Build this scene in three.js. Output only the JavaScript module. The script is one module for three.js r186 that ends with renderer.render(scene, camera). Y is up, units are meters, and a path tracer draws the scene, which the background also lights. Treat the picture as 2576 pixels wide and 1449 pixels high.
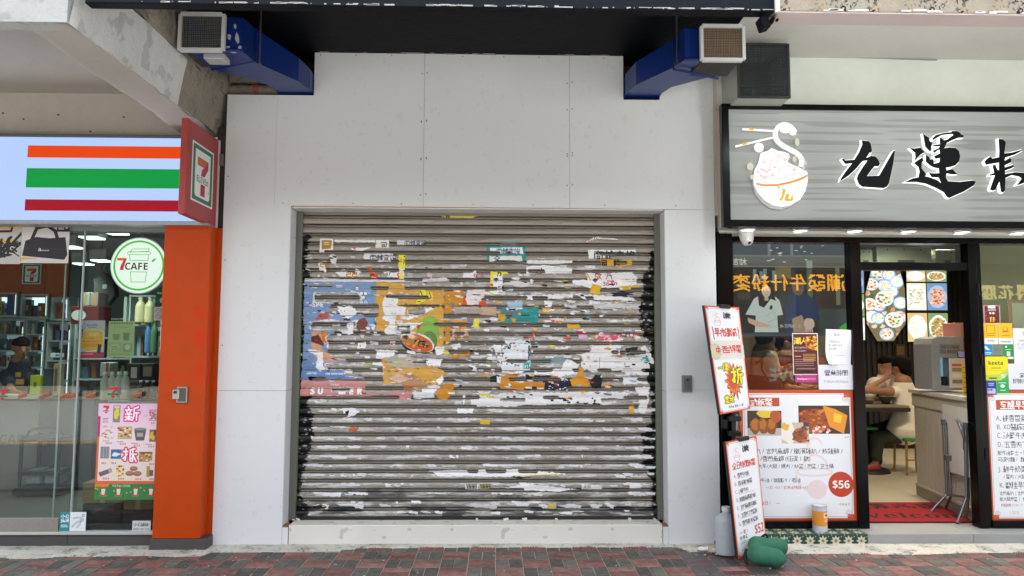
import * as THREE from 'three';
import { mergeGeometries, mergeVertices } from 'three/addons/utils/BufferGeometryUtils.js';
import { RoundedBoxGeometry } from 'three/addons/geometries/RoundedBoxGeometry.js';
import { MarchingCubes } from 'three/addons/objects/MarchingCubes.js';
import { RectAreaLightUniformsLib } from 'three/addons/lights/RectAreaLightUniformsLib.js';

// ---------------------------------------------------------------- camera, sky, sun, exposure
RectAreaLightUniformsLib.init();
const scene = new THREE.Scene();
const camera = new THREE.PerspectiveCamera(43.0, 16 / 9, 0.05, 400);
camera.position.set(0, 1.6, 6.04);
camera.rotation.order = 'YXZ';
const R = Math.PI / 180;
camera.rotation.set(4.549 * R, -1.193 * R, 0.2 * R);
camera.updateMatrixWorld(true); camera.updateProjectionMatrix();
const renderer = new THREE.WebGLRenderer({ antialias: true });
renderer.toneMapping = THREE.LinearToneMapping;
renderer.toneMappingExposure = 2.85;
renderer.shadowMap.enabled = true;
{ // hazy bright sky, brighter low down, faintly blue
  const W = 64, H = 32, d = new Float32Array(W * H * 4);
  for (let y = 0; y < H; y++) for (let x = 0; x < W; x++) {
    const s = Math.sin(((y + 0.5) / H - 0.5) * Math.PI), b = s > 0 ? 1.05 * (1 - 0.2 * s) : 0.5;
    d.set([b * 0.9, b * 0.97, b * 1.12, 1], (y * W + x) * 4);
  }
  const t = new THREE.DataTexture(d, W, H, THREE.RGBAFormat, THREE.FloatType);
  t.mapping = THREE.EquirectangularReflectionMapping; t.magFilter = THREE.LinearFilter; t.needsUpdate = true;
  scene.background = t; scene.environment = t;
}
const sun = new THREE.DirectionalLight(new THREE.Color(1, 0.97, 0.92), 5);
sun.position.set(-4, 22, -8); sun.target.position.set(0, 1, 6); // high and behind the shops: the fronts stand in shade, the road beyond is sunlit
sun.castShadow = true; sun.shadow.radius = 2;
Object.assign(sun.shadow.camera, { left: -10, right: 10, top: 10, bottom: -10, near: 1, far: 60 });
scene.add(sun, sun.target);

// ---------------------------------------------------------------- small helpers
let seed0 = 12345;
const rnd = () => { seed0 = (seed0 + 0x6d2b79f5) | 0; let t = Math.imul(seed0 ^ (seed0 >>> 15), 1 | seed0); t = (t + Math.imul(t ^ (t >>> 7), 61 | t)) ^ t; return ((t ^ (t >>> 14)) >>> 0) / 4294967296; };
const rr = (a, b) => a + (b - a) * rnd();
const V = (x, y, z) => new THREE.Vector3(x, y, z);
// a point of the place: where the sight line through a spot of the photograph (2576 wide) meets the plane z
function at(px, py, z) {
  const v = V(px / 1288 - 1, 1 - py / 724.5, 0.5).unproject(camera).sub(camera.position);
  return v.multiplyScalar((z - camera.position.z) / v.z).add(camera.position);
}
function area(x0, y0, x1, y1, z) { // upright rectangle on the plane z
  const a = at(x0, (y0 + y1) / 2, z), b = at(x1, (y0 + y1) / 2, z), c = at((x0 + x1) / 2, y0, z), d = at((x0 + x1) / 2, y1, z);
  return { x: (a.x + b.x) / 2, y: (c.y + d.y) / 2, w: b.x - a.x, h: c.y - d.y, z, x0: a.x, x1: b.x, y0: d.y, y1: c.y };
}
const used = new Map();
function numbered(n) { const k = used.get(n) || 0; used.set(n, k + 1); return k ? n + '_' + String(k).padStart(3, '0') : n; }
function tag(o, label, category, group, kind) { if (label) o.userData.label = label; if (category) o.userData.category = category; if (group) o.userData.group = group; if (kind) o.userData.kind = kind; return o; }
function thing(name, label, category, pos, group) {
  const o = new THREE.Group(); o.name = numbered(name); if (pos) o.position.set(...pos);
  scene.add(o); return tag(o, label, category, group);
}
function mesh(name, geos, material, parent) {
  let g = geos;
  if (Array.isArray(geos)) g = geos.length > 1 ? mergeGeometries(geos.map((q) => { const r = q.index ? q.toNonIndexed() : q.clone(); for (const k of Object.keys(r.attributes)) if (!['position', 'normal', 'uv'].includes(k)) r.deleteAttribute(k); return r; })) : geos[0];
  const m = new THREE.Mesh(g, material);
  m.name = parent ? name : numbered(name); m.castShadow = m.receiveShadow = true;
  (parent || scene).add(m); return m;
}
function single(name, label, category, geos, material, group, kind) { return tag(mesh(name, geos, material), label, category, group, kind); }
function struct(name, geos, material) { return tag(mesh(name, geos, material), null, null, null, 'structure'); }
const T = (g, x, y, z, rx = 0, ry = 0, rz = 0) => { if (rx) g.rotateX(rx); if (ry) g.rotateY(ry); if (rz) g.rotateZ(rz); return g.translate(x, y, z); };
const bx = (w, h, d, x = 0, y = 0, z = 0, rx, ry, rz) => T(new THREE.BoxGeometry(w, h, d), x, y, z, rx, ry, rz);
const rb = (w, h, d, r, x = 0, y = 0, z = 0, rx, ry, rz) => T(new RoundedBoxGeometry(w, h, d, 2, Math.min(r, w / 2.05, h / 2.05, d / 2.05)), x, y, z, rx, ry, rz);
const span = (x0, x1, y0, y1, z0, z1) => bx(x1 - x0, y1 - y0, z1 - z0, (x0 + x1) / 2, (y0 + y1) / 2, (z0 + z1) / 2);
const rspan = (x0, x1, y0, y1, z0, z1, r = 0.004) => rb(x1 - x0, y1 - y0, z1 - z0, r, (x0 + x1) / 2, (y0 + y1) / 2, (z0 + z1) / 2);
const cyl = (r0, r1, h, n, x = 0, y = 0, z = 0, rx, ry, rz) => T(new THREE.CylinderGeometry(r0, r1, h, n), x, y, z, rx, ry, rz);
const sph = (r, x, y, z, sx = 1, sy = 1, sz = 1, n = 16) => new THREE.SphereGeometry(r, n, Math.ceil(n * 0.7)).scale(sx, sy, sz).translate(x, y, z);
function bar(a, b, r, n = 8) { const d = b.clone().sub(a), g = new THREE.CylinderGeometry(r, r, d.length(), n); g.applyQuaternion(new THREE.Quaternion().setFromUnitVectors(V(0, 1, 0), d.clone().normalize())); return g.translate(...a.clone().add(b).multiplyScalar(0.5).toArray()); }
function tube(pts, r, n = 24, m = 8) { return new THREE.TubeGeometry(new THREE.CatmullRomCurve3(pts), n, r, m); }
function shapeOf(pts, holes) { holes = holes || []; const s = new THREE.Shape(pts.map((p) => new THREE.Vector2(p[0], p[1]))); for (const h of holes) s.holes.push(new THREE.Path(h.map((p) => new THREE.Vector2(p[0], p[1])))); return s; }
function plate(pts, d, z, holes, bevel = 0) { return new THREE.ExtrudeGeometry(shapeOf(pts, holes), { depth: d, bevelEnabled: bevel > 0, bevelSize: bevel, bevelThickness: bevel, bevelSegments: 1 }).translate(0, 0, z); }
// uv in metres from the way each face points
function metric(g0, k = 1) {
  const g = g0.index ? g0.toNonIndexed() : g0, p = g.attributes.position, uv = new Float32Array(p.count * 2), a = V(), b = V(), c = V();
  for (let i = 0; i < p.count; i += 3) {
    a.fromBufferAttribute(p, i); b.fromBufferAttribute(p, i + 1); c.fromBufferAttribute(p, i + 2);
    const n = b.clone().sub(a).cross(c.clone().sub(a)), ax = Math.abs(n.x), ay = Math.abs(n.y), az = Math.abs(n.z);
    [a, b, c].forEach((v, j) => { const o = (i + j) * 2; if (az >= ax && az >= ay) { uv[o] = v.x; uv[o + 1] = v.y; } else if (ay >= ax) { uv[o] = v.x; uv[o + 1] = v.z; } else { uv[o] = v.z; uv[o + 1] = v.y; } uv[o] *= k; uv[o + 1] *= k; });
  }
  g.setAttribute('uv', new THREE.BufferAttribute(uv, 2)); return g;
}
// ---------------------------------------------------------------- noise and textures
function hash2(x, y, s) { let h = Math.imul(x, 374761393) ^ Math.imul(y, 668265263) ^ Math.imul(s, 974711); h = Math.imul(h ^ (h >>> 13), 1274126177); return ((h ^ (h >>> 16)) >>> 0) / 4294967296; }
function vnoise(x, y, per, s) {
  const xi = Math.floor(x), yi = Math.floor(y), fx = x - xi, fy = y - yi, u = fx * fx * (3 - 2 * fx), v = fy * fy * (3 - 2 * fy), m = (a) => ((a % per) + per) % per;
  const a = hash2(m(xi), m(yi), s), b = hash2(m(xi + 1), m(yi), s), c = hash2(m(xi), m(yi + 1), s), d = hash2(m(xi + 1), m(yi + 1), s);
  return a + (b - a) * u + (c - a) * v + (a - b - c + d) * u * v;
}
function fbm(x, y, f, oct, s) { let v = 0, a = 0.5, n = 0; for (let i = 0; i < oct; i++) { v += a * vnoise(x * f, y * f, f, s + i); n += a; a *= 0.5; f *= 2; } return v / n; } // x,y in 0..1, tiles
const lerp = (a, b, t) => a + (b - a) * t, sstep = (a, b, t) => { t = Math.min(1, Math.max(0, (t - a) / (b - a))); return t * t * (3 - 2 * t); };
function field(n, fn, { srgb = false, metres = 1, ratio = 1 } = {}) { // data texture of n x n pixels covering `metres`
  const d = new Uint8Array(n * n * 4);
  for (let y = 0; y < n; y++) for (let x = 0; x < n; x++) { const c = fn(x / n, y / n), o = (y * n + x) * 4; const q = Array.isArray(c) ? c : [c, c, c]; for (let k = 0; k < 3; k++) d[o + k] = Math.max(0, Math.min(1, q[k])) * 255; d[o + 3] = 255; }
  const t = new THREE.DataTexture(d, n, n); t.wrapS = t.wrapT = THREE.RepeatWrapping; t.magFilter = THREE.LinearFilter; t.colorSpace = srgb ? THREE.SRGBColorSpace : THREE.NoColorSpace; t.repeat.set(1 / metres, ratio / metres); t.needsUpdate = true; return t;
}
function canvas(w, h) { const c = document.createElement('canvas'); c.width = w; c.height = h; return [c, c.getContext('2d')]; }
function ctex(c) { const t = new THREE.CanvasTexture(c); t.colorSpace = THREE.SRGBColorSpace; t.anisotropy = 8; return t; }
const std = (color, roughness = 0.7, more = {}) => new THREE.MeshStandardMaterial({ color, roughness, ...more });
const phys = (color, roughness, more = {}) => new THREE.MeshPhysicalMaterial({ color, roughness, ...more });
const grain = field(256, (x, y) => 0.86 + 0.14 * fbm(x, y, 32, 3, 5), { metres: 0.6 });
const blot = field(512, (x, y) => { const a = fbm(x, y, 5, 5, 9), b = fbm(x, y, 60, 2, 20); return 0.80 + 0.17 * a + 0.05 * b; }, { metres: 2.3 });
const bumpFine = field(256, (x, y) => fbm(x, y, 40, 3, 31), { metres: 0.5 });
const bumpRough = field(512, (x, y) => 0.7 * fbm(x, y, 10, 5, 41) + 0.3 * fbm(x, y, 70, 2, 47), { metres: 1.1 });
// ---------------------------------------------------------------- lettering: Chinese characters as strokes on a 10 x 10 grid
const GL = {
  口: '1181891911', 日: '2080892920 2484', 月: '202609 208089 2383 2686', 木: '0393 5059 5309 5399', 火: '505409 5499 1235 8264', 人: '504409 4499', 大: '0393 505409 5499',
  土: '1484 5059 0999', 士: '0393 5059 1989', 十: '0494 5059', 牛: '3014 2282 0595 5059', 亻: '7005 5359', 米: '0494 5059 5409 5499 1132 8162', 分: '4015 6095 2575757868 4529',
  氵: '2041 1435 0936', 𠦝: '0191 5059 1383871713 1585 0898', 癶: '114106 6196 1434 8161', 弓: '1181841417878969', 殳: '303305 3070 7093 2585 8509 2599',
  來: '0292 5059 2315 2345 7355 7395 5509 5599', 夂: '4004 3272 7209 2599', 亲: '4052 0292 2334 7364 0595 0797 5559 4809 6899', 斤: '8021 2126 2609 2494 6469', 扌: '0292 505838 0784',
  氐: '7021 2128 2856 2494 5059 5499 3949', 小: '505939 2306 7396', 心: '1417 323888 8886 5052 7294', 也: '05858878 4048 22289896', 骨: '2080832320 0494 2529 258589 2787',
  弟: '2132 7162 1383851515178787 5059 5709', 糸: '501353 531585 5559 2708 7798', 及: '1171 3009 2474 7409 3499', 商: '4051 0191 2132 7162 09039399 3344 6353 3666693936',
  舍: '5004 5094 2373 5356 0595 2777792927', 甫: '0292 1319 13838979 5059 1585 1787 7081', 旦: '2070762620 2373 0999', 言: '4051 0292 2474 2676 2878792928', 旬: '3005 21918979 2464682824 2666',
  司: '01818979 0464 1656591916', 市: '4051 0292 1419 14848979 5259', 白: '4030 2080892920 2484', 方: '4051 0393 35757949 4409', 攵: '3004 2292 7209 2599', 咸: '1109 1191 509799 8506 7081 2545 2747492927',
  中: '1383871713 5059', 西: '0191 1393991913 414517 616686', 式: '0393 609799 7182 1656 3639 0959', 歺: '0151 3004 1444 4409 6191 9149 6299', 食: '5004 5094 2474772724 2575 2729 5999', 一: '0595',
  彳: '6013 6406 4549', 聿: '2070 7074 0292 2474 1686 0898 5059', 尚: '5053 2132 7162 0494 0406 9496 2676792926', 反: '1191 1109 2474 7409 3499', 冖: '0309 0393 9396', 呂: '2070742420 1686891916',
  業: '3033 6063 1223 8272 0494 1585 0696 5459 5609 5699', 寸: '0393 606949 2547', 間: '0009 004044 0444 0242 9099 905054 5494 5292 3565693935 3767', 歹: '0191 4004 2373 7309 2546', 刂: '2026 808979',
  魚: '3014 306043 1484871714 1585 4447 0819 3849 5869 7899', 卯: '301117 404509 6069 60909787', 女: '4015 1578 7309 0494', 束: '0292 2474772724 5059 5709 5799', 奚: '6010 2132 5142 7161 3344 0696 5609 5699 5446',
  隹: '3005 2329 5052 2383 2585 2787 2999 5359', 八: '3109 6199', 乍: '3005 2292 4249 4585 4787', 卑: '5031 2181852521 2383 3507 0696 6669', 禾: '7021 0393 5159 5309 5399', 前: '3041 7061 0292 1419 145458 1656 7477 949989',
  灬: '0513 3538 5568 8596', 壬: '7021 5059 0595 1989', 辶: '3051 0454 5408 0889 9989', 巽: '10404212 60909262 1484 3437 6467 0797 3809 6899', 示: '2171 0494 505949 2618 7698', 欠: '3004 3282 8264 5309 5499',
  艮: '2070742420 2272 2029 2949 5499', 重: '7020 0292 1474771714 5059 1888 0999', 肉: '1219 12828979 503446 5035 4467', 少: '5056 3316 7396 8509', 疋: '0181 8173 5259 5585 2509', 虫: '1474771714 4149 0989 7999',
  艹: '0494 3137 6167', 之: '4051 1282 8209 0999', 勿: '3005 21918979 4209 6239', 力: '02828858 4109', 里: '2070752520 2373 5059 1787 0999', 厂: '1191 1109', 由: '1383891913 1686 5059', 全: '5004 5094 2575 2777 0999 5559',
  貝: '2070772720 2272 2575 3809 6899', 至: '0191 4014 1474 5459 2676 0999', 酉: '0191 1393991913 4144 6164 1696', 生: '3014 2282 5059 2585 0999', 豪: '4051 0191 2333 3262643432 05059595 2657 5609 5749',
  雨: '0191 1319 13939989 5159 3434', ヨ: '1282 8289 1585 1989', 采: '7021 1223 4143 7162 0595 5459 5509 5599', 爿: '2026 6069 0363 0666', 穴: '4051 0393 0305 3306 6396', 父: '3013 6083 6409 3499', 夕: '3005 2373 7309 2547',
  五: '0191 4139 1474 7479 0999', 丁: '0191 515939', 己: '118184141899', 面: '0191 4133 1393991913 3339 6369 3565 3767', 羊: '2132 7162 0494 0292 0696 5259', 乃: '1171 7164847858 3009', 區: '0191 0109 0999 3262643432 2646492926 6686896966',
  阝: '2029 206034 346428', 匕: '2028 28989896 7244', 习: '11818189 1333 1575', 㐱: '5004 5094 6336 7638 7909', 牙: '1181 3034 5059 0595 5509', 卩: '2029 20808565', 戶: '5041 1181 8184 1484 1109', 光: '5054 2133 8163 0595 3508 6568 6898 9896',
  臣: '1119 1191 3141 1999 3464 3666', 吉: '5054 0292 2474 2676792926', 早: '2070742420 2272 0696 5459', 可: '0191 1454571714 818969', 幺: '4013 1353 5315 1585',
};
const GC = { // compositions: h = side by side, v = one over the other, o = together
  什: ['h', 0.36, '亻', '十'], 粉: ['h', 0.45, '米', '分'], 朝: ['h', 0.55, '𠦝', '月'], 潮: ['h', 0.25, '氵', '朝'], 弓殳: ['h', 0.45, '弓', '殳'], 發: ['v', 0.36, '癶', '弓殳'], 麥: ['v', 0.56, '來', '夂'], 新: ['h', 0.52, '亲', '斤'], 抵: ['h', 0.36, '扌', '氐'],
  地: ['h', 0.4, '土', '也'], 滑: ['h', 0.3, '氵', '骨'], 梯: ['h', 0.42, '木', '弟'], 級: ['h', 0.42, '糸', '及'], 舖: ['h', 0.46, '舍', '甫'], 查: ['v', 0.48, '木', '旦'], 詢: ['h', 0.42, '言', '旬'], 白方: ['v', 0.5, '白', '方'], 敫: ['h', 0.5, '白方', '攵'],
  激: ['h', 0.25, '氵', '敫'], 減: ['h', 0.28, '氵', '咸'], 餐: ['v', 0.5, '歺', '食'], 律: ['h', 0.34, '彳', '聿'], 折: ['h', 0.42, '扌', '斤'], 堂: ['v', 0.55, '尚', '土'], 飯: ['h', 0.48, '食', '反'], 火火: ['h', 0.5, '火', '火'], 冖呂: ['v', 0.3, '冖', '呂'],
  營: ['v', 0.36, '火火', '冖呂'], 寺: ['v', 0.42, '土', '寸'], 時: ['h', 0.42, '日', '寺'], 列: ['h', 0.6, '歹', '刂'], 柳: ['h', 0.38, '木', '卯'], 束攵: ['h', 0.5, '束', '攵'], 嫩: ['h', 0.3, '女', '束攵'], 雞: ['h', 0.5, '奚', '隹'], 扒: ['h', 0.38, '扌', '八'],
  炸: ['h', 0.42, '火', '乍'], 髀: ['h', 0.48, '骨', '卑'], 香: ['v', 0.52, '禾', '日'], 煎: ['v', 0.72, '前', '灬'], 任: ['h', 0.36, '亻', '壬'], 選: ['h', 0.36, '辶', '巽'], 士示: ['v', 0.4, '士', '示'], 款: ['h', 0.5, '士示', '欠'], 退: ['h', 0.35, '辶', '艮'],
  腿: ['h', 0.36, '月', '退'], 熏: ['v', 0.72, '重', '灬'], 燻: ['h', 0.36, '火', '熏'], 炒: ['h', 0.42, '火', '少'], 蛋: ['v', 0.42, '疋', '虫'], 芝: ['v', 0.32, '艹', '之'], 昜: ['v', 0.46, '旦', '勿'], 腸: ['h', 0.4, '月', '昜'], 力口: ['h', 0.52, '力', '口'],
  咖: ['h', 0.3, '口', '力口'], 厘: ['o', 0, '厂', '里'], 喱: ['h', 0.32, '口', '厘'], 汁: ['h', 0.34, '氵', '十'], 怱: ['v', 0.58, '勿', '心'], 蔥: ['v', 0.3, '艹', '怱'], 油: ['h', 0.32, '氵', '由'], 特: ['h', 0.42, '牛', '寺'], 賈: ['v', 0.34, '西', '貝'], 價: ['h', 0.3, '亻', '賈'],
  星: ['v', 0.42, '日', '生'], 醒: ['h', 0.48, '酉', '星'], 蠔: ['h', 0.4, '虫', '豪'], 雪: ['v', 0.55, '雨', 'ヨ'], 菜: ['v', 0.3, '艹', '采'], 爿寸: ['h', 0.5, '爿', '寸'], 醬: ['v', 0.46, '爿寸', '酉'], 穴乍: ['v', 0.36, '穴', '乍'], 榨: ['h', 0.36, '木', '穴乍'],
  沙: ['h', 0.32, '氵', '少'], 多: ['v', 0.5, '夕', '夕'], 爹: ['v', 0.34, '父', '多'], 配: ['h', 0.52, '酉', '己'], 幼: ['h', 0.46, '幺', '力'], 麵: ['h', 0.52, '麥', '面'], 鮮: ['h', 0.52, '魚', '羊'], 奶: ['h', 0.44, '女', '乃'], 歐: ['h', 0.56, '區', '欠'],
  土土: ['v', 0.5, '土', '土'], 陸: ['h', 0.34, '阝', '土土'], 化: ['h', 0.42, '亻', '匕'], 花: ['v', 0.32, '艹', '化'], 习习: ['h', 0.5, '习', '习'], 翏: ['v', 0.46, '习习', '㐱'], 膠: ['h', 0.38, '月', '翏'], 穿: ['v', 0.4, '穴', '牙'], 即: ['h', 0.54, '艮', '卩'],
  戶口: ['v', 0.52, '戶', '口'], 啟: ['h', 0.5, '戶口', '攵'], 艹隹: ['v', 0.32, '艹', '隹'], 歡: ['h', 0.55, '艹隹', '欠'], 迎: ['h', 0.36, '辶', '卯'], 品: ['v', 0.5, '口', '口口'], 口口: ['h', 0.5, '口', '口'], 臨: ['h', 0.45, '臣', '品'], 味: ['h', 0.34, '口', '木'], 香油: ['h', 0.5, '香', '由'], 鼎: ['v', 0.45, '目', '爿寸'], 目: ['v', 0.4, '口', '日'],
};
function glyph(ch, x, y, w, h, out) { // collects strokes as lists of points
  const c = GC[ch];
  if (c) {
    const [k, r, a, b] = c;
    if (k === 'h') { glyph(a, x, y, w * r * 0.94, h, out); glyph(b, x + w * r, y, w * (1 - r), h, out); } else if (k === 'v') { glyph(a, x, y, w, h * r * 0.94, out); glyph(b, x, y + h * r, w, h * (1 - r), out); } else { glyph(a, x, y, w, h, out); glyph(b, x + w * 0.15, y + h * 0.15, w * 0.85, h * 0.85, out); }
    return out;
  }
  for (const s of (GL[ch] || '').split(' ')) if (s) { const p = []; for (let i = 0; i + 1 < s.length; i += 2) p.push([x + (+s[i] + 0.5) / 10 * w, y + (+s[i + 1] + 0.5) / 10 * h]); out.push(p); }
  return out;
}
const isZh = (ch) => ch.charCodeAt(0) > 0x2e00;
function zh(g, str, x, y, size, color, { w = 0.1, gap = 0.06, font = 'sans-serif', bold = false, outline, ow = 0, sx = 1, vertical = false } = {}) { // text with its top left at x, y; returns the width
  const x0 = x;
  for (const ch of str) {
    if (isZh(ch) && (GL[ch] || GC[ch])) {
      const st = glyph(ch, x, y, size * sx, size, []);
      for (const pass of outline ? [0, 1] : [1]) {
        g.strokeStyle = pass ? color : outline; g.lineWidth = size * w + (pass ? 0 : ow * 2); g.lineJoin = 'round'; g.lineCap = pass ? 'square' : 'round';
        g.beginPath(); for (const p of st) p.forEach((q, i) => (i ? g.lineTo(...q) : g.moveTo(...q))); g.stroke();
      }
      if (vertical) y += size * (1 + gap); else x += size * sx * (1 + gap);
    } else {
      g.font = (bold ? 'bold ' : '') + size * 1.0 + 'px ' + font; g.textBaseline = 'alphabetic'; g.textAlign = 'left';
      if (outline) { g.strokeStyle = outline; g.lineWidth = ow * 2; g.lineJoin = 'round'; g.strokeText(ch, x, y + size * 0.86); }
      g.fillStyle = color; g.fillText(ch, x, y + size * 0.86); x += g.measureText(ch).width * sx + size * 0.02;
    }
  }
  return x - x0;
}
function txt(g, s, x, y, size, color, { bold = true, font = 'sans-serif', align = 'left', fit } = {}) { g.font = (bold ? 'bold ' : '') + size + 'px ' + font; g.textAlign = align; g.textBaseline = 'middle'; g.fillStyle = color; g.fillText(s, x, y, fit); }
const RGB = (r, g, b, a = 1) => `rgba(${r | 0},${g | 0},${b | 0},${a})`;
function blob(g, x, y, rx, ry, color, amp = 0.25, n = 14) { g.fillStyle = color; g.beginPath(); const ph = rr(0, 6); for (let i = 0; i <= n; i++) { const a = i / n * 6.2832 + ph, k = 1 + (i % n ? rr(-amp, amp) : 0); g.lineTo(x + Math.cos(a) * rx * k, y + Math.sin(a) * ry * k); } g.closePath(); g.fill(); }
function rect(g, x, y, w, h, color) { g.fillStyle = color; g.fillRect(x, y, w, h); }
function disc(g, x, y, r, color, ry) { g.fillStyle = color; g.beginPath(); g.ellipse(x, y, r, ry ?? r, 0, 0, 6.2832); g.fill(); }
function polyg(g, color, pts) { g.fillStyle = color; g.beginPath(); pts.forEach((p, i) => (i ? g.lineTo(...p) : g.moveTo(...p))); g.closePath(); g.fill(); }
function line(g, color, w, ...pts) { g.strokeStyle = color; g.lineWidth = w; g.lineCap = 'round'; g.lineJoin = 'round'; g.beginPath(); pts.forEach((p, i) => (i ? g.lineTo(...p) : g.moveTo(...p))); g.stroke(); }
// a printed board, sheet or sticker: a thin box whose front carries the print
function printGeo(w, h, d) { // box with the print on +z only (group 0 front, group 1 the rest)
  const g = new THREE.BoxGeometry(w, h, d); const order = [4]; g.clearGroups(); g.addGroup(24, 6, 0); g.addGroup(0, 24, 1); g.addGroup(30, 6, 1); return g;
}
function printed(name, parent, c, w, h, d, edge, { rough = 0.6, emit = 0, more = {} } = {}) {
  const t = ctex(c), m = emit ? new THREE.MeshStandardMaterial({ color: 0x111111, map: null, emissive: 0xffffff, emissiveMap: t, emissiveIntensity: emit, roughness: rough, ...more }) : std(0xffffff, rough, { map: t, ...more });
  const o = new THREE.Mesh(printGeo(w, h, d), [m, edge]); o.name = parent ? name : numbered(name); o.castShadow = o.receiveShadow = true; (parent || scene).add(o); return o;
}
// ---------------------------------------------------------------- ground: road, kerb, pavement, pavers
const asphalt = std(0xc6c4be, 0.9, { map: blot, bumpMap: bumpFine, bumpScale: 0.004 });
struct('road', metric(new THREE.PlaneGeometry(160, 120).rotateX(-Math.PI / 2).translate(0, -0.13, 20)), asphalt);
struct('kerb', metric(rspan(-20, 20, -0.14, 0.0, 2.3, 2.45, 0.012)), std(0x8b8983, 0.85, { map: blot, bumpMap: bumpFine, bumpScale: 0.002 }));
{ // painted road marks: two yellow edge lines and white strokes, seen mirrored in the shop glass
  const yl = std(0xd8a020, 0.7, { map: grain }), wl = std(0xd8d6d0, 0.7, { map: grain });
  for (const z of [7.1, 7.45]) tag(mesh('yellow_line', metric(bx(40, 0.004, 0.1, 0, -0.126, z)), yl), null, null, null, 'structure');
  tag(mesh('lane_line', metric(bx(40, 0.004, 0.1, 0, -0.126, 6.6)), wl), null, null, null, 'structure');
  const strokes = [];
  for (const [x, z, w, d, r] of [[-7.4, 3.0, 1.5, 0.09, 0.1], [-6.9, 3.35, 1.2, 0.09, -0.12], [-7.6, 3.7, 0.1, 0.8, 0.3], [-6.2, 3.1, 0.9, 0.08, 0.3], [-5.6, 3.4, 1.1, 0.09, 0.05], [-5.9, 3.8, 0.09, 0.7, 0.2], [-4.9, 3.2, 1.0, 0.08, -0.2], [-5.0, 4.1, 1.3, 0.1, 0], [-6.9, 4.3, 1.6, 0.1, 0.06], [-8.2, 4.6, 1.2, 0.1, -0.05], [-4.2, 3.7, 0.8, 0.09, 0.1]]) strokes.push(metric(bx(w, 0.004, d, x, -0.126, z, 0, r)));
  tag(mesh('road_marking', strokes, wl), null, null, null, 'structure');
}
const sandy = std(0xc2b7a2, 0.95, { map: blot, bumpMap: bumpFine, bumpScale: 0.003 });
{
  const pav = struct('pavement', metric(bx(40, 0.13, 2.9, 0, -0.072, 0.87)), sandy);
  const dirt = field(512, (x, y) => { const a = fbm(x, y, 7, 5, 251), b = fbm(x, y, 34, 3, 257), c = sstep(0.6, 0.68, fbm(x, y, 18, 4, 263)); const v = 0.45 + 0.55 * a - 0.2 * sstep(0.5, 0.7, b); return [v + c * 0.14, v * 0.985 + c * 0.15, v * 0.95 + c * 0.15]; }, { metres: 1.1 });
  const reds = [0x9c6f68, 0xa0716a, 0x916560, 0x936d65, 0xa2796f].map((c) => std(c, 0.8, { map: dirt, bumpMap: bumpFine, bumpScale: 0.0025 }));
  const greys = [0x6a6861, 0x727069, 0x605f5a, 0x7a776f].map((c) => std(c, 0.8, { map: dirt, bumpMap: bumpFine, bumpScale: 0.0025 }));
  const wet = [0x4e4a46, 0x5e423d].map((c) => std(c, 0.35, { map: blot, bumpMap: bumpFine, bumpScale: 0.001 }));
  const M = 0.2025, vary = (g) => Array.from({ length: 9 }, () => { const q = metric(g.clone()), u = q.attributes.uv, a = rr(0, 3), b = rr(0, 3); for (let i = 0; i < u.count; i++) u.setXY(i, u.getX(i) + a, u.getY(i) + b); return q; }), flats = vary(rb(0.196, 0.05, 0.0955, 0.004)), longs = vary(rb(0.0955, 0.05, 0.196, 0.004)), flat = flats[0], long = longs[0], pick = (l) => l[Math.floor(rnd() * 9)];
  const ribs = []; for (let k = 0; k < 9; k++) ribs.push(bx(0.009, 0.006, 0.08, -0.084 + k * 0.021, 0.026, 0)); const ribbed = metric(mesh('x', [flat, ...ribs], reds[0]).geometry); scene.remove(scene.children[scene.children.length - 1]);
  const far = [];
  for (let i = -19; i <= 20; i++) for (let j = 0; j < 11; j++) {
    const x = 0.101 + i * M, z = 0.075 + j * M, red = (i + j + 100) % 2 === 1;
    if (j === 0 && (x < -1.2 || x > 2.0)) continue; // mortar strip lies here
    for (const s of [-1, 1]) {
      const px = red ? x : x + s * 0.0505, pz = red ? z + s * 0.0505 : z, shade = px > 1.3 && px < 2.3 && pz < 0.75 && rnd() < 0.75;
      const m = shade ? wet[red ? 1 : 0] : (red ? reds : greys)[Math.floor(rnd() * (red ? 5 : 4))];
      const y = -0.0265 + rr(-0.0016, 0.0016);
      if (j < 4) {
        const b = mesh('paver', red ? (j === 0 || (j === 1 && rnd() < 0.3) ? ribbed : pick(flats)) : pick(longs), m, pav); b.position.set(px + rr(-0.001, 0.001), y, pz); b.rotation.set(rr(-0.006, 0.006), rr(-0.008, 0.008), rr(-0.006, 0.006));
      } else far.push([red ? flat : long, px, y, pz]);
    }
  }
  tag(mesh('far_paver', far.map(([g, x, y, z]) => g.clone().translate(x, y, z)), reds[3], pav), null, null, null, 'stuff');
}
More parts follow.
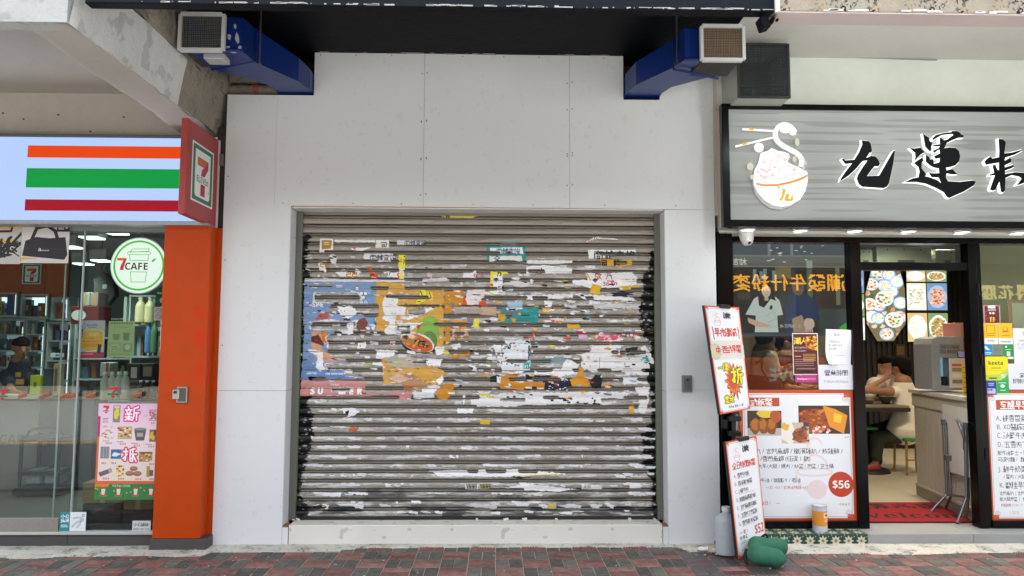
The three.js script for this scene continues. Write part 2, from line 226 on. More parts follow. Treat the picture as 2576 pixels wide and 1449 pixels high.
{ // ragged cement strip where the pavers meet the wall
  const P = 220, pos = [], idx = [], xs = -7.2, xe = 6.4;
  for (let i = 0; i <= P; i++) {
    const x = xs + (xe - xs) * i / P, edge = x < -2.2 ? 0.31 : x < -1.1 ? lerp(0.2, 0.1, (x + 2.2) / 1.1) : x < 1.5 ? 0.075 : x < 2.2 ? 0.2 : 0.27;
    const e = edge + 0.05 * (fbm(i / P, 0.3, 30, 3, 7) - 0.5) * (edge > 0.1 ? 2 : 0.8);
    pos.push(x, 0.008, -0.4, x, 0.007 + 0.004 * vnoise(i * 0.7, 0, 999, 3), 0.02, x, 0.003 + 0.003 * vnoise(i * 0.9, 5, 999, 3), e - 0.02, x, -0.012, e);
    if (i) for (let k = 0; k < 3; k++) { const a = (i - 1) * 4 + k, b = i * 4 + k; idx.push(a, a + 1, b, b, a + 1, b + 1); }
  }
  const g = new THREE.BufferGeometry(); g.setAttribute('position', new THREE.Float32BufferAttribute(pos, 3)); g.setIndex(idx); g.computeVertexNormals();
  struct('cement_strip', metric(g), std(0xc6c2b8, 0.95, { map: field(512, (x, y) => { const a = fbm(x, y, 6, 5, 61), b = fbm(x, y, 40, 3, 66); const c = sstep(0.55, 0.66, fbm(x, y, 9, 4, 69)); const v = 0.8 + 0.3 * a - 0.4 * sstep(0.52, 0.66, b) * (0.4 + 0.6 * c) - 0.22 * c; return [v, v * 0.985, v * 0.95]; }, { metres: 0.9 }), bumpMap: bumpRough, bumpScale: 0.012 }));
  const rub = []; for (let k = 0; k < 130; k++) { const x = rr(-3.4, 3.8), z = (x < -2.2 || x > 1.5) ? rr(0.03, 0.34) : rr(0.0, 0.12), s = rr(0.003, 0.012); rub.push(new THREE.IcosahedronGeometry(s, 0).scale(1.4, 0.6, 1).rotateY(rr(0, 3)).translate(x, 0.006 + s * 0.3, z)); }
  for (let k = 0; k < 60; k++) { const s = rr(0.003, 0.008); rub.push(new THREE.IcosahedronGeometry(s, 0).scale(1.6, 0.4, 1).rotateY(rr(0, 3)).translate(rr(-3.4, 3.8), 0.002, rr(0.2, 0.85))); }
  tag(mesh('grit', rub, std(0xb5ae9e, 0.9)), 'loose pale grit and cement crumbs along the foot of the walls', 'grit', null, 'stuff');
  const lit = mesh('paper_litter', metric(plate([[-0.04, -0.01], [-0.015, 0.018], [0.02, 0.012], [0.045, 0.02], [0.04, -0.015], [0, -0.022]], 0.006, 0, null, 0.004).rotateX(-1.25)), std(0xe9e7e2, 0.8)); lit.position.set(1.62, 0.022, 0.2); tag(lit, 'crumpled white scrap of paper on the pavement left of the water jug', 'litter');
}
// ---------------------------------------------------------------- the overhang: concrete beam, slabs, black canopy
const rough = field(512, (x, y) => { const a = fbm(x, y, 4, 6, 71), b = fbm(x, y, 24, 4, 77), c = fbm(x, y, 9, 3, 83); const v = 0.52 + 0.5 * a - 0.28 * sstep(0.5, 0.75, b) * sstep(0.4, 0.6, c); return [v, v * 0.975, v * 0.925]; }, { metres: 1.3 });
const mould = field(512, (x, y) => { const a = fbm(x, y, 5, 5, 91), b = fbm(x, y, 48, 3, 97), c = fbm(x, y, 6, 4, 103), v = 0.8 - 0.25 * a - 0.72 * sstep(0.52, 0.6, b) * sstep(0.42, 0.6, c), w = sstep(0.62, 0.7, fbm(x, y, 14, 3, 110)) * 0.3; return [v + w * 0.2, v * 0.96, v * 0.88 - w * 0.2]; }, { metres: 0.5 });
const whitew = field(512, (x, y) => { const a = fbm(x, y, 3, 5, 121), b = fbm(x, y, 50, 2, 126); return [0.8 + 0.2 * a, 0.8 + 0.19 * a, 0.79 + 0.18 * a].map((v) => v * (0.96 + 0.05 * b)); }, { metres: 2.1 });
const concrete = std(0xa8a294, 0.92, { map: rough, bumpMap: bumpRough, bumpScale: 0.02 });
const paintedBeam = std(0xe6e8e6, 0.85, { map: field(512, (x, y) => { const a = fbm(x, y, 4, 5, 131), s = fbm(x * 1, y * 0.15, 40, 3, 137), b = sstep(0.64, 0.72, fbm(x, y, 12, 4, 141)); const v = 0.84 + 0.16 * a - 0.1 * s - 0.2 * b; return [v, v, v * 0.985]; }, { metres: 1.4 }), bumpMap: bumpRough, bumpScale: 0.008 });
const plaster = std(0xb5aea4, 0.9, { map: whitew, bumpMap: bumpRough, bumpScale: 0.004 });
function roughPrism(sec, z0, z1, nz, amp, s) { // section (x,y) swept along z with uneven plaster
  const n = sec.length, pos = [], idx = [];
  const sub = []; for (let i = 0; i < n - 1; i++) { const L = Math.hypot(sec[i + 1][0] - sec[i][0], sec[i + 1][1] - sec[i][1]), k = Math.max(1, Math.round(L / 0.035)); for (let j = 0; j < k; j++) sub.push([lerp(sec[i][0], sec[i + 1][0], j / k), lerp(sec[i][1], sec[i + 1][1], j / k)]); } sub.push(sec[n - 1]);
  for (let k = 0; k <= nz; k++) sub.forEach(([x, y], i) => { const z = lerp(z0, z1, k / nz), d = amp * (fbm((z + 5) / 20, (i * 0.035 + s) / 20, 90, 4, 11 + s) - 0.5); pos.push(x + d, y + d * 0.6, z); });
  const m = sub.length; for (let k = 0; k < nz; k++) for (let i = 0; i < m - 1; i++) { const a = k * m + i; idx.push(a, a + 1, a + m, a + m, a + 1, a + m + 1); }
  const g = new THREE.BufferGeometry(); g.setAttribute('position', new THREE.Float32BufferAttribute(pos, 3)); g.setIndex(idx); g.computeVertexNormals(); return metric(g);
}
{
  const b = thing('concrete_beam', 'rough concrete beam running out from the wall above the red projecting sign', 'beam', [0, 0, 0]);
  mesh('beam_core', [metric(span(-2.7, -2.375, 3.42, 3.72, -0.3, 2.08)), metric(span(-2.7, -2.315, 3.72, 4.5, -0.3, 2.08))], concrete, b);
  mesh('beam_face', [roughPrism([[-2.36, 3.36], [-2.305, 3.71]], 0.72, 2.1, 40, 0.02, 1)], paintedBeam, b);
  tag(mesh('patched_face', [roughPrism([[-2.36, 3.36], [-2.305, 3.71]], -0.1, 0.725, 24, 0.034, 1)], concrete, b), 'bare grey patched end of the beam side next to the wall');
  mesh('beam_ledge', [roughPrism([[-2.305, 3.71], [-2.295, 3.73], [-2.287, 3.79], [-2.287, 3.86], [-2.295, 3.93], [-2.31, 4.0]], -0.1, 2.1, 60, 0.06, 3)], concrete, b);
  mesh('beam_soffit', [roughPrism([[-2.98, 3.69], [-2.8, 3.58], [-2.66, 3.4], [-2.63, 3.362], [-2.36, 3.36]], -0.1, 2.1, 50, 0.03, 5)], plaster, b);
  const u = thing('left_overhang', 'white plastered concrete overhang and front beam above the convenience store', 'overhang');
  mesh('ceiling', metric(span(-9, -2.7, 3.69, 3.9, -0.3, 2.02)), plaster, u);
  mesh('front_beam', metric(span(-9, -2.361, 3.36, 4.6, 2.0, 2.115)), std(0xb4b6b2, 0.9, { map: paintedBeam.map, bumpMap: bumpRough, bumpScale: 0.012 }), u);
  const holes = []; for (const [x, y] of [[8, 285], [147, 289], [312, 295], [617, 300], [228, 331], [60, 300]]) { const q = at(x, y, 0.012); if (q.x < -2.66) holes.push(cyl(0.006, 0.006, 0.012, 8, q.x, q.y, 0.016, Math.PI / 2)); }
  const w = thing('upper_wall', 'beige plastered wall strip between the lit store sign and the ceiling', 'wall'); mesh('plaster', metric(span(-9, -2.62, 3.2, 3.69, -0.2, 0.012)), plaster, w); mesh('drill_hole', holes, std(0x2a2622, 0.9), w);
}
const blackPaint = phys(0x0d0e11, 0.6, { specularIntensity: 0.25, bumpMap: bumpRough, bumpScale: 0.004, map: field(512, (x, y) => { const v = 0.8 + 0.2 * fbm(x, y, 8, 4, 151) + 1.2 * sstep(0.735, 0.78, fbm(x, y, 30, 4, 157)); return Math.min(1, v * 0.5); }, { metres: 1.2 }) });
blackPaint.color.setRGB(0.0042, 0.005, 0.0095);
const slate = phys(0x141b24, 0.7, { specularIntensity: 0.4, map: field(512, (x, y) => { const s = fbm(x, y, 10, 5, 161), t = sstep(0.66, 0.72, fbm(x, y * 0.6, 26, 4, 167)); const v = 0.45 + 0.3 * s + 0.35 * t; return v; }, { metres: 1.1 }), bumpMap: bumpFine, bumpScale: 0.002 });
{
  const c = thing('black_canopy', 'black painted canopy ceiling with slate grey front beam above the closed shop', 'canopy');
  mesh('ceiling', metric(span(-2.3, 1.845, 4.072, 4.3, -0.6, 2.09)), blackPaint, c);
  mesh('front_beam', metric(rspan(-2.25, 1.53, 3.458, 4.7, 2.09, 2.15, 0.006)), [slate][0], c);
  mesh('beam_lining', metric(span(-2.25, 1.53, 3.455, 4.1, 2.078, 2.145)), blackPaint, c);
  const chips = []; for (let k = 0; k < 120; k++) chips.push(rb(0.004 + 0.09 * rnd() ** 3, rr(0.003, 0.008), 0.004, 0.001, rr(-2.1, 1.5), 3.464 + rr(0, 0.006), 2.1505)); mesh('worn_edge', chips, std(0xb3b1a9, 0.85), c);
  mesh('side_trim', [span(1.832, 1.862, 2.7, 4.071, -0.25, 0.004)], std(0xc8bfae, 0.7, { map: grain }), c);
  const drips = []; for (let k = 0; k < 16; k++) { const x = rr(-1.5, 1.0); drips.push(rb(rr(0.03, 0.18), 0.006, 0.01, 0.002, x, 4.069, rr(0.0, 0.02))); } mesh('plaster_edge', drips, std(0x8f877c, 0.9), c);
  tag(mesh('broken_corner', [rb(0.05, 0.07, 0.08, 0.008, 1.49, 3.41, 2.09, 0, 0, 0.3), rb(0.02, 0.04, 0.04, 0.006, 1.535, 3.425, 2.1, 0.2, 0, -0.4), rb(0.013, 0.014, 0.02, 0.003, 1.565, 3.43, 2.1)], blackPaint, c), 'broken hanging end of the black beam');
  const r = thing('right_overhang', 'mould stained concrete front beam and white ceiling above the noodle shop', 'overhang');
  mesh('ceiling', metric(span(1.845, 9, 4.076, 4.3, -0.6, 2.04)), std(0xdcd9d2, 0.85, { map: whitew, bumpMap: bumpRough, bumpScale: 0.003 }), r);
  mesh('front_beam', metric(rspan(1.533, 9, 3.46, 4.7, 2.035, 2.152, 0.005)), std(0xbdb7a8, 0.95, { map: mould, bumpMap: bumpRough, bumpScale: 0.012 }), r);
  mesh('beam_soffit', metric(span(1.56, 9, 3.452, 3.459, 2.0, 2.148)), std(0xd9cbc4, 0.85, { map: whitew }), r);
  mesh('inner_face', metric(span(1.56, 9, 3.46, 4.075, 1.99, 2.034)), std(0xd8d4cc, 0.85, { map: whitew }), r);
  const flakes = []; for (let k = 0; k < 26; k++) flakes.push(rb(rr(0.02, 0.1), rr(0.006, 0.014), 0.006, 0.002, rr(1.8, 3.7), 3.462 + rr(0, 0.01), 2.154)); mesh('peeling_paint', flakes, std(0xe4e1da, 0.8), r);
  single('drain_pipe', 'thin white pipe at the joint between the black and the mouldy beam', 'pipe', [cyl(0.014, 0.014, 1.2, 12, 1.541, 4.04, 2.172)], std(0xd9d5cc, 0.5));
  const w = thing('noodle_shop_wall', 'pale painted wall between the shop sign and the ceiling', 'wall');
  mesh('plaster', metric(span(1.862, 9, 2.55, 4.075, -0.3, 0.0)), std(0xdcdfd6, 0.75, { map: whitew }), w);
  const c2 = at(1995, 137, 0.01), c3 = at(2357, 151, 0.01); tag(mesh('wire', [bar(V(c2.x, c2.y, 0.004), V(c2.x + 0.35, c2.y - 0.012, 0.006), 0.004, 6), bar(V(c2.x + 0.35, c2.y - 0.012, 0.006), V(c3.x, c3.y, 0.01), 0.006, 6)], std(0x8f9088, 0.6), w), 'grey wire run along the wall');
  const a = at(2254, 50, 0.98), b = at(2336, 50, 0.98);
  const fl = thing('ceiling_lamp_housing', 'unlit black slotted box hanging from the white ceiling near the top edge', 'lamp housing', [(a.x + b.x) / 2, 4.03, 0.97]);
  mesh('body', [plate([[-0.15, 0], [-0.12, 0.035], [0.15, 0.04], [0.145, -0.035], [-0.115, -0.04]], 0.08, -0.04, null, 0.004)], std(0x111113, 0.6), fl); const sl = []; for (let k = 0; k < 4; k++) sl.push(bx(0.045, 0.012, 0.01, -0.07 + k * 0.06, -0.012, 0.045)); mesh('slot', sl, std(0x2e3034, 0.5), fl); for (const x of [-0.19, 0.5]) mesh('bracket', [bx(0.055, 0.012, 0.02, x, 0.025, 0)], std(0xd2cac2, 0.7), fl);
  const br = thing('backing_wall', 'dark masonry wall behind the white hoarding, seen at the duct openings', 'wall');
  mesh('masonry', metric(span(-2.3, 1.83, 2.85, 4.07, -0.5, -0.22)), std(0x4b433b, 0.95, { map: rough, bumpMap: bumpRough, bumpScale: 0.02 }), br);
  mesh('side', [metric(span(-2.29, -1.74, 0, 2.85, -0.6, -0.05)), metric(span(-2.345, -2.272, 2.58, 3.42, -0.3, -0.02)), metric(span(1.43, 1.83, 0, 2.85, -0.6, -0.05)), metric(span(-1.74, 1.43, 0, 2.85, -0.7, -0.5))], std(0x4b433b, 0.95, { map: rough }), br);
  const pp = thing('wall_pipe', 'old pale pipe with a rusty joint above the white panels under the left blue duct', 'pipe'); const py = at(640, 221, -0.1).y;
  mesh('pipe', [cyl(0.042, 0.042, 0.46, 16, -2.05, py - 0.015, -0.11, 0, 0, Math.PI / 2)], std(0x9a8f83, 0.8, { map: rough }), pp); mesh('joint', [cyl(0.05, 0.05, 0.05, 16, -2.06, py - 0.015, -0.11, 0, 0, Math.PI / 2)], std(0xa05a3c, 0.85, { map: grain }), pp);
  single('concrete_lintel', 'grey concrete lintel above the old pipe under the left duct', 'lintel', [metric(span(-2.3, -1.86, py + 0.045, 4.07, -0.25, -0.08))], concrete);
}
// ---------------------------------------------------------------- white hoarding
const panelMat = std(0xdddfdd, 0.42, { map: field(512, (x, y) => { const a = fbm(x, y, 4, 5, 171), s = sstep(0.74, 0.8, fbm(x, y, 44, 3, 177)) * 0.07; return 0.965 + 0.035 * a - s; }, { metres: 1.9 }), bumpMap: field(256, (x, y) => fbm(x, y, 3, 2, 7), { metres: 2.4 }), bumpScale: 0.004 });
{
  const h = thing('white_hoarding', 'white panel hoarding enclosing the closed shop around the roller shutter', 'hoarding');
  const D = 0.012, P = (pts) => mesh('panel', metric(plate(pts, D - 0.003, -D + 0.0005, null, 0.0015)), panelMat, h);
  P([[-2.268, 3.698], [-2.268, 1.235], [-1.716, 1.235], [-1.716, 2.756], [-1.854, 2.756], [-1.854, 3.698]]);
  P([[-2.268, 1.230], [-2.268, 0.008], [-1.716, 0.008], [-1.716, 1.230]]);
  P([[-1.850, 3.698], [-1.850, 2.759], [-0.6222, 2.759], [-0.6222, 4.07], [-1.548, 4.07], [-1.548, 3.698]]);
  P([[-0.617, 2.759], [0.606, 2.757], [0.606, 4.07], [-0.617, 4.07]]);
  P([[0.611, 2.757], [1.828, 2.750], [1.828, 3.3], [1.832, 4.07], [1.378, 4.07], [1.378, 3.69], [1.066, 3.69], [1.066, 4.07], [0.611, 4.07]]);
  P([[1.406, 2.746], [1.406, 1.250], [1.828, 1.250], [1.828, 2.746]]); P([[1.406, 1.246], [1.406, 0.008], [1.828, 0.008], [1.828, 1.246]]);
  for (const x of [-1.7165, 1.4065]) for (const [y0, y1] of [[0.0, 1.23], [1.234, 2.50], [2.504, 2.738]]) mesh('reveal_panel', metric(span(x - 0.004, x + 0.004, y0, y1, -0.2, -0.0125)), panelMat, h);
  mesh('reveal_panel', metric(span(-1.712, 1.402, 2.742, 2.75, -0.21, -0.0125)), panelMat, h);
  mesh('timber_edge', metric(span(-1.7, 1.4, 2.7515, 2.7575, -0.05, -0.0125)), std(0xb98d68, 0.8, { map: grain }), h);
  for (const s of [[-1.713, -1.668], [1.361, 1.403]]) { mesh('skirting_piece', metric(span(s[0], s[1], 0.006, 0.142, -0.1, -0.004)), panelMat, h); mesh('timber_edge', metric(span(s[0], s[1], 0.1425, 0.154, -0.1, -0.006)), std(0x8a5f49, 0.85), h); }
  const scr = new THREE.CylinderGeometry(0.0055, 0.0055, 0.002, 8).rotateX(Math.PI / 2), sm = std(0x6f6d6c, 0.4, { metalness: 0.6 });
  for (const [sx, ys] of [[-0.6195, [2.86, 3.16, 3.17, 3.48, 3.49, 3.9]], [0.6085, [2.95, 3.2, 3.22, 3.6, 3.83]]]) for (const y of ys) for (const s of [-1, 1]) mesh('screw', scr, sm, h).position.set(sx + s * 0.022, y + s * 0.004, 0.0022);
  for (const x of [-1.5, -1.2, -0.9, -0.3, 0.05, 0.35, 0.9]) mesh('screw', scr, sm, h).position.set(x, 4.05, 0.0022);
  for (const x of [-1.78, -1.2, -0.8, -0.2, 0.3, 0.9, 1.5]) mesh('screw', scr, sm, h).position.set(x, 2.78, 0.0022);
  for (const y of [1.6, 2.3, 3.0]) mesh('screw', scr, sm, h).position.set(-2.24, y, 0.0022);
}
const steel = std(0x9a9a98, 0.35, { metalness: 0.85, map: grain });
{
  const k = thing('shutter_key_box', 'small steel key switch box on the white panel right of the shutter', 'switch box', [1.568, 1.297, 0.0]);
  mesh('box', [rb(0.085, 0.135, 0.02, 0.004, 0, 0, 0.012)], std(0x8d8c8a, 0.45, { metalness: 0.6, map: grain }), k); mesh('cover', [rb(0.06, 0.1, 0.008, 0.003, 0, 0, 0.0255)], std(0x777674, 0.4, { metalness: 0.7 }), k); mesh('keyhole', [cyl(0.009, 0.009, 0.006, 12, 0, 0.03, 0.032, Math.PI / 2)], std(0x3a3937, 0.4, { metalness: 0.6 }), k);
  const s = thing('door_sill', 'pale stone sill block below the roller shutter', 'sill'); mesh('block', metric(rspan(-1.664, 1.357, 0.006, 0.158, -0.26, -0.012, 0.005)), std(0xe6e2d6, 0.7, { map: field(512, (x, y) => { const a = fbm(x, y, 5, 5, 181), st = sstep(0.68, 0.74, fbm(x, y, 22, 4, 187)) * 0.25; const v = 0.88 + 0.12 * a - st; return [v, v, v * 0.97]; }, { metres: 1.3 }), bumpMap: bumpFine, bumpScale: 0.001 }), s);
  const bits = []; for (const [px, py] of [[737, 1306], [748, 1306], [1273, 1306], [1320, 1303], [1585, 1304], [1648, 1306], [1200, 1304], [1400, 1303]]) { const q = at(px, py, -0.15); bits.push(rb(rr(0.02, 0.05), rr(0.008, 0.02), 0.02, 0.004, q.x, 0.166, -0.17, rr(0, 1), rr(0, 3), rr(-0.4, 0.4))); } tag(mesh('sill_litter', bits, std(0xdedbd2, 0.85)), 'crumpled paper bits lying along the stone sill', 'litter', null, 'stuff');
}
// ---------------------------------------------------------------- roller shutter with torn posters
const SH = { x0: -1.662, x1: 1.358, top: 2.716, pitch: 0.0767, n: 33, z: -0.2 };
SH.bot = SH.top - SH.pitch * SH.n;
function slatZ(t) { // depth of the curtain across one slat, t = 0 at the bottom of the slat .. 1 at its top
  const y = t * SH.pitch;
  if (y < 0.046) return 0.004 + 0.011 * Math.pow(Math.sin(Math.PI * (0.08 + 0.9 * y / 0.046)), 0.7);
  if (y < 0.0525) return -0.03;
  if (y < 0.0645) return 0.002 + 0.007 * Math.sin(Math.PI * (y - 0.0525) / 0.012); // rolled joint
  return -0.032;
}
const rowsT = [0, 0.06, 0.15, 0.28, 0.4, 0.5, 0.57, 0.598, 0.606, 0.68, 0.688, 0.72, 0.77, 0.81, 0.838, 0.846, 0.992];
const PX = { x0: 757, x1: 1648, y0: 541, y1: 1303 }; // the curtain in the photograph, for laying out the print
const CW = 1780, CH = 1526, KX = CW / (PX.x1 - PX.x0), KY = CH / (PX.y1 - PX.y0);
const slatPx = (PX.y1 - PX.y0) / SH.n;
function jagged(g, pts, amp) { // outline with torn edges
  g.beginPath(); const n = pts.length; let first = true;
  for (let i = 0; i < n; i++) { const a = pts[i], b = pts[(i + 1) % n], L = Math.hypot(b[0] - a[0], b[1] - a[1]), k = Math.max(1, Math.round(L / (amp * 1.6 + 1))); for (let j = 0; j < k; j++) { const t = j / k, o = j ? amp : 0; const x = lerp(a[0], b[0], t) + rr(-o, o), y = lerp(a[1], b[1], t) + rr(-o, o) * 0.7; first ? g.moveTo(x, y) : g.lineTo(x, y); first = false; } }
  g.closePath();
}
const [metalC, mg] = canvas(CW, CH), [paperC, pg] = canvas(CW, CH);
for (const g of [mg, pg]) g.setTransform(KX, 0, 0, KY, -PX.x0 * KX, -PX.y0 * KY);
const gy = (k) => PX.y0 + k * slatPx; // top of slat k
{ // bare metal: beige grey enamel, streaks, scraped paper film, black spray at both ends
  rect(mg, PX.x0, PX.y0, 900, 800, '#9c9589');
  for (let i = 0; i < 1500; i++) { const y = rr(PX.y0, PX.y1), c = rr(90, 190); rect(mg, rr(PX.x0 - 30, PX.x1), y, rr(8, 130), rr(0.4, 2.2), RGB(c, c * 0.97, c * 0.91, rr(0.05, 0.28))); }
  for (let k = 0; k < 33; k++) for (let i = 0; i < 10; i++) { const c = rnd() < 0.5 ? 60 : 205; blob(mg, rr(PX.x0, PX.x1), gy(k) + rr(8, 19), rr(8, 50), rr(1, 4), RGB(c, c * 0.97, c * 0.92, rr(0.08, 0.3)), 0.4); }
  for (let k = 5; k < 33; k++) { const dense = k < 20 ? 18 : 34; for (let i = 0; i < dense; i++) { const c = rr(195, 228); blob(mg, rr(PX.x0 + 8, PX.x1 - 20), gy(k) + rr(10, 21), rr(5, 34), rr(1.2, 4.5), RGB(c, c, c * 0.985, rr(0.25, 0.75)), 0.5, 18); } }
  for (let i = 0; i < 5200; i++) { const k = 4 + Math.floor(Math.pow(rnd(), 0.8) * 29), c = rr(205, 235); rect(mg, rr(PX.x0 + 5, PX.x1 - 20), gy(k) + 9 + 13 * rnd(), rr(1.5, 13), rr(0.5, 1.7), RGB(c, c, c * 0.98, rr(0.3, 0.85))); }
  for (let i = 0; i < 1300; i++) { const c = rr(40, 100); rect(mg, rr(PX.x0, PX.x1), gy(Math.floor(rr(0, 33))) + rr(7, 21), rr(1, 16), rr(0.4, 1.2), RGB(c, c * 0.95, c * 0.9, rr(0.2, 0.6))); }
  for (let k = 30; k < 33; k++) for (let i = 0; i < 40; i++) { const c = rr(25, 70); blob(mg, rr(PX.x0, PX.x1), gy(k) + rr(5, 22), rr(10, 50), rr(2, 7), RGB(c, c, c * 0.95, k === 32 ? 0.6 : 0.25), 0.5); }
  for (const [xa, dir, ks] of [[757, 1, [2.5, 33]], [1648, -1, [4, 33]]]) for (let y = gy(ks[0]); y < PX.y1; y += 3) { const big = fbm((y % 700) / 700, 0.4, 12, 3, dir + 5); const L = 6 + 30 * sstep(0.35, 0.75, big); for (let j = 0; j < 4; j++) blob(mg, xa + dir * rr(0, L), y + rr(-3, 3), rr(3, 9), rr(2, 6), RGB(16, 16, 16, 0.85), 0.5); }
  for (let i = 0; i < 160; i++) blob(mg, rnd() < 0.5 ? rr(757, 790) : rr(1612, 1648), rr(620, 1300), rr(1, 5), rr(1, 3), RGB(220, 220, 216, 0.8), 0.5);
}
const curtain = new THREE.MeshStandardMaterial({ color: 0xffffff, map: ctex(metalC), roughness: 0.45, metalness: 0.25 });
const paper = new THREE.MeshStandardMaterial({ color: 0xffffff, map: ctex(paperC), roughness: 0.85, alphaTest: 0.5, side: THREE.DoubleSide });
const uvOf = (x, y) => [(x - SH.x0) / (SH.x1 - SH.x0), 1 - (SH.top - y) / (SH.top - SH.bot)];
{
  const s = thing('roller_shutter', 'closed metal roller shutter covered with remains of torn posters', 'roller shutter');
  for (let k = 0; k < SH.n; k++) {
    const y0 = SH.top - (k + 1) * SH.pitch, pos = [], uv = [], idx = [], nx = 7, bend = Array.from({ length: nx }, () => rr(-0.0022, 0.0022)), sag = Array.from({ length: nx }, () => rr(-0.0012, 0.0012));
    rowsT.forEach((t, r) => { for (let i = 0; i < nx; i++) { const x = lerp(SH.x0, SH.x1, i / (nx - 1)), y = y0 + t * SH.pitch + sag[i]; pos.push(x, y, SH.z + slatZ(t) + bend[i]); uv.push(...uvOf(x, y)); if (r && i) { const a = (r - 1) * nx + i - 1, b = r * nx + i - 1; idx.push(a, a + 1, b, b, a + 1, b + 1); } } });
    const g = new THREE.BufferGeometry(); g.setAttribute('position', new THREE.Float32BufferAttribute(pos, 3)); g.setAttribute('uv', new THREE.Float32BufferAttribute(uv, 2)); g.setIndex(idx);
    const q = g.toNonIndexed(); q.computeVertexNormals(); mesh('slat', q, curtain, s);
  }
  const rail = std(0x77776e, 0.5, { metalness: 0.5, map: blot });
  for (const [x0, x1] of [[-1.712, -1.656], [1.352, 1.402]]) { mesh('guide_rail', [rspan(x0, x1, 0.16, 2.741, -0.206, -0.165, 0.003)], rail, s); }
  for (const x of [-1.6535, 1.3495]) tag(mesh('paint_drip', [rspan(x - 0.003, x + 0.003, 0.3, 2.2, -0.186, -0.176, 0.001)], std(0x5f7340, 0.8), s), 'thin green stained line along the guide rail');
  mesh('bottom_bar', [rspan(SH.x0, SH.x1, 0.159, 0.186, -0.215, -0.182, 0.003)], std(0x36332f, 0.55, { metalness: 0.5, map: blot }), s);
  mesh('head_strip', [span(SH.x0, SH.x1, 2.716, 2.741, -0.215, -0.196)], std(0x8f8a82, 0.5, { metalness: 0.4, map: grain }), s);
}
// ---- the paper layer
const W1 = (a = 1) => { const c = rr(206, 236); return RGB(c, c - rr(0, 3), c - rr(0, 5), a); };
const P = (color, pts, amp = 1.6) => { jagged(pg, pts, amp); pg.fillStyle = color; pg.fill(); };
const box4 = (x0, y0, x1, y1) => [[x0, y0], [x1, y0], [x1, y1], [x0, y1]];
const A = (x, y) => [747.5 + x * 0.2293, 690 + y * 0.2293], B = (x, y) => [1137.2 + x * 0.2469, 690 + y * 0.2469];
const PA = (color, pts, amp) => P(color, pts.map((p) => A(...p)), amp), PB = (color, pts, amp) => P(color, pts.map((p) => B(...p)), amp);
function tear(x0, y0, x1, y1, amp = 1.7) { // a ripped opening along the slats, ragged at both ends, some with a white torn rim
  const w = x1 - x0, h = y1 - y0, pts = [[x0, y0 + h * rr(0.2, 0.6)], [x0 + w * rr(0.02, 0.08), y0 + rr(0, 2)], [x0 + w * 0.5, y0 + rr(-1, 2)], [x1 - w * rr(0.01, 0.08), y0], [x1, y0 + h * rr(0.3, 0.7)], [x1 - w * rr(0.02, 0.1), y1], [x0 + w * 0.45, y1 + rr(-2, 1)], [x0 + w * rr(0.02, 0.06), y1 - rr(0, 2)]];
  if (rnd() < 0.6) { const o = rr(1, 4); pg.globalCompositeOperation = 'source-atop'; jagged(pg, pts.map(([x, y]) => [x + (x < x0 + w / 2 ? -o : o) * 1.5, y + (y < y0 + h / 2 ? -o * 0.4 : o)]), amp * 1.8); pg.fillStyle = W1(); pg.fill(); }
  pg.globalCompositeOperation = 'destination-out'; jagged(pg, pts, amp); pg.fillStyle = '#000'; pg.fill(); pg.globalCompositeOperation = 'source-over';
}
function scrap(x, y, w, h, color = W1(), amp) { P(color, [[x, y + h * rr(0, 0.3)], [x + w * rr(0.2, 0.5), y], [x + w, y + h * rr(0, 0.4)], [x + w * rr(0.8, 1), y + h], [x + w * rr(0.1, 0.4), y + h * rr(0.7, 1)]], amp ?? Math.min(2.5, h * 0.22)); }
function streaks(x0, x1, k0, k1, n, wmax = 50) { for (let k = k0; k < k1; k++) for (let i = 0; i < n; i++) { const w = rr(5, wmax), h = rr(3, 9); scrap(rr(x0, x1 - w * 0.7), gy(k) + rr(7.5, 20.5 - h), w, h, W1(), 1.6); } }
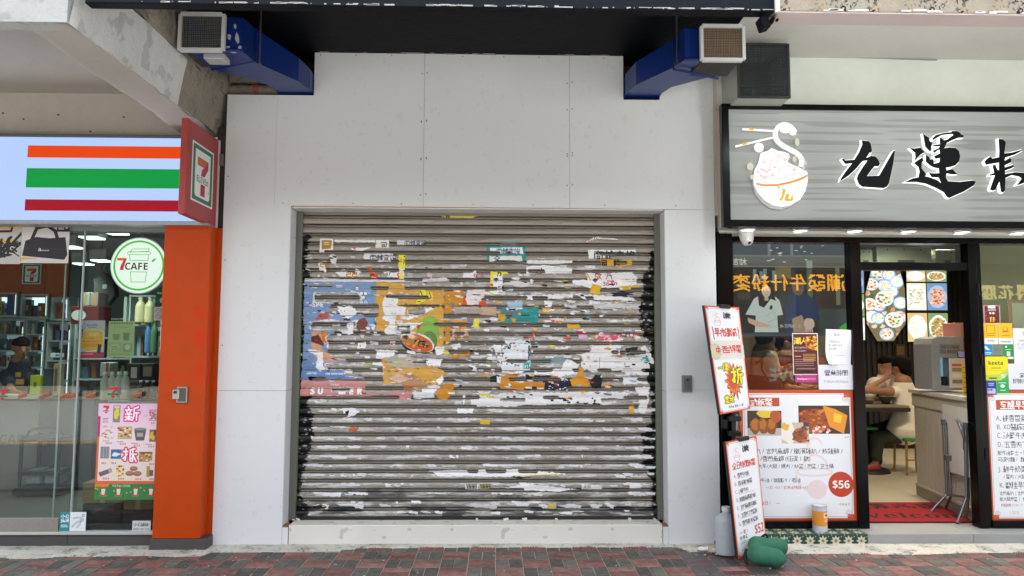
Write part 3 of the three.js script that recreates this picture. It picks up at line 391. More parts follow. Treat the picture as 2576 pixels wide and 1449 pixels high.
{
  const BL = '#7f9bc0', OR = '#d9a548', DO = '#cd8a26', SA = '#d0908a';
  // residue of long gone sheets
  streaks(775, 1630, 11, 20, 7, 46); streaks(775, 1640, 21, 33, 8, 40); streaks(1140, 1630, 5, 12, 4, 40); streaks(1560, 1640, 20, 31, 4, 44); streaks(770, 900, 20, 32, 2, 60);
  // blue poster
  PA(BL, [[75, 100], [858, 108], [855, 350], [850, 640], [660, 620], [75, 590]], 1); PA(BL, [[90, 560], [420, 640], [330, 900], [560, 1000], [600, 1080], [780, 1190], [70, 1190]], 1);
  PA('#6c8dba', [[75, 980], [540, 1080], [770, 1190], [70, 1190]], 1); PA('#b6604e', [[205, 530], [230, 480], [300, 445], [375, 450], [330, 530]], 0.8); PA('#7f4a40', [[640, 570], [690, 520], [740, 505], [775, 560], [770, 620], [740, 690], [690, 670], [650, 610]], 1.2);
  PA('#d9a07f', [[170, 655], [330, 655], [340, 800], [260, 790], [300, 870], [390, 920], [540, 920], [545, 990], [330, 1000], [230, 960], [165, 820]], 1); PA('#6a2d22', [[165, 720], [240, 690], [300, 790], [300, 820], [165, 775]], 1); PA('#d4703c', [[280, 700], [340, 710], [365, 770], [290, 775]], 1); PA('#c98a2a', [[265, 660], [340, 660], [345, 700], [270, 705]], 1);
  PA('#e9e9e6', [[90, 560], [380, 520], [540, 560], [690, 520], [560, 640], [620, 700], [520, 690], [330, 560]], 2); PA('#3a2a2a', [[490, 480], [540, 470], [590, 535], [520, 535]], 1);
  PA('#f4f4f2', [[120, 850], [290, 880], [300, 1030], [325, 1080], [270, 1100], [225, 1060], [235, 930], [150, 890]], 1.5);
  txt(pg, 'SPE', ...A(165, 360), 17, '#eef1f4', { bold: true }); txt(pg, 'AD', ...A(690, 345), 14, '#dfe8f2'); txt(pg, 'AND THE', ...A(125, 1120), 6, '#f3f5f8'); txt(pg, 'FOR YOUR FREE', ...A(330, 1125), 6, '#f3f5f8'); txt(pg, 'ISRAEL', ...A(420, 150), 5, '#eef2f8');
  for (const [x, y] of [[700, 235], [745, 235], [720, 280], [650, 180], [1000, 240], [1060, 215], [1100, 225], [970, 245]]) { const q = A(x, y); disc(pg, q[0], q[1], 5.4, '#4b556b'); disc(pg, q[0], q[1], 4.4, '#f4f4f4'); }
  // amber poster beside it
  PA(OR, [[860, 108], [1165, 115], [1170, 190], [1600, 180], [1600, 830], [1540, 880], [1120, 700], [870, 640], [855, 350]], 1); PA(OR, [[925, 960], [980, 935], [1060, 1060], [1500, 1040], [1610, 1090], [1610, 1140], [1500, 1270], [950, 1230], [945, 1020]], 1.6);
  PA(DO, [[1605, 205], [1780, 215], [1795, 340], [1690, 365], [1690, 450], [1610, 460]], 1); PA(DO, [[1610, 530], [1675, 535], [1675, 780], [1620, 805]], 1);
  PA('#b9b39f', [[950, 960], [1050, 930], [1450, 960], [1420, 1030], [1250, 1065], [1060, 1045]], 1.4); txt(pg, 'freshly made', ...A(1055, 1015), 8, '#d8a93f'); PA('#b98d62', [[1000, 1140], [1270, 1120], [1440, 1240], [1380, 1310], [1160, 1310], [1010, 1200]], 2); PA('#d9b79a', [[1010, 1170], [1120, 1120], [1260, 1180], [1120, 1230]], 2); PA('#a9642a', [[1180, 1250], [1330, 1270], [1290, 1310], [1190, 1310]], 1.5);
  { const q = A(1420, 690); pg.save(); pg.translate(...q); pg.rotate(0.25); disc(pg, 0, 0, 29, '#8bb84b', 50); disc(pg, 8, 18, 22, '#5c8a3a', 28); pg.restore(); const r = A(1310, 770); pg.save(); pg.translate(...r); pg.rotate(0.35); disc(pg, 6, 6, 46, '#2c332b', 25); disc(pg, 2, 0, 44, '#e7e1d6', 23); disc(pg, 2, 2, 41, '#c8632b', 20); disc(pg, 12, 0, 22, '#31302a', 9); pg.restore(); for (let i = 0; i < 40; i++) blob(pg, r[0] + rr(-34, 34), r[1] + rr(-8, 18), rr(2, 5), rr(1, 3), ['#d8762f', '#b5501f', '#e39a4e'][i % 3], 0.4, 8); blob(pg, r[0] - 18, r[1] - 9, 20, 12, '#b9824a'); blob(pg, r[0] - 12, r[1] - 13, 9, 6, '#e6c79a'); blob(pg, r[0] - 28, r[1] - 12, 6, 6, '#5a3518'); txt(pg, 'LESS', ...A(1320, 500), 7, '#c8d58e'); }
  PA('#efece8', [[930, 330], [1000, 210], [1100, 260], [1090, 370], [1190, 380], [1180, 470], [960, 480], [940, 420]], 2.5); PA('#f1f0ee', [[950, 470], [1080, 475], [1080, 710], [980, 700], [960, 640], [1010, 560], [930, 520]], 3); PA('#f3f2f0', [[1120, 520], [1250, 470], [1340, 400], [1440, 390], [1500, 360], [1540, 380], [1360, 470], [1220, 530]], 2); PA('#f1efec', [[1085, 560], [1380, 555], [1320, 600], [1210, 660], [1120, 610]], 2); PA('#c6432a', [[1300, 600], [1370, 560], [1330, 640]], 1);
  PA('#f0e23a', [[1330, 260], [1370, 170], [1400, 180], [1415, 300], [1330, 350], [1290, 350], [1310, 300]], 2); PA('#f0e23a', [[1415, 215], [1470, 220], [1480, 300], [1440, 310]], 2); line(pg, '#232016', 2, A(1345, 210), A(1372, 270), A(1350, 290)); line(pg, '#232016', 2, A(1440, 220), A(1462, 280), A(1435, 290)); line(pg, '#232016', 1.6, A(1310, 325), A(1350, 320));
  // ripped openings in both
  for (const t of [[190, 225, 690, 335], [60, 130, 400, 165], [345, 345, 900, 470], [610, 395, 870, 470], [150, 545, 640, 640], [330, 690, 1120, 850], [380, 890, 880, 960], [330, 1010, 950, 1080], [540, 1095, 950, 1160], [640, 1170, 960, 1230], [1170, 130, 1600, 195], [960, 235, 1330, 285], [1100, 355, 1560, 385], [1210, 395, 1400, 465], [1090, 590, 1240, 690], [1190, 900, 1560, 940], [1260, 985, 1600, 1040], [780, 1240, 1180, 1310]]) { const a = A(t[0], t[1]), b = A(t[2], t[3]); tear(a[0], a[1], b[0], b[1]); }
  for (let i = 0; i < 46; i++) { const q = A(rr(330, 1200), rr(380, 1100)); scrap(q[0], q[1], rr(4, 26), rr(3, 9)); }
  PA('#f4f4f2', [[430, 370], [600, 375], [660, 440], [560, 520], [470, 470]], 2.5); disc(pg, ...A(482, 430), 1.3, '#333'); disc(pg, ...A(520, 432), 1.3, '#333'); PA('#eeeeeb', [[550, 570], [610, 560], [620, 680], [560, 700]], 2.5); PA('#f2f1ef', [[865, 860], [1080, 860], [1060, 930], [960, 950], [880, 960]], 3); PA('#f2f1ef', [[1210, 860], [1270, 870], [1300, 910], [1200, 890]], 2); PA('#a9c14b', [[730, 1030], [790, 975], [830, 1000], [825, 1025]], 1); PA('#efeeea', [[835, 980], [920, 975], [950, 1040], [830, 1025]], 1.5);
  PA('#f0efec', [[668, 790], [760, 770], [755, 840], [670, 850]], 2); txt(pg, '3', ...A(690, 815), 7, '#c03040'); PA('#efefec', [[1020, 770], [1075, 765], [1070, 820], [1020, 810]], 1); txt(pg, '子', ...A(1020, 790), 7, '#c02838'); zh(pg, '女', ...A(1022, 770), 11, '#c02838', { w: 0.14 });
  PA('#f3f1ee', [[1510, 830], [1610, 820], [1620, 900], [1530, 920]], 3); PA('#e5d23e', [[1600, 860], [1690, 870], [1690, 900], [1610, 910]], 2); PA('#f1f0ed', [[1410, 950], [1600, 960], [1570, 1040], [1430, 1030]], 3); PA('#f4f3f1', [[1520, 1200], [1590, 1140], [1610, 1190], [1560, 1250]], 1.5); PA('#f2f1ee', [[1370, 1290], [1500, 1245], [1590, 1270], [1490, 1340], [1380, 1330]], 2.5); PA(DO, [[1510, 1320], [1600, 1240], [1740, 1230], [1700, 1340], [1640, 1420], [1560, 1400]], 2.5);
  // salmon poster under the blue one
  PA(SA, [[68, 1192], [770, 1205], [760, 1300], [780, 1335], [930, 1345], [920, 1375], [60, 1372]], 1.4); txt(pg, 'ISRAEL', ...A(385, 1245), 7, '#f6e6e2');
  'SU MER'.split('').forEach((ch, i) => { const q = A([170, 245, 420, 470, 585, 670][i], 1315); pg.font = 'bold 21px sans-serif'; pg.textAlign = 'left'; pg.textBaseline = 'middle'; pg.lineJoin = 'round'; pg.lineWidth = 4.5; pg.strokeStyle = '#9a4b48'; pg.strokeText(ch, ...q); pg.lineWidth = 2.5; pg.strokeStyle = '#f7f2f0'; pg.strokeText(ch, ...q); pg.fillStyle = '#f7f2f0'; pg.fillText(ch, ...q); });
  { const a = A(390, 1275), b = A(600, 1320); tear(a[0], a[1], b[0], b[1], 1.6); const c = A(70, 1373), d = A(580, 1405); tear(c[0], c[1], d[0], d[1]); } PA('#cf8d85', [[1015, 1320], [1255, 1320], [1255, 1410], [1020, 1410]], 1.2); PA('#e4e4e4', [[1260, 1320], [1490, 1330], [1510, 1380], [1300, 1400]], 3);
  // upper notices
  P('#ece9e2', box4(801, 603, 835, 638), 1.2); P('#b0883f', [[806, 607], [831, 607], [829, 629], [806, 631]], 0.6); rect(pg, 811, 612, 13, 2, '#efe3c8'); rect(pg, 811, 617, 13, 2, '#efe3c8'); P('#e7e5df', box4(838, 606, 940, 612), 1.6); P('#efeeea', box4(941, 606, 975, 627), 1); zh(pg, '司', 955, 609, 15, '#1d1d1d', { w: 0.13 }); rect(pg, 941, 626, 34, 1.5, '#c7a14a'); P('#efeeeb', [[880, 627], [935, 625], [905, 634], [884, 634]], 1); zh(pg, '五', 884, 625, 9, '#c43040', { w: 0.14 });
  P('#dfe0e0', [[994, 607], [1020, 605], [1066, 609], [1058, 614], [1060, 617], [996, 618]], 1.2); zh(pg, '商舖查詢', 1014, 605.5, 13, '#3d4147', { w: 0.1 });
  P('#e6e7e9', [[912, 641], [983, 640], [988, 645], [984, 660], [950, 662], [911, 664]], 1); zh(pg, '商舖查詢', 928, 643, 15.5, '#33383f', { w: 0.1 }); P('#f0e534', box4(999, 643, 1016, 678), 1); zh(pg, '刂', 1002, 654, 13, '#232313'); P('#f3ead0', box4(1000, 678, 1014, 706), 2); P('#efe04a', box4(1001, 690, 1012, 704), 2);
  for (const [x, y, w, h, c] of [[826, 641, 20, 30, '#d9d9d8'], [798, 664, 20, 26, '#efebe2'], [840, 688, 60, 14, '#efede8'], [880, 680, 24, 18, '#e8e6e4'], [921, 676, 12, 8, '#e2551f'], [924, 690, 24, 16, '#e2551f'], [960, 687, 42, 16, '#f0efed'], [997, 690, 5, 16, '#e0452a'], [1088, 530, 118, 17, '#d9c951'], [1070, 688, 14, 16, '#d9c3b2']]) scrap(x, y, w, h, c); zh(pg, '己己', 802, 665, 12, '#a77b2c', { w: 0.18 }); zh(pg, '己己', 868, 688, 14, '#c08a22', { w: 0.2 }); txt(pg, '6', 884, 690, 12, '#444'); txt(pg, '67', 968, 694, 11, '#333'); line(pg, '#25241c', 2, [928, 700], [935, 694], [942, 702]); zh(pg, '商舖出租', 1100, 536, 11, '#3b3820', { w: 0.14, gap: 0.5 });
  P(W1(), [[765, 706], [1010, 708], [1120, 702], [1128, 711], [1010, 714], [765, 714]], 1.2);
  // teal notice
  P('#2f948f', box4(1222, 610, 1319, 655), 1.4); P('#e9ecee', [[1229, 624], [1312, 622], [1315, 640], [1280, 636], [1230, 642]], 1.2); zh(pg, '商舖查詢', 1246, 625, 14, '#47525e', { w: 0.1 }); rect(pg, 1232, 613, 80, 5, '#7f3d4d'); disc(pg, 1232, 615.5, 3, '#c03548'); P('#e8e8e4', [[1228, 646], [1310, 644], [1312, 658], [1228, 660]], 1.4); zh(pg, '全甘', 1240, 645, 15, '#23252a', { w: 0.12, gap: 0.7 });
  P('#ebebe9', [[1322, 656], [1438, 655], [1438, 661], [1400, 665], [1322, 664]], 1); P('#ebebe9', [[1322, 672], [1370, 668], [1440, 676], [1436, 690], [1322, 692]], 2.2); zh(pg, '少致电', 1350, 676, 18, '#26262a', { w: 0.14, gap: 0.4 }); tear(1330, 690, 1436, 700);
  P('#eaeae8', [[1478, 628], [1600, 627], [1600, 634], [1540, 636], [1538, 648], [1480, 651]], 1); zh(pg, '商舖查詢', 1494, 630, 21, '#23252a', { w: 0.13, gap: 0.28 }); tear(1535, 640, 1610, 652, 1.4); P('#d5a22a', [[1508, 652], [1590, 653], [1590, 668], [1560, 672], [1514, 668]], 2); zh(pg, '司租訂詢', 1512, 653, 15, '#1d1b16', { w: 0.2, gap: 0.2 });
  P('#e6e4e0', [[1472, 686], [1500, 690], [1590, 684], [1605, 702], [1480, 712]], 2.2); P('#f0eeea', [[1440, 706], [1600, 704], [1606, 722], [1490, 728], [1440, 716]], 2); zh(pg, '啟八', 1496, 688, 16, '#b03252', { w: 0.12, gap: 0.7 }); txt(pg, '36 80', 1515, 716, 15, '#b02a4c'); P('#e2b62c', [[1488, 716], [1512, 722], [1506, 744], [1482, 740]], 1.4); P('#d9a925', [[1560, 722], [1605, 718], [1606, 730], [1560, 732]], 1.6); line(pg, '#d9a925', 3, [1474, 688], [1484, 706]);
  P('#d8d8d6', [[1258, 716], [1300, 708], [1340, 722], [1310, 726]], 1.6); P('#e9e9e8', [[1262, 748], [1440, 742], [1440, 752], [1300, 760]], 2.2); P('#ebebe9', [[1440, 742], [1560, 748], [1605, 752], [1600, 760], [1470, 756]], 2.4); blob(pg, 1565, 742, 26, 6, '#26262a', 0.5, 18); P('#ebebea', box4(1481, 744, 1488, 770), 1.4); P('#cfd0d0', [[1420, 772], [1480, 768], [1600, 770], [1610, 780], [1440, 780]], 2.6); scrap(1502, 766, 110, 10); P('#a4c9e2', [[1272, 765], [1312, 764], [1312, 776], [1275, 776]], 0.8); P('#f2f2f0', [[1366, 760], [1388, 762], [1384, 778], [1370, 778]], 1); P('#c9a043', [[1361, 778], [1388, 778], [1388, 794], [1362, 792]], 1); txt(pg, 'OUR', 1375, 786, 10, '#efe6d2', { align: 'center' });
  // yellow strips
  P('#f1e430', [[1231, 686], [1272, 686], [1278, 692], [1240, 696], [1238, 740], [1230, 748]], 1); P('#efeeea', box4(1238, 694, 1262, 744), 1.6); zh(pg, '乃二', 1248, 686, 12, '#26251c', { w: 0.16 }); txt(pg, '56', 1250, 728, 15, '#222'); P('#ececea', [[1165, 686], [1196, 684], [1196, 712], [1168, 714], [1160, 702]], 2); txt(pg, '9', 1188, 698, 17, '#c23046'); txt(pg, '6', 1206, 695, 16, '#c26070');
  // middle: dark orange menu, food strip, teal panel
  PB(DO, [[0, 170], [100, 180], [110, 330], [0, 345]], 1.2); PB('#e8dcd6', [[140, 180], [330, 170], [320, 230], [260, 330], [110, 330]], 3); PB('#e0562a', [[270, 290], [330, 290], [355, 340], [260, 340]], 1.6); PB('#e0562a', [[110, 220], [140, 330], [100, 330]], 1.6); PB('#c9a78e', [[0, 350], [440, 350], [440, 440], [20, 430]], 1.6); PB('#a79f9a', [[30, 370], [300, 375], [295, 415], [30, 415]], 1); zh(pg, '一一', ...B(90, 385), 6, '#eee'); PB('#d99a3a', [[0, 490], [140, 500], [140, 570], [0, 580]], 1.4); for (let i = 0; i < 12; i++) blob(pg, ...B(rr(0, 130), rr(510, 570)), rr(5, 9), rr(4, 8), ['#c9801f', '#dc9a3a', '#b56d1a'][i % 3], 0.2); PB('#d8b48f', [[0, 590], [160, 600], [160, 680], [0, 690]], 1.4); for (let i = 0; i < 14; i++) blob(pg, ...B(rr(0, 150), rr(600, 680)), rr(4, 9), rr(4, 8), ['#c9a27e', '#e3c6a6', '#9b7450'][i % 3], 0.3); PB('#c9862f', [[0, 790], [160, 800], [170, 860], [0, 880]], 3); PB('#8c7a9a', [[140, 455], [215, 455], [215, 505], [150, 510]], 1); PB('#e9dc56', [[190, 560], [230, 470], [270, 480], [270, 580]], 2.4);
  PB('#2f918f', [[500, 360], [870, 360], [875, 520], [600, 530], [480, 525]], 2); zh(pg, '乃己呂田己', ...B(505, 395), 9, '#b73a4c', { w: 0.16 }); rect(pg, ...B(640, 470), 48, 1.2, '#1d6d70'); rect(pg, ...B(640, 490), 40, 1.2, '#1d6d70'); PB('#eef0ee', [[540, 360], [700, 355], [650, 385], [560, 385]], 2); PB('#d5a22f', [[460, 420], [540, 430], [530, 500], [470, 510]], 2); PB('#d5a22f', [[590, 465], [655, 475], [615, 530]], 1.4); PB('#493a2f', [[530, 430], [610, 440], [560, 475]], 1.5); PB('#2f918f', box4(0, 0, 0.1, 0.1), 0); { const a = B(500, 505), b = B(800, 545); tear(a[0], a[1], b[0], b[1]); }
  PB('#dfa92f', [[1165, 525], [1290, 530], [1300, 570], [1170, 575]], 2); PB('#e0562a', [[970, 480], [1040, 485], [1030, 510]], 1.2); PB('#e0501f', [[808, 600], [835, 605], [832, 700], [810, 690]], 1); PB('#b7273c', [[1255, 600], [1370, 610], [1370, 630], [1260, 630]], 1.2); PB('#d9b6cf', [[1280, 635], [1370, 635], [1370, 680], [1285, 680]], 1.4); PB('#e0566e', [[1460, 620], [1720, 625], [1700, 690], [1450, 690]], 3); for (let i = 0; i < 26; i++) blob(pg, ...B(rr(1460, 1900), rr(625, 690)), rr(2, 7), rr(2, 4), ['#f0b9c2', '#e83f5e', '#d9cdb8', '#f4e6e6'][i % 4], 0.4, 8); PB('#e9ebe8', [[600, 40], [610, 60], [600, 60]], 1);
  // big white sheets lower right
  PB('#ecebe7', [[1390, 700], [1710, 690], [1700, 850], [1880, 870], [1900, 860], [2000, 900], [1985, 1140], [1740, 1150], [1720, 1000], [1460, 1040], [1310, 980], [1320, 830], [1400, 810]], 3); PB('#e9e9e6', [[1910, 770], [1960, 740], [2040, 880], [2040, 940], [1920, 900]], 3.4); for (let i = 0; i < 12; i++) blob(pg, ...B(rr(1920, 2010), rr(870, 930)), rr(2, 5), rr(1.5, 3), '#3a9a90', 0.5, 8); PB('#26282a', [[1760, 770], [1880, 755], [1890, 840], [1770, 850]], 2.4); txt(pg, 'O', ...B(1740, 935), 7, '#555'); rect(pg, ...B(1730, 985), 24, 1.5, '#777'); zh(pg, '臣己', ...B(1800, 1035), 9, '#555'); zh(pg, '司', ...B(1360, 850), 9, '#c0603a'); txt(pg, 'S', ...B(1390, 960), 7, '#c0603a'); line(pg, '#55585a', 0.8, B(1495, 870), B(1490, 1020)); PB('#efeeea', [[1850, 1180], [2000, 1170], [1985, 1330], [1940, 1449], [1895, 1440], [1890, 1260]], 3); PB('#dcae2f', [[1790, 1370], [1840, 1365], [1835, 1449], [1780, 1445]], 1.4); line(pg, '#e0702a', 2, B(1430, 745), B(1640, 740)); PB('#e09a2c', [[1540, 1140], [1610, 1135], [1620, 1180], [1550, 1190]], 1.6);
  for (const t of [[1400, 1020, 1760, 1060], [1720, 1050, 2000, 1080], [1590, 850, 2000, 868], [1330, 700, 1400, 760], [1560, 1200, 1850, 1250]]) { const a = B(t[0], t[1]), b = B(t[2], t[3]); tear(a[0], a[1], b[0], b[1]); }
  // centre: bluish white sheet, teal 31 corner
  PB('#e3e8e8', [[500, 700], [780, 690], [790, 1000], [660, 1040], [500, 1030]], 3); for (let i = 0; i < 60; i++) blob(pg, ...B(rr(380, 800), rr(700, 960)), rr(1, 5), rr(1, 3), ['#2b2d30', '#7f8b90', '#f2f4f4', '#5f7f86'][i % 4], 0.6, 8); PB('#2f3f52', [[768, 750], [785, 750], [782, 900], [766, 900]], 0.8); PB('#2f9a98', [[720, 935], [780, 930], [780, 990], [720, 990]], 0.8); txt(pg, '31', ...B(722, 965), 11, '#e8f0f0'); txt(pg, 'HAVE FUN', ...B(750, 922), 7, '#3a9a98'); PB('#f0f0ee', [[415, 740], [490, 740], [490, 830], [440, 820]], 2.5); PB('#8aa0a8', [[900, 875], [1150, 885], [1150, 935], [910, 940]], 1.2); PB('#f1f0ee', [[1160, 890], [1230, 920], [1275, 960], [1270, 1040], [1150, 1060], [820, 1050], [830, 1000], [1100, 990]], 3); PB('#f0f0ee', [[680, 800], [705, 800], [710, 1030], [680, 1040]], 1.2); for (let i = 0; i < 30; i++) { const q = B(rr(130, 480), rr(780, 1060)); scrap(q[0], q[1], rr(4, 22), rr(3, 9), ['#e8eaea', '#d0dadc', '#f2f2f0'][i % 3]); }
  // black and orange poster
  PB(DO, [[490, 1075], [560, 1045], [680, 1040], [700, 1120], [940, 1130], [930, 1190], [770, 1215], [480, 1190], [470, 1165]], 1.2); PB('#1c1d33', [[740, 1050], [820, 1050], [1000, 1060], [1040, 1100], [1190, 1090], [1230, 1150], [1220, 1215], [930, 1200], [940, 1130], [740, 1110]], 2); PB('#1a1c24', [[380, 1080], [450, 1050], [480, 1060], [450, 1130], [380, 1125]], 1.6); PB('#d9962a', [[1190, 1100], [1270, 1060], [1260, 980], [1320, 970], [1340, 1060], [1385, 1110], [1380, 1160], [1330, 1235], [1220, 1190]], 1.6); PB('#f1f0ee', [[450, 1070], [495, 1080], [490, 1140], [450, 1130]], 1.2); txt(pg, '?', ...B(470, 1105), 9, '#c0303a'); PB('#efeeec', [[670, 1060], [735, 1040], [720, 1120], [680, 1140]], 1.6); line(pg, '#c0302a', 2.4, B(685, 1085), B(690, 1120)); PB('#4a2c14', [[780, 1170], [855, 1172], [855, 1205], [780, 1205]], 0.5); for (let i = 0; i < 20; i++) blob(pg, ...B(rr(950, 1180), rr(1070, 1210)), rr(1.5, 4), rr(1, 2), '#f0f0ee', 0.5, 7); PB('#f0efed', [[1010, 1050], [1130, 1050], [1110, 1090], [1030, 1090]], 2); PB('#201c1a', [[1440, 1050], [1505, 1040], [1515, 1190], [1440, 1190], [1390, 1140]], 3);
  // broad white band below
  PB('#e8e7e4', [[730, 1235], [1840, 1225], [1720, 1300], [1560, 1360], [1300, 1340], [760, 1370], [190, 1380], [200, 1260], [400, 1250]], 3.2); for (let i = 0; i < 14; i++) blob(pg, ...B(rr(960, 1500), rr(1290, 1350)), rr(2, 6), rr(1.5, 4), '#2b2a2c', 0.6, 8); PB('#f2f1ef', [[110, 1260], [135, 1255], [125, 1370], [110, 1370]], 1.4); PB('#f1f0ee', [[60, 1390], [220, 1360], [210, 1449], [60, 1449]], 3); for (const t of [[480, 1290, 740, 1330], [1500, 1290, 1890, 1330], [0, 1290, 190, 1310]]) { const a = B(t[0], t[1]), b = B(t[2], t[3]); tear(a[0], a[1], b[0], b[1]); }
  // lower bits named in the photograph
  P('#f1f1ef', [[868, 1040], [912, 1040], [898, 1052], [870, 1060]], 1); P('#222', [[873, 1043], [884, 1040], [880, 1054]], 0.6); P('#d65a2a', [[884, 1084], [908, 1082], [903, 1091], [882, 1091]], 0.6); P('#d8bd3e', box4(1208, 1063, 1232, 1075), 0.6); P('#f0efed', [[1080, 1190], [1290, 1185], [1420, 1198], [1300, 1205], [1110, 1204]], 2.4); line(pg, '#dfce3c', 2, [1290, 1203], [1395, 1199], [1400, 1196]); P('#26262a', [[1282, 1203], [1340, 1206], [1300, 1210]], 1.6);
  P('#e4e4e0', box4(1172, 1222, 1204, 1236), 0.8); P('#cfc884', box4(1206, 1222, 1232, 1236), 0.8); for (const x of [1174, 1182, 1190, 1208, 1216, 1224]) zh(pg, '目', x, 1223, 11, '#44443c', { w: 0.16 }); P('#f2f1ef', [[1270, 1232], [1320, 1222], [1448, 1236], [1400, 1242], [1290, 1238]], 2); P('#e6e6e2', [[1460, 1224], [1510, 1226], [1510, 1236], [1460, 1236]], 1); zh(pg, '全司', 1464, 1225, 9, '#555'); P('#f2f1ee', box4(1578, 1222, 1606, 1234), 1); for (const [x, w] of [[800, 40], [895, 30], [960, 30], [1170, 80], [1350, 26], [1400, 60], [1480, 30], [1520, 20]]) scrap(x, 1272, w, 12); P('#cdbd68', box4(1376, 1271, 1396, 1284), 1); blob(pg, 815, 1279, 16, 5, '#1f1f1b'); rect(pg, 822, 1275, 7, 4, '#b5c25a'); txt(pg, 'CANG', 1536, 1068, 6, '#666');
  P('#f1f0ee', [[1562, 602], [1500, 598], [1478, 606], [1466, 612], [1490, 596], [1520, 590]], 1); for (let i = 0; i < 6; i++) line(pg, '#a83a44', 1.2, [1472 + i * 7, 610 - i * 3], [1475 + i * 7, 604 - i * 3]);
  // small torn bits of many sheets through the crowded middle
  for (let i = 0; i < 330; i++) { const x = rr(1125, 1600), y = rr(690, 1010), c = ['#efeeec', '#e9e9e7', '#f3f2f0', '#23242a', '#2c2a2c', '#d9962a', '#c9a27e', '#9fb4bc', '#d8d2c4', '#7a8288', '#e5d245', '#c4553a', '#4e9a98'][Math.floor(Math.pow(rnd(), 1.5) * 13)]; scrap(x, y, rr(3, 24), rr(1.5, 7), c, 1.2); }
  for (let i = 0; i < 150; i++) { const x = rr(765, 1120), y = rr(640, 1010); if (y > 720 && rnd() < 0.6) continue; scrap(x, y, rr(3, 16), rr(1.5, 5), rnd() < 0.8 ? W1() : '#3a342e', 1); }
  for (let i = 0; i < 170; i++) { const x = rr(765, 1130), y = rr(712, 1000); if (rnd() < 0.55) { pg.globalCompositeOperation = 'destination-out'; scrap(x, y, rr(2, 13), rr(1, 4), '#000', 0.8); pg.globalCompositeOperation = 'source-over'; } else { pg.globalCompositeOperation = 'source-atop'; scrap(x, y, rr(2, 16), rr(1, 4), W1(), 0.8); pg.globalCompositeOperation = 'source-over'; } }
  // vertical peel marks and creases: thin cuts
  pg.globalCompositeOperation = 'destination-out'; for (let k = 1; k < 33; k++) for (let i = 0; i < 9; i++) { const x = rr(760, 1630), quiet = x < 1130 && k > 7 && k < 20, w = quiet ? rr(10, 95) : rr(8, 60); if (rnd() < (quiet ? 0.26 : 0.8)) { jagged(pg, [[x, gy(k) + 3], [x + 4, gy(k) - 0.6], [x + w * 0.5, gy(k) - 1], [x + w - 3, gy(k) - 0.5], [x + w, gy(k) + 4], [x + w - 4, gy(k) + 9], [x + w * 0.5, gy(k) + 9.4], [x + 5, gy(k) + 8.6]], 1); pg.fill(); } } pg.globalCompositeOperation = 'source-over';
  pg.globalCompositeOperation = 'source-atop'; for (let i = 0; i < 2600; i++) { const c = rnd() < 0.6 ? 90 : 250; blob(pg, rr(757, 1648), rr(600, 1300), rr(1, 16), rr(0.5, 2), RGB(c, c * 0.97, c * 0.92, rr(0.06, 0.2)), 0.5, 8); } for (let i = 0; i < 260; i++) { const x = rr(765, 1630), y = rr(700, 1010); line(pg, RGB(120, 112, 104, 0.3), 0.7, [x, y], [x + rr(-14, 14), y + rr(-8, 8)], [x + rr(-24, 24), y + rr(-12, 12)]); } pg.globalCompositeOperation = 'source-over';
}
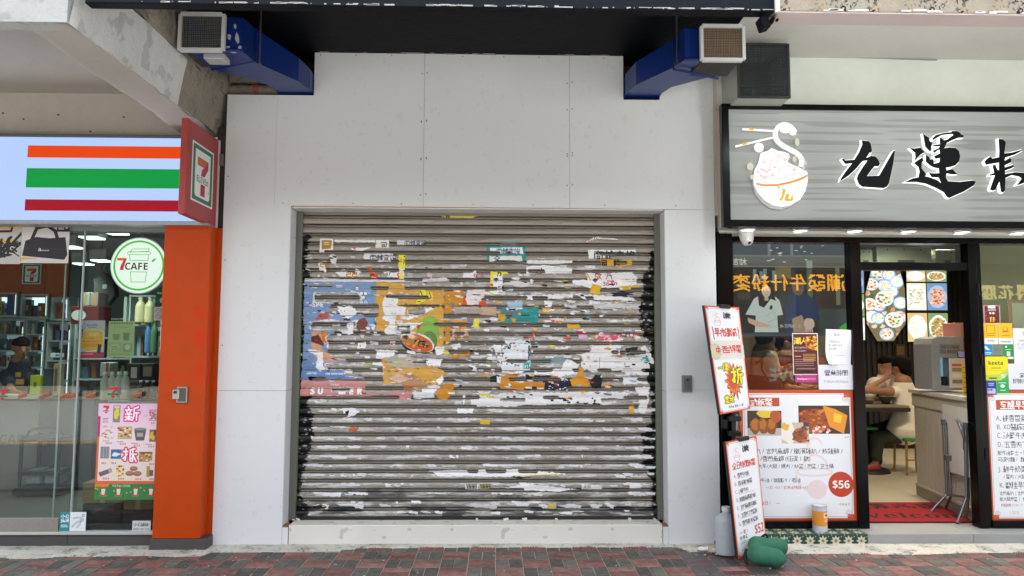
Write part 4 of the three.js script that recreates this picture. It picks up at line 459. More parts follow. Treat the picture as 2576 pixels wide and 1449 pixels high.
// ---- sheets that follow the slats, one per poster; the rest of the scraps is one more
{
  const R4 = [
    ['torn_poster', 'torn blue poster with white lettering at the left of the shutter', 'poster', 757, 711, 944, 964], ['torn_poster', 'ripped amber food poster with a green and orange dish, right of the blue one', 'poster', 944, 711, 1137, 1016],
    ['torn_poster', 'salmon pink strip of poster with rounded white letters under the blue poster', 'poster', 757, 964, 930, 1012], ['notice', 'teal bordered shop enquiry notice high in the middle of the shutter', 'notice', 1220, 604, 1322, 662],
    ['notice', 'white shop enquiry slip beside a yellow strip, upper left of the shutter', 'notice', 908, 636, 1020, 668], ['notice', 'white notice with large black characters and gold strip at the upper right of the shutter', 'notice', 1474, 622, 1612, 674],
    ['notice', 'red numbered notice on a yellow remnant at the right of the shutter', 'notice', 1468, 682, 1612, 746], ['torn_poster', 'teal poster remnant with red characters in the middle of the shutter', 'poster', 1250, 764, 1356, 822],
    ['torn_poster', 'large white layered sheets at the lower right of the torn posters', 'poster', 1456, 850, 1640, 976], ['torn_poster', 'orange and black torn poster low in the middle of the shutter', 'poster', 1226, 940, 1482, 996],
    ['notice', 'yellow edged slip with black digits in the upper middle of the shutter', 'notice', 1226, 682, 1282, 752], ['torn_poster', 'dark orange food menu strip beside the amber poster', 'poster', 1137, 728, 1222, 910],
    ['torn_poster', 'pale bluish sheet with teal corner in the middle of the shutter', 'poster', 1258, 858, 1346, 938], ['sticker', 'gold square sticker at the upper left corner of the shutter', 'sticker', 798, 600, 838, 640], ['sticker', 'yellow strip with dark characters at the top of the shutter', 'sticker', 1084, 533, 1212, 556],
  ];
  const xs = [...new Set([PX.x0, PX.x1, ...R4.flatMap((r) => [r[3], r[5]]), ...Array.from({ length: 26 }, (_, i) => lerp(PX.x0, PX.x1, i / 25))])].sort((a, b) => a - b);
  const toX = (px) => lerp(SH.x0, SH.x1, (px - PX.x0) / (PX.x1 - PX.x0)), toY = (py) => lerp(SH.top, SH.bot, (py - PX.y0) / (PX.y1 - PX.y0));
  const ts = [0, 0.06, 0.15, 0.28, 0.4, 0.5, 0.58, 0.66, 0.74, 0.82, 0.91], soft = (t) => (t <= 0.59 ? slatZ(t) : lerp(slatZ(0.59), slatZ(0), (t - 0.59) / 0.41) - 0.003 * Math.sin(Math.PI * (t - 0.59) / 0.41));
  const lists = R4.map(() => []), rest = [];
  const ylist = []; for (let k = SH.n - 1; k >= 0; k--) for (const t of ts) ylist.push([SH.top - (k + 1) * SH.pitch + t * SH.pitch, t]); ylist.push([SH.top, 0]);
  const vert = (px, [y, t]) => { const x = toX(px), w = (vnoise(x * 14 + 90, y * 14, 4096, 77) - 0.4) * 0.004; return [x, y, SH.z + soft(t) + 0.0034 + Math.max(-0.001, w)]; };
  for (let j = 0; j < ylist.length - 1; j++) for (let i = 0; i < xs.length - 1; i++) {
    const cx = (xs[i] + xs[i + 1]) / 2, cy = (ylist[j][0] + ylist[j + 1][0]) / 2; let w = rest;
    for (let r = 0; r < R4.length; r++) { const q = R4[r]; if (cx > q[3] && cx < q[5] && cy < toY(q[4]) && cy > toY(q[6])) { w = lists[r]; break; } }
    const a = vert(xs[i], ylist[j]), b = vert(xs[i + 1], ylist[j]), c = vert(xs[i + 1], ylist[j + 1]), d = vert(xs[i], ylist[j + 1]); w.push(a, b, c, a, c, d);
  }
  const build = (l) => { const g = new THREE.BufferGeometry(), pos = [], uv = []; for (const v of l) { pos.push(...v); uv.push(...uvOf(v[0], v[1])); } g.setAttribute('position', new THREE.Float32BufferAttribute(pos, 3)); g.setAttribute('uv', new THREE.Float32BufferAttribute(uv, 2)); const q = mergeVertices(g); q.computeVertexNormals(); return q; };
  R4.forEach((r, i) => single(r[0], r[1], r[2], build(lists[i]), paper));
  single('paper_scraps', 'countless white paper scraps and glue remains left on the slats', 'paper scraps', build(rest), paper, null, 'stuff');
}
// ---------------------------------------------------------------- blue ducts, mesh boxes
const bluePaint = phys(0x0a3fa8, 0.3, { specularIntensity: 0.6, map: grain, bumpMap: bumpFine, bumpScale: 0.0012 });
bluePaint.color.setRGB(0.004, 0.024, 0.16);
const galv = std(0xc9ccc9, 0.5, { metalness: 0.35, map: grain });
function loft(secs) { // closed four cornered tube: sections of 4 points, flat sides
  const pos = [], quad = (a, b, c, d) => pos.push(...a, ...b, ...c, ...a, ...c, ...d);
  for (let i = 0; i + 1 < secs.length; i++) for (let k = 0; k < 4; k++) quad(secs[i][k], secs[i][(k + 1) % 4], secs[i + 1][(k + 1) % 4], secs[i + 1][k]);
  const g = new THREE.BufferGeometry(); g.setAttribute('position', new THREE.Float32BufferAttribute(pos, 3)); g.computeVertexNormals(); return metric(g);
}
function wires(x0, x1, y0, y1, z, n, m, r) { const a = []; for (let i = 1; i < n; i++) a.push(bx(r, y1 - y0, r, lerp(x0, x1, i / n) + rr(-1, 1) * r, (y0 + y1) / 2, z)); for (let j = 1; j < m; j++) a.push(bx(x1 - x0, r, r, (x0 + x1) / 2, lerp(y0, y1, j / m) + rr(-1, 1) * r, z + r)); return a; }
const x1h = (G) => G[1];
function duct(left) {
  const s = left ? -1 : 1, o = left ? -1.705 : 1.225, G = left ? [-2.262, -1.955] : [1.468, 1.772], gy0 = left ? 3.69 : 3.663, gy1 = left ? 3.952 : 3.912, zf = 0.95;
  const d = thing('exhaust_duct', left ? 'blue painted exhaust duct with flaking paint bending left to its wire grille' : 'blue painted exhaust duct bending right to its brownish wire grille', 'air duct', [0, 0, 0]);
  // inner flank faces the middle of the shop, outer flank the neighbour
  const I = (t) => t, sec = (xa, za, xb, zb, y0, y1) => [[xa, y0, za], [xb, y0, zb], [xb, y1, zb], [xa, y1, za]];
  const inner = o - s * 0.148, outer = o + s * 0.148;
  const q = [sec(outer, -0.2, inner, -0.2, 3.715, 3.875), sec(outer, 0.1, inner, 0.1, 3.715, 3.885), sec(outer + s * 0.04, 0.26, inner + s * 0.04, 0.3, 3.708, 3.9), sec(outer + s * 0.33, 0.58, inner + s * 0.245, 0.72, 3.695, gy1 - 0.004), sec(outer + s * 0.36, 0.93, inner + s * 0.278, 0.912, gy0 + 0.012, gy1 - 0.004)];
  mesh('duct_body', [loft(q)], bluePaint, d);
  { const e = inner + s * 0.279, n = left ? x1h(G) : G[0]; mesh('end_plate', [span(Math.min(e, n), Math.max(e, n), gy0 + 0.013, gy1 - 0.005, 0.88, 0.914)], bluePaint, d); }
  mesh('flange', [bar(V(outer + s * 0.33, gy0 + 0.01, 0.56), V(inner + s * 0.235, gy0 + 0.01, 0.74), 0.011, 6), bar(V(outer + s * 0.37, gy0 + 0.012, 0.94), V(inner + s * 0.27, gy0 + 0.012, 0.92), 0.012, 6), bar(V(inner + s * 0.235, gy0 + 0.01, 0.74), V(inner + s * 0.24, gy1, 0.735), 0.006, 6)], bluePaint, d);
  const [x0, x1] = G;
  const nx0 = x0 + 0.012, nx1 = x1 - 0.012, ny0 = gy0 + 0.012, ny1 = gy1 - 0.012; mesh('neck', [span(nx0, nx0 + 0.004, ny0, ny1, 0.6, 0.945), span(nx1 - 0.004, nx1, ny0, ny1, 0.6, 0.945), span(nx0 + 0.004, nx1 - 0.004, ny0, ny0 + 0.004, 0.6, 0.945), span(nx0 + 0.004, nx1 - 0.004, ny1 - 0.004, ny1, 0.6, 0.945)], std(0x45423d, 0.9, { map: rough }), d);
  const fr = std(0xd9dad6, 0.6, { map: blot });
  mesh('grille_frame', [rspan(x0 - 0.012, x0 + 0.012, gy0 - 0.005, gy1 - 0.005, 0.93, 0.965, 0.003)], fr, d); mesh('grille_frame', [rspan(x1 - 0.012, x1 + 0.012, gy0, gy1, 0.93, 0.965, 0.003)], fr, d);
  mesh('grille_frame', [rspan(x0 + 0.004, x1 - 0.012, gy1 - 0.014, gy1 + 0.012, 0.928, 0.967, 0.003)], fr, d); mesh('grille_frame', [rspan(x0 + 0.004, x1 - 0.01, gy0 - 0.014, gy0 + 0.012, 0.928, 0.967, 0.003)], fr, d);
  if (!left) mesh('filter_pad', [metric(span(nx0 + 0.005, nx1 - 0.005, ny0 + 0.005, ny1 - 0.005, 0.92, 0.93))], std(0x6b5a4e, 0.95, { map: rough, bumpMap: bumpRough, bumpScale: 0.01 }), d);
  tag(mesh('wire_mesh', wires(x0 + 0.012, x1 - 0.012, gy0 + 0.012, gy1 - 0.012, 0.954, 22, 18, left ? 0.0016 : 0.0022), left ? std(0x85857f, 0.5) : std(0x94816a, 0.8), d), null, null, null, 'stuff');
  const rx = at(left ? 656 : 1702, 60, left ? 0.76 : 0.82); mesh('hanger_rod', [cyl(0.006, 0.006, left ? 0.44 : 0.44, 8, rx.x, 3.86, rx.z)], std(0x6a6a6c, 0.4, { metalness: 0.7 }), d); mesh('hanger_nut', [cyl(0.012, 0.012, 0.014, 6, rx.x, 3.66, rx.z), cyl(0.014, 0.014, 0.004, 10, rx.x, 3.668, rx.z)], std(0x7a7a7c, 0.4, { metalness: 0.7 }), d);
  if (left) { // flaked paint showing bare metal, raised edges
    const fl = std(0xb5b7b8, 0.75, { map: blot });
    const on = (px, py, w, h, a) => { const p = at(px, py, 0.917), n = 12, pts = []; for (let i = 0; i < n; i++) { const t = i / n * 6.2832, k = rr(0.6, 1.1); pts.push([Math.cos(t) * w * k, Math.sin(t) * h * k]); } return plate(pts, 0.0015, 0, null, 0.0005).rotateZ(a).translate(p.x, p.y, 0.9145); };
    for (const q of [[576, 93, 0.014, 0.026, 0.1], [591, 66, 0.01, 0.02, 0.2], [597, 98, 0.015, 0.05, 0.15], [603, 122, 0.014, 0.03, 0], [586, 127, 0.05, 0.018, -0.1], [570, 122, 0.03, 0.02, 0.3]]) mesh('flaked_patch', on(...q), fl, d);
  }
}
duct(true); duct(false);
{
  const a = area(515, 128, 556, 158, 0.8), b = thing('junction_box', 'small pale grey box under the left duct grille', 'box', [a.x + 0.03, a.y, 0.8]);
  mesh('body', [rb(0.15, 0.075, 0.12, 0.006)], galv, b); mesh('lid', [rb(0.156, 0.018, 0.126, 0.004, 0, 0.036, 0)], galv, b);
  const z = 0.4, m = area(1856, 112, 1984, 246, z), k = thing('mesh_exhaust_box', 'black wire mesh fronted exhaust box above the left end of the noodle shop sign', 'exhaust box');
  const shell = std(0xb9bab2, 0.6, { map: blot, metalness: 0.2 }), x0 = m.x0, x1 = m.x1, y0 = m.y0, y1 = m.y1;
  mesh('side_plate', [metric(span(x0 - 0.006, x0, y0, y1, 0.004, z))], shell, k); mesh('side_plate', [metric(span(x1, x1 + 0.006, y0, y1, 0.004, z))], shell, k);
  mesh('bottom_plate', [metric(span(x0, x1, y0 - 0.006, y0, 0.004, z))], shell, k); mesh('top_plate', [metric(span(x0, x1, y1, y1 + 0.006, 0.004, z))], shell, k);
  const dk = std(0x18191a, 0.6, { map: grain }); mesh('rim', [span(x0 - 0.007, x0 + 0.012, y0 - 0.005, y1 + 0.005, z, z + 0.012), span(x1 - 0.012, x1 + 0.007, y0 - 0.005, y1 + 0.005, z, z + 0.012), span(x0 + 0.012, x1 - 0.012, y1 - 0.012, y1 + 0.007, z, z + 0.012), span(x0 + 0.012, x1 - 0.012, y0 - 0.007, y0 + 0.012, z, z + 0.012)], dk, k);
  mesh('fan_plate', [metric(span(x0 + 0.001, x1 - 0.001, y0 + 0.001, y1 - 0.001, 0.02, 0.03))], std(0x55544f, 0.9, { map: rough }), k); mesh('inner_flap', [bx(0.11, 0.012, 0.02, x0 + 0.08, y0 + 0.11, z - 0.05), bx(0.03, 0.09, 0.02, x0 + 0.14, y0 + 0.05, z - 0.05)], std(0x53565a, 0.6), k);
  tag(mesh('wire_mesh', wires(x0 + 0.012, x1 - 0.012, y0 + 0.012, y1 - 0.012, z + 0.005, 46, 46, 0.0024), std(0x23272a, 0.6), k), null, null, null, 'stuff');
}
// ---------------------------------------------------------------- convenience store at the left
function rectLight(x, y, z, w, h, intensity, color, tx, ty, tz) { const l = new THREE.RectAreaLight(color, intensity, w, h); l.position.set(x, y, z); l.lookAt(tx, ty, tz); scene.add(l); return l; }
const alu = std(0xa3a6a6, 0.35, { metalness: 0.7, map: grain }), darkTile = std(0x4a4845, 0.6, { map: blot, bumpMap: bumpFine, bumpScale: 0.001 });
const glass = phys(0xe9f0ee, 0.0, { transmission: 1, thickness: 0, ior: 1.52 });
const mk = (c, r = 0.6) => std(c, r, { map: grain });
{ // lit fascia sign with three stripes
  const s = thing('store_sign', 'lit white fascia sign with orange, green and red stripes over the convenience store', 'sign');
  const glow = (r, g, b, k) => new THREE.MeshPhysicalMaterial({ color: 0x181818, emissive: new THREE.Color(r, g, b), emissiveIntensity: k, roughness: 0.5, specularIntensity: 0.3 });
  const lightField = field(256, (x, y) => { const a = fbm(x, y, 4, 3, 205); return [0.90 + 0.1 * a, 0.94 + 0.06 * a, 1]; }, { metres: 2.2 });
  const face = glow(0.50, 0.66, 1.0, 1.0); face.emissiveMap = lightField;
  mesh('light_box', metric(rspan(-9, -2.335, 2.572, 3.262, 0.02, 0.196, 0.003)), mk(0xb9bcc4, 0.4), s);
  const a = at(100, 345, 0.2), b = at(100, 554, 0.2);
  mesh('light_panel', metric(span(-9, -2.338, b.y, a.y, 0.196, 0.2)), face, s);
  for (const [x0, ya, yb, c, n] of [[71, 366, 396, [1.0, 0.075, 0.0], 'orange'], [68, 423, 471.5, [0.0, 0.40, 0.065], 'green'], [64, 501.5, 529.5, [0.46, 0.0, 0.018], 'red']]) { const p = at(x0, ya, 0.2), q = at(x0, yb, 0.2); tag(mesh('stripe', span(p.x, -2.339, q.y, p.y, 0.2, 0.203), glow(...c, 0.8), s), n + ' stripe of the lit sign'); }
  mesh('top_rail', metric(rspan(-9, -2.335, a.y, a.y + 0.025, 0.05, 0.212, 0.004)), std(0x55595c, 0.6, { map: blot }), s); mesh('bottom_rail', metric(rspan(-9, -2.32, b.y - 0.032, b.y, 0.05, 0.206, 0.004)), alu, s);
  rectLight(-4.6, (a.y + b.y) / 2, 0.215, 4.2, a.y - b.y, 0.9, new THREE.Color(0.8, 0.9, 1.2), -4.6, 2.9, 3);
}
function drawLogo(g, x, y, w, h, dull) { // green bordered badge with a striped 7
  const c = dull ? ['#1c7554', '#efebe8', '#c06c34', '#b3203a'] : ['#0a7d55', '#f4f4f2', '#ea6a23', '#d2202e'];
  rect(g, x, y, w, h, c[1]); rect(g, x + w * 0.045, y + h * 0.032, w * 0.91, h * 0.936, c[0]); polyg(g, c[1], [[x + w * 0.15, y + h * 0.1], [x + w * 0.85, y + h * 0.1], [x + w * 0.8, y + h * 0.9], [x + w * 0.2, y + h * 0.9]]);
  g.fillStyle = c[1]; g.beginPath(); g.roundRect(x + w * 0.15, y + h * 0.1, w * 0.7, h * 0.8, w * 0.08); g.fill();
  rect(g, x + w * 0.25, y + h * 0.22, w * 0.5, h * 0.14, c[2]); polyg(g, c[3], [[x + w * 0.75, y + h * 0.22], [x + w * 0.75, y + h * 0.36], [x + w * 0.58, y + h * 0.52], [x + w * 0.42, y + h * 0.52], [x + w * 0.46, y + h * 0.42]]); rect(g, x + w * 0.42, y + h * 0.66, w * 0.2, h * 0.2, c[3]);
  txt(g, 'ELEVEn', x + w * 0.5, y + h * 0.59, h * 0.155, c[0], { align: 'center', fit: w * 0.62 });
}
{ // projecting sign, square to the wall
  const zn = 0.625, zf = 0.035, X = -2.318, y0 = 2.572, y1 = 3.298, w = zn - zf, s = thing('projecting_sign', 'red projecting store sign with green bordered badge at the right end of the lit fascia', 'sign', [X, (y0 + y1) / 2, (zn + zf) / 2]);
  mesh('box', [rb(0.05, y1 - y0, w, 0.004, -0.027, 0, 0)], mk(0xa43c3a, 0.5), s);
  const [c, g] = canvas(512, 592); rect(g, 0, 0, 512, 592, '#a43c3a'); drawLogo(g, 72, 112, 368, 380, true); txt(g, '®', 352, 400, 22, '#5f8a7a');
  const f = printed('sign_face', s, c, w - 0.008, y1 - y0 - 0.008, 0.004, mk(0xa43c3a), { rough: 0.45 }); f.rotation.y = Math.PI / 2; f.position.set(0.0, 0, 0);
  mesh('edge_bar', [rspan(-0.05, 0.012, -(y1 - y0) / 2 - 0.01, (y1 - y0) / 2, -w / 2 - 0.024, -w / 2 - 0.001, 0.003)], mk(0xc9c2bb, 0.5), s);
  mesh('wall_bracket', [rb(0.04, 0.1, 0.03, 0.003, 0.02, 0.2, -w / 2 - 0.02)], mk(0x6d655f, 0.5), s);
}
{ // orange pillar
  const p = thing('orange_pillar', 'glossy orange pillar with touched up patches between the store glass and the hoarding', 'pillar');
  const om = phys(0xd24a0c, 0.4, { specularIntensity: 0.4, bumpMap: bumpRough, bumpScale: 0.0015, map: field(512, (x, y) => { const t = fbm(x, y, 6, 4, 211), du = (x + 0.5) % 1 - 0.5, k = sstep(0.4, 0.46, t) * sstep(0.5, 0.56, y + 0.06 * (t - 0.5)) * (1 - sstep(0.74, 0.8, y + 0.3 * Math.abs(du - 0.01) + 0.2 * (t - 0.5))) * (1 - sstep(0.05, 0.062, Math.abs(du))); const b = 0.9 + 0.1 * fbm(x, y, 30, 2, 216), w = 0.04 * sstep(0.72, 0.76, fbm(x, y, 60, 3, 219)); return [b * (0.84 + 0.16 * k) + w, b * (0.92 - 0.34 * k) + w, b * (0.9 - 0.5 * k) + w]; }, { metres: 2.48 }) });
  om.color.setRGB(0.6, 0.062, 0.003);
  const g = metric(new RoundedBoxGeometry(0.372, 2.475, 0.15, 2, 0.006).translate(-2.499, 1.327, 0.056)); mesh('column', g, om, p);
  mesh('column_side', metric(plate([[-2.313, 0.09], [-2.272, 0.09], [-2.272, 2.564], [-2.313, 2.564]], 0.02, -0.025)), om, p);
  mesh('plinth', metric(rspan(-2.702, -2.262, 0.002, 0.089, -0.05, 0.14, 0.004)), darkTile, p);
  const q = at(459, 993, 0.135), b = thing('lock_box', 'small steel lock box with open flap on the orange pillar', 'lock', [q.x, q.y, 0.133]);
  mesh('plate', [rb(0.085, 0.128, 0.014, 0.003, 0, 0, 0.007)], std(0x9d9b97, 0.3, { metalness: 0.8, map: grain }), b); mesh('recess', [rb(0.062, 0.105, 0.004, 0.002, 0, 0, 0.015)], std(0x5d5a56, 0.35, { metalness: 0.8 }), b); mesh('flap', [rb(0.05, 0.075, 0.012, 0.003, -0.04, 0.005, 0.028, 0, 0.3)], std(0xb3aea6, 0.35, { metalness: 0.7 }), b); mesh('lock_barrel', [cyl(0.012, 0.012, 0.02, 14, -0.042, 0.022, 0.036, Math.PI / 2)], std(0x4a4743, 0.35, { metalness: 0.8 }), b);
}
{ // glass front
  const f = thing('store_glass_front', 'fixed shop window of the convenience store with aluminium frame', 'shop window');
  const xr = -2.688, xl = at(187, 1000, 0).x;
  mesh('pane', [span(xl, xr - 0.02, 0.135, 2.56, -0.008, 0)], glass, f); mesh('frame', [rspan(xr - 0.02, xr + 0.004, 0.1, 2.565, -0.04, 0.03, 0.003)], alu, f);
  mesh('sill_rail', metric(rspan(-9, xr, 0.098, 0.122, -0.08, 0.045, 0.003)), std(0xc4c4c0, 0.45, { metalness: 0.4 }), f); mesh('track', metric(span(-9, xr, 0.06, 0.155, -0.09, -0.02)), std(0x2c2d2d, 0.5), f); mesh('head_rail', metric(span(-9, xr, 2.53, 2.575, -0.1, 0.03)), mk(0x7f8482, 0.4), f);
  mesh('base_tile', metric(rspan(-9, -3.4, 0.002, 0.098, -0.2, 0.022, 0.003)), darkTile, f); mesh('base_tile', metric(rspan(-3.397, -2.7, 0.002, 0.098, -0.2, 0.024, 0.003)), darkTile, f);
  const d = thing('sliding_glass_door', 'frameless sliding glass door of the convenience store with silver bottom rail', 'door'), xd = at(150, 1000, 0.03).x, xo = xl + 0.03;
  mesh('pane', [span(-6.4, xo, 0.15, 2.53, 0.02, 0.03)], glass, d); const r = area(0, 1303, 148, 1345, 0.03); mesh('bottom_rail', metric(rspan(-6.4, r.x1, r.y0, r.y1, 0.008, 0.042, 0.003)), std(0xa19a92, 0.4, { metalness: 0.5, map: grain }), d); mesh('edge_strip', [rspan(xo, xo + 0.012, 0.15, 2.53, 0.016, 0.034, 0.002)], std(0x9fa8a4, 0.3), d); mesh('edge_strip', [rspan(xd - 0.02, xd - 0.008, r.y1, 2.53, 0.008, 0.018, 0.002)], std(0xaab2ae, 0.3), d);
  const dk = (x, y, w, seven) => { const q = at(x, y, 0.033); const o = thing(seven ? 'glass_sticker' : 'stripe_sticker', null, 'sticker', [q.x, q.y, 0.032]); return o; };
  const cols = [0xd9541e, 0x1c7d4a, 0xb3202a];
  [[57, 992, 'first striped decal from the left on the glass, by the counter edge'], [112, 992, 'striped decal on the glass below the yellow carton'], [162, 994, 'left one of the overlapping pair of striped decals on the glass'], [181, 993, 'right one of the overlapping pair of striped decals on the glass'], [228, 993, 'striped decal on the glass just left of the white bottles'], [345, 992, 'striped decal on the glass in front of the dark bottles near the pillar']].forEach(([x, y, l]) => { const o = dk(x, y); tag(o, l, 'sticker', 'striped decals across the store glass'); cols.forEach((c, i) => mesh('stripe', [plate([[-0.038, -0.012 - i * 0.013], [0.038, 0.012 - i * 0.013], [0.038, 0.023 - i * 0.013], [-0.01, 0.008 - i * 0.013], [-0.038, -0.003 - i * 0.013]], 0.001, 0)], mk(c, 0.5), o)); });
  for (const [x, y, l] of [[6, 990, 'small seven shaped decal on the glass at the left edge of the picture'], [284, 985, 'small seven shaped decal on the glass over the white bottles']]) { const o = dk(x, y, 0, true); tag(o, l, 'sticker'); mesh('seven', [plate([[-0.04, 0.035], [0.045, 0.035], [0.04, 0.01], [0.012, -0.012], [-0.012, -0.012], [0.01, 0.015], [-0.04, 0.015]], 0.001, 0), plate([[-0.012, -0.03], [0.016, -0.03], [0.016, -0.05], [-0.012, -0.05]], 0.001, 0)], mk(0xb8202a, 0.5), o); mesh('name_band', [bx(0.085, 0.014, 0.001, 0, -0.021, 0.0005)], mk(0x1d6b49, 0.5), o); }
}
{ // room behind
  const wall = std(0x7f8c86, 0.8, { map: whitew }), rm = thing('store_room', 'interior of the convenience store with pale walls and black ceiling', 'room');
  mesh('floor', metric(span(-9, -2.32, 0.0, 0.055, -4.3, -0.21)), std(0x5d5b55, 0.5, { map: blot }), rm); mesh('back_wall', metric(span(-9, -2.3, 0.05, 3.3, -4.4, -4.3)), wall, rm); mesh('side_wall', metric(span(-2.34, -2.3, 0.05, 3.3, -4.3, -0.05)), wall, rm); mesh('side_wall', metric(span(-9, -8.9, 0.05, 3.3, -4.3, -0.05)), wall, rm); mesh('ceiling', metric(span(-9, -2.3, 3.1, 3.2, -4.4, 0.0)), std(0x0c0d0d, 0.85), rm); mesh('ceiling_beam', [0.6, 1.2, 1.8, 2.4, 3.0].map((z) => metric(span(-9, -2.34, 3.0, 3.1, -z - 0.05, -z))), std(0x16191a, 0.7), rm);
  [[232, 597, -0.9, 'box shaped ceiling lamp left of the round cafe sign, lower of the front pair'], [293, 585, -0.9, 'box shaped ceiling lamp directly above the round cafe sign'], [180, 621, -1.5, 'box shaped ceiling lamp cut by the edge of the hanging bag poster'], [256, 655, -2.2, 'box shaped ceiling lamp in the rear left of the round cafe sign'], [210, 663, -2.6, 'hindmost box shaped ceiling lamp beside the glass edge']].forEach(([x, y, z, l]) => {
    const q = at(x, y, z), o = thing('ceiling_lamp', l, 'lamp', [q.x, q.y + 0.06, z], 'box lamps under the store ceiling'); mesh('lamp_box', [rb(0.19, 0.12, 0.19, 0.01)], mk(0x8f9692, 0.6), o); mesh('stem', [cyl(0.008, 0.008, 3.0 - q.y, 8, 0, (3.0 - q.y) / 2, 0)], mk(0x333333), o); mesh('glowing_face', [rb(0.17, 0.018, 0.17, 0.006, 0, -0.066, 0)], new THREE.MeshStandardMaterial({ color: 0x999999, emissive: 0xf4fff6, emissiveIntensity: 3 }), o);
    const p = new THREE.SpotLight(0xeefff2, 4.2, 0, 1.1, 0.5); p.position.set(q.x, q.y - 0.05, z); p.target.position.set(q.x, 0, z); p.shadow.radius = 5; p.castShadow = true; scene.add(p, p.target);
  });
  const h = area(-60, 660, 172, 748, -3.1), hd = thing('orange_header', 'orange panelled header above the lit display cases inside the store', 'header panel'); for (let i = 0; i < 4; i++) { const w = h.w / 4; mesh('panel', metric(rspan(h.x0 + i * w + 0.002, h.x0 + (i + 1) * w - 0.002, h.y0, h.y1 + 0.15, -3.14, -3.1, 0.004)), phys(0xb5581f, 0.35, { map: grain }), hd); }
  { const [c, g] = canvas(160, 160); drawLogo(g, 0, 0, 160, 160, false); const a = area(53, 664, 102, 714, -3.07), o = printed('store_badge', null, c, a.w * 0.95, a.h, 0.01, mk(0xdddddd)); o.position.set(a.x, a.y, -3.09); tag(o, 'small green and white store badge on the orange header', 'sign'); }
  // display cases and shelves
  const cols = [0x7a2f3a, 0x2e5f8f, 0x2c7a5a, 0xc9c4b4, 0x8f4a2a, 0x3a3f7a, 0xb7a24a, 0x566a70, 0x9fb9c4, 0x333a3c];
  function shelf(name, label, r, z, depth, rows, colsN, lit, group) { // cabinet with shelves and goods
    const o = thing(name, label, lit ? 'display case' : 'shelf', [r.x, r.y, z], group), w = r.w, hh = r.h, fm = mk(0xa9b4b4, 0.45), t = 0.018;
    mesh('side_panel', [bx(t, hh, depth, -w / 2 + t / 2, 0, -depth / 2)], fm, o); mesh('side_panel', [bx(t, hh, depth, w / 2 - t / 2, 0, -depth / 2)], fm, o); mesh('back_panel', [bx(w, hh, 0.01, 0, 0, -depth)], lit ? new THREE.MeshStandardMaterial({ color: 0x9fb3ba, emissive: 0xcfeaf4, emissiveIntensity: lit }) : mk(0x5b6666), o);
    for (let j = 0; j <= rows; j++) { const y = lerp(-hh / 2, hh / 2, j / rows); mesh('shelf_board', [bx(w - t * 2, t, depth - 0.012, 0, j === rows ? y - t / 2 : y + t / 2, -depth / 2)], fm, o); if (j < rows) { let x = -w / 2 + t + 0.01; while (x < w / 2 - t - 0.03) { const gw = rr(0.025, 0.06) * (colsN || 1), gh = (hh / rows - t) * rr(0.5, 0.9); if (x + gw > w / 2 - t) break; const cz = -depth * rr(0.35, 0.65); mesh('carton', [rb(gw * 0.94, gh, 0.06, 0.004, x + gw / 2, y + t + gh / 2, cz)], mk(cols[Math.floor(rnd() * 10)], 0.5), o); if (gw > 0.04) mesh('carton_label', [bx(gw * 0.55, gh * 0.3, 0.001, x + gw / 2, y + t + gh * rr(0.4, 0.65), cz + 0.0308)], mk(cols[Math.floor(rnd() * 10)], 0.5), o); x += gw; } } }
    if (lit) mesh('light_strip', [bx(0.012, hh * 0.8, 0.02, w / 2 - t - 0.016, 0, -0.03)], new THREE.MeshStandardMaterial({ color: 0xaaaaaa, emissive: 0xe9fbff, emissiveIntensity: 1.5 }), o);
    return o;
  }
  shelf('lit_display_case', 'lit white display case at the left picture edge, above the shelves', area(-20, 736, 50, 796, -3.1), -3.05, 0.2, 1, 1.2, 2.0); shelf('lit_display_case', 'lit white display case in the middle under the orange header', area(58, 740, 127, 800, -3.1), -3.05, 0.2, 1, 1.2, 2.0); shelf('lit_display_case', 'blue toned display case right of the two lit ones', area(134, 748, 178, 806, -3.1), -3.05, 0.2, 1, 1.6, 0.5);
  shelf('goods_shelf', 'shelf of small packs under the left lit display case', area(-20, 802, 60, 1010, -3.1), -3.08, 0.25, 5, 0.9, 0.3); shelf('goods_shelf', 'shelf of packs behind the cashier', area(62, 802, 112, 1010, -3.1), -3.08, 0.25, 5, 0.9, 0.3); shelf('goods_shelf', 'grey cabinet of goods right of the cashier', area(116, 810, 178, 1010, -3.1), -3.08, 0.25, 4, 1.1, 0.15); shelf('goods_shelf', 'dim rack of goods seen between the two glass posters', area(184, 800, 330, 1010, -2.9), -2.9, 0.3, 4, 1.3, 0);
  const fr = shelf('drinks_fridge', 'lit drinks cabinet beside the orange pillar', area(322, 742, 412, 900, -1.5), -1.5, 0.4, 2, 1.0, 0.35); mesh('door_frame', [bx(0.03, fr.children[0].geometry.parameters ? 0.6 : 0.6, 0.03, -0.2, 0, 0.02)], mk(0x9aa79c), fr);
  const bot = (x, y, z, h, r, c, cap, label, grp) => { const q = at(x, y, z), o = thing('bottle', label, 'bottle', [q.x, q.y, z], grp); mesh('body', [new THREE.LatheGeometry([[0, 0], [r * 0.95, 0], [r, 0.01], [r, h * 0.62], [r * 0.85, h * 0.72], [r * 0.4, h * 0.86], [r * 0.4, h * 0.92], [0, h * 0.92]].map((p) => new THREE.Vector2(...p)), 14)], mk(c, 0.4), o); mesh('cap', [cyl(r * 0.46, r * 0.46, h * 0.1, 12, 0, h * 0.95, 0)], mk(cap, 0.4), o); return o; };
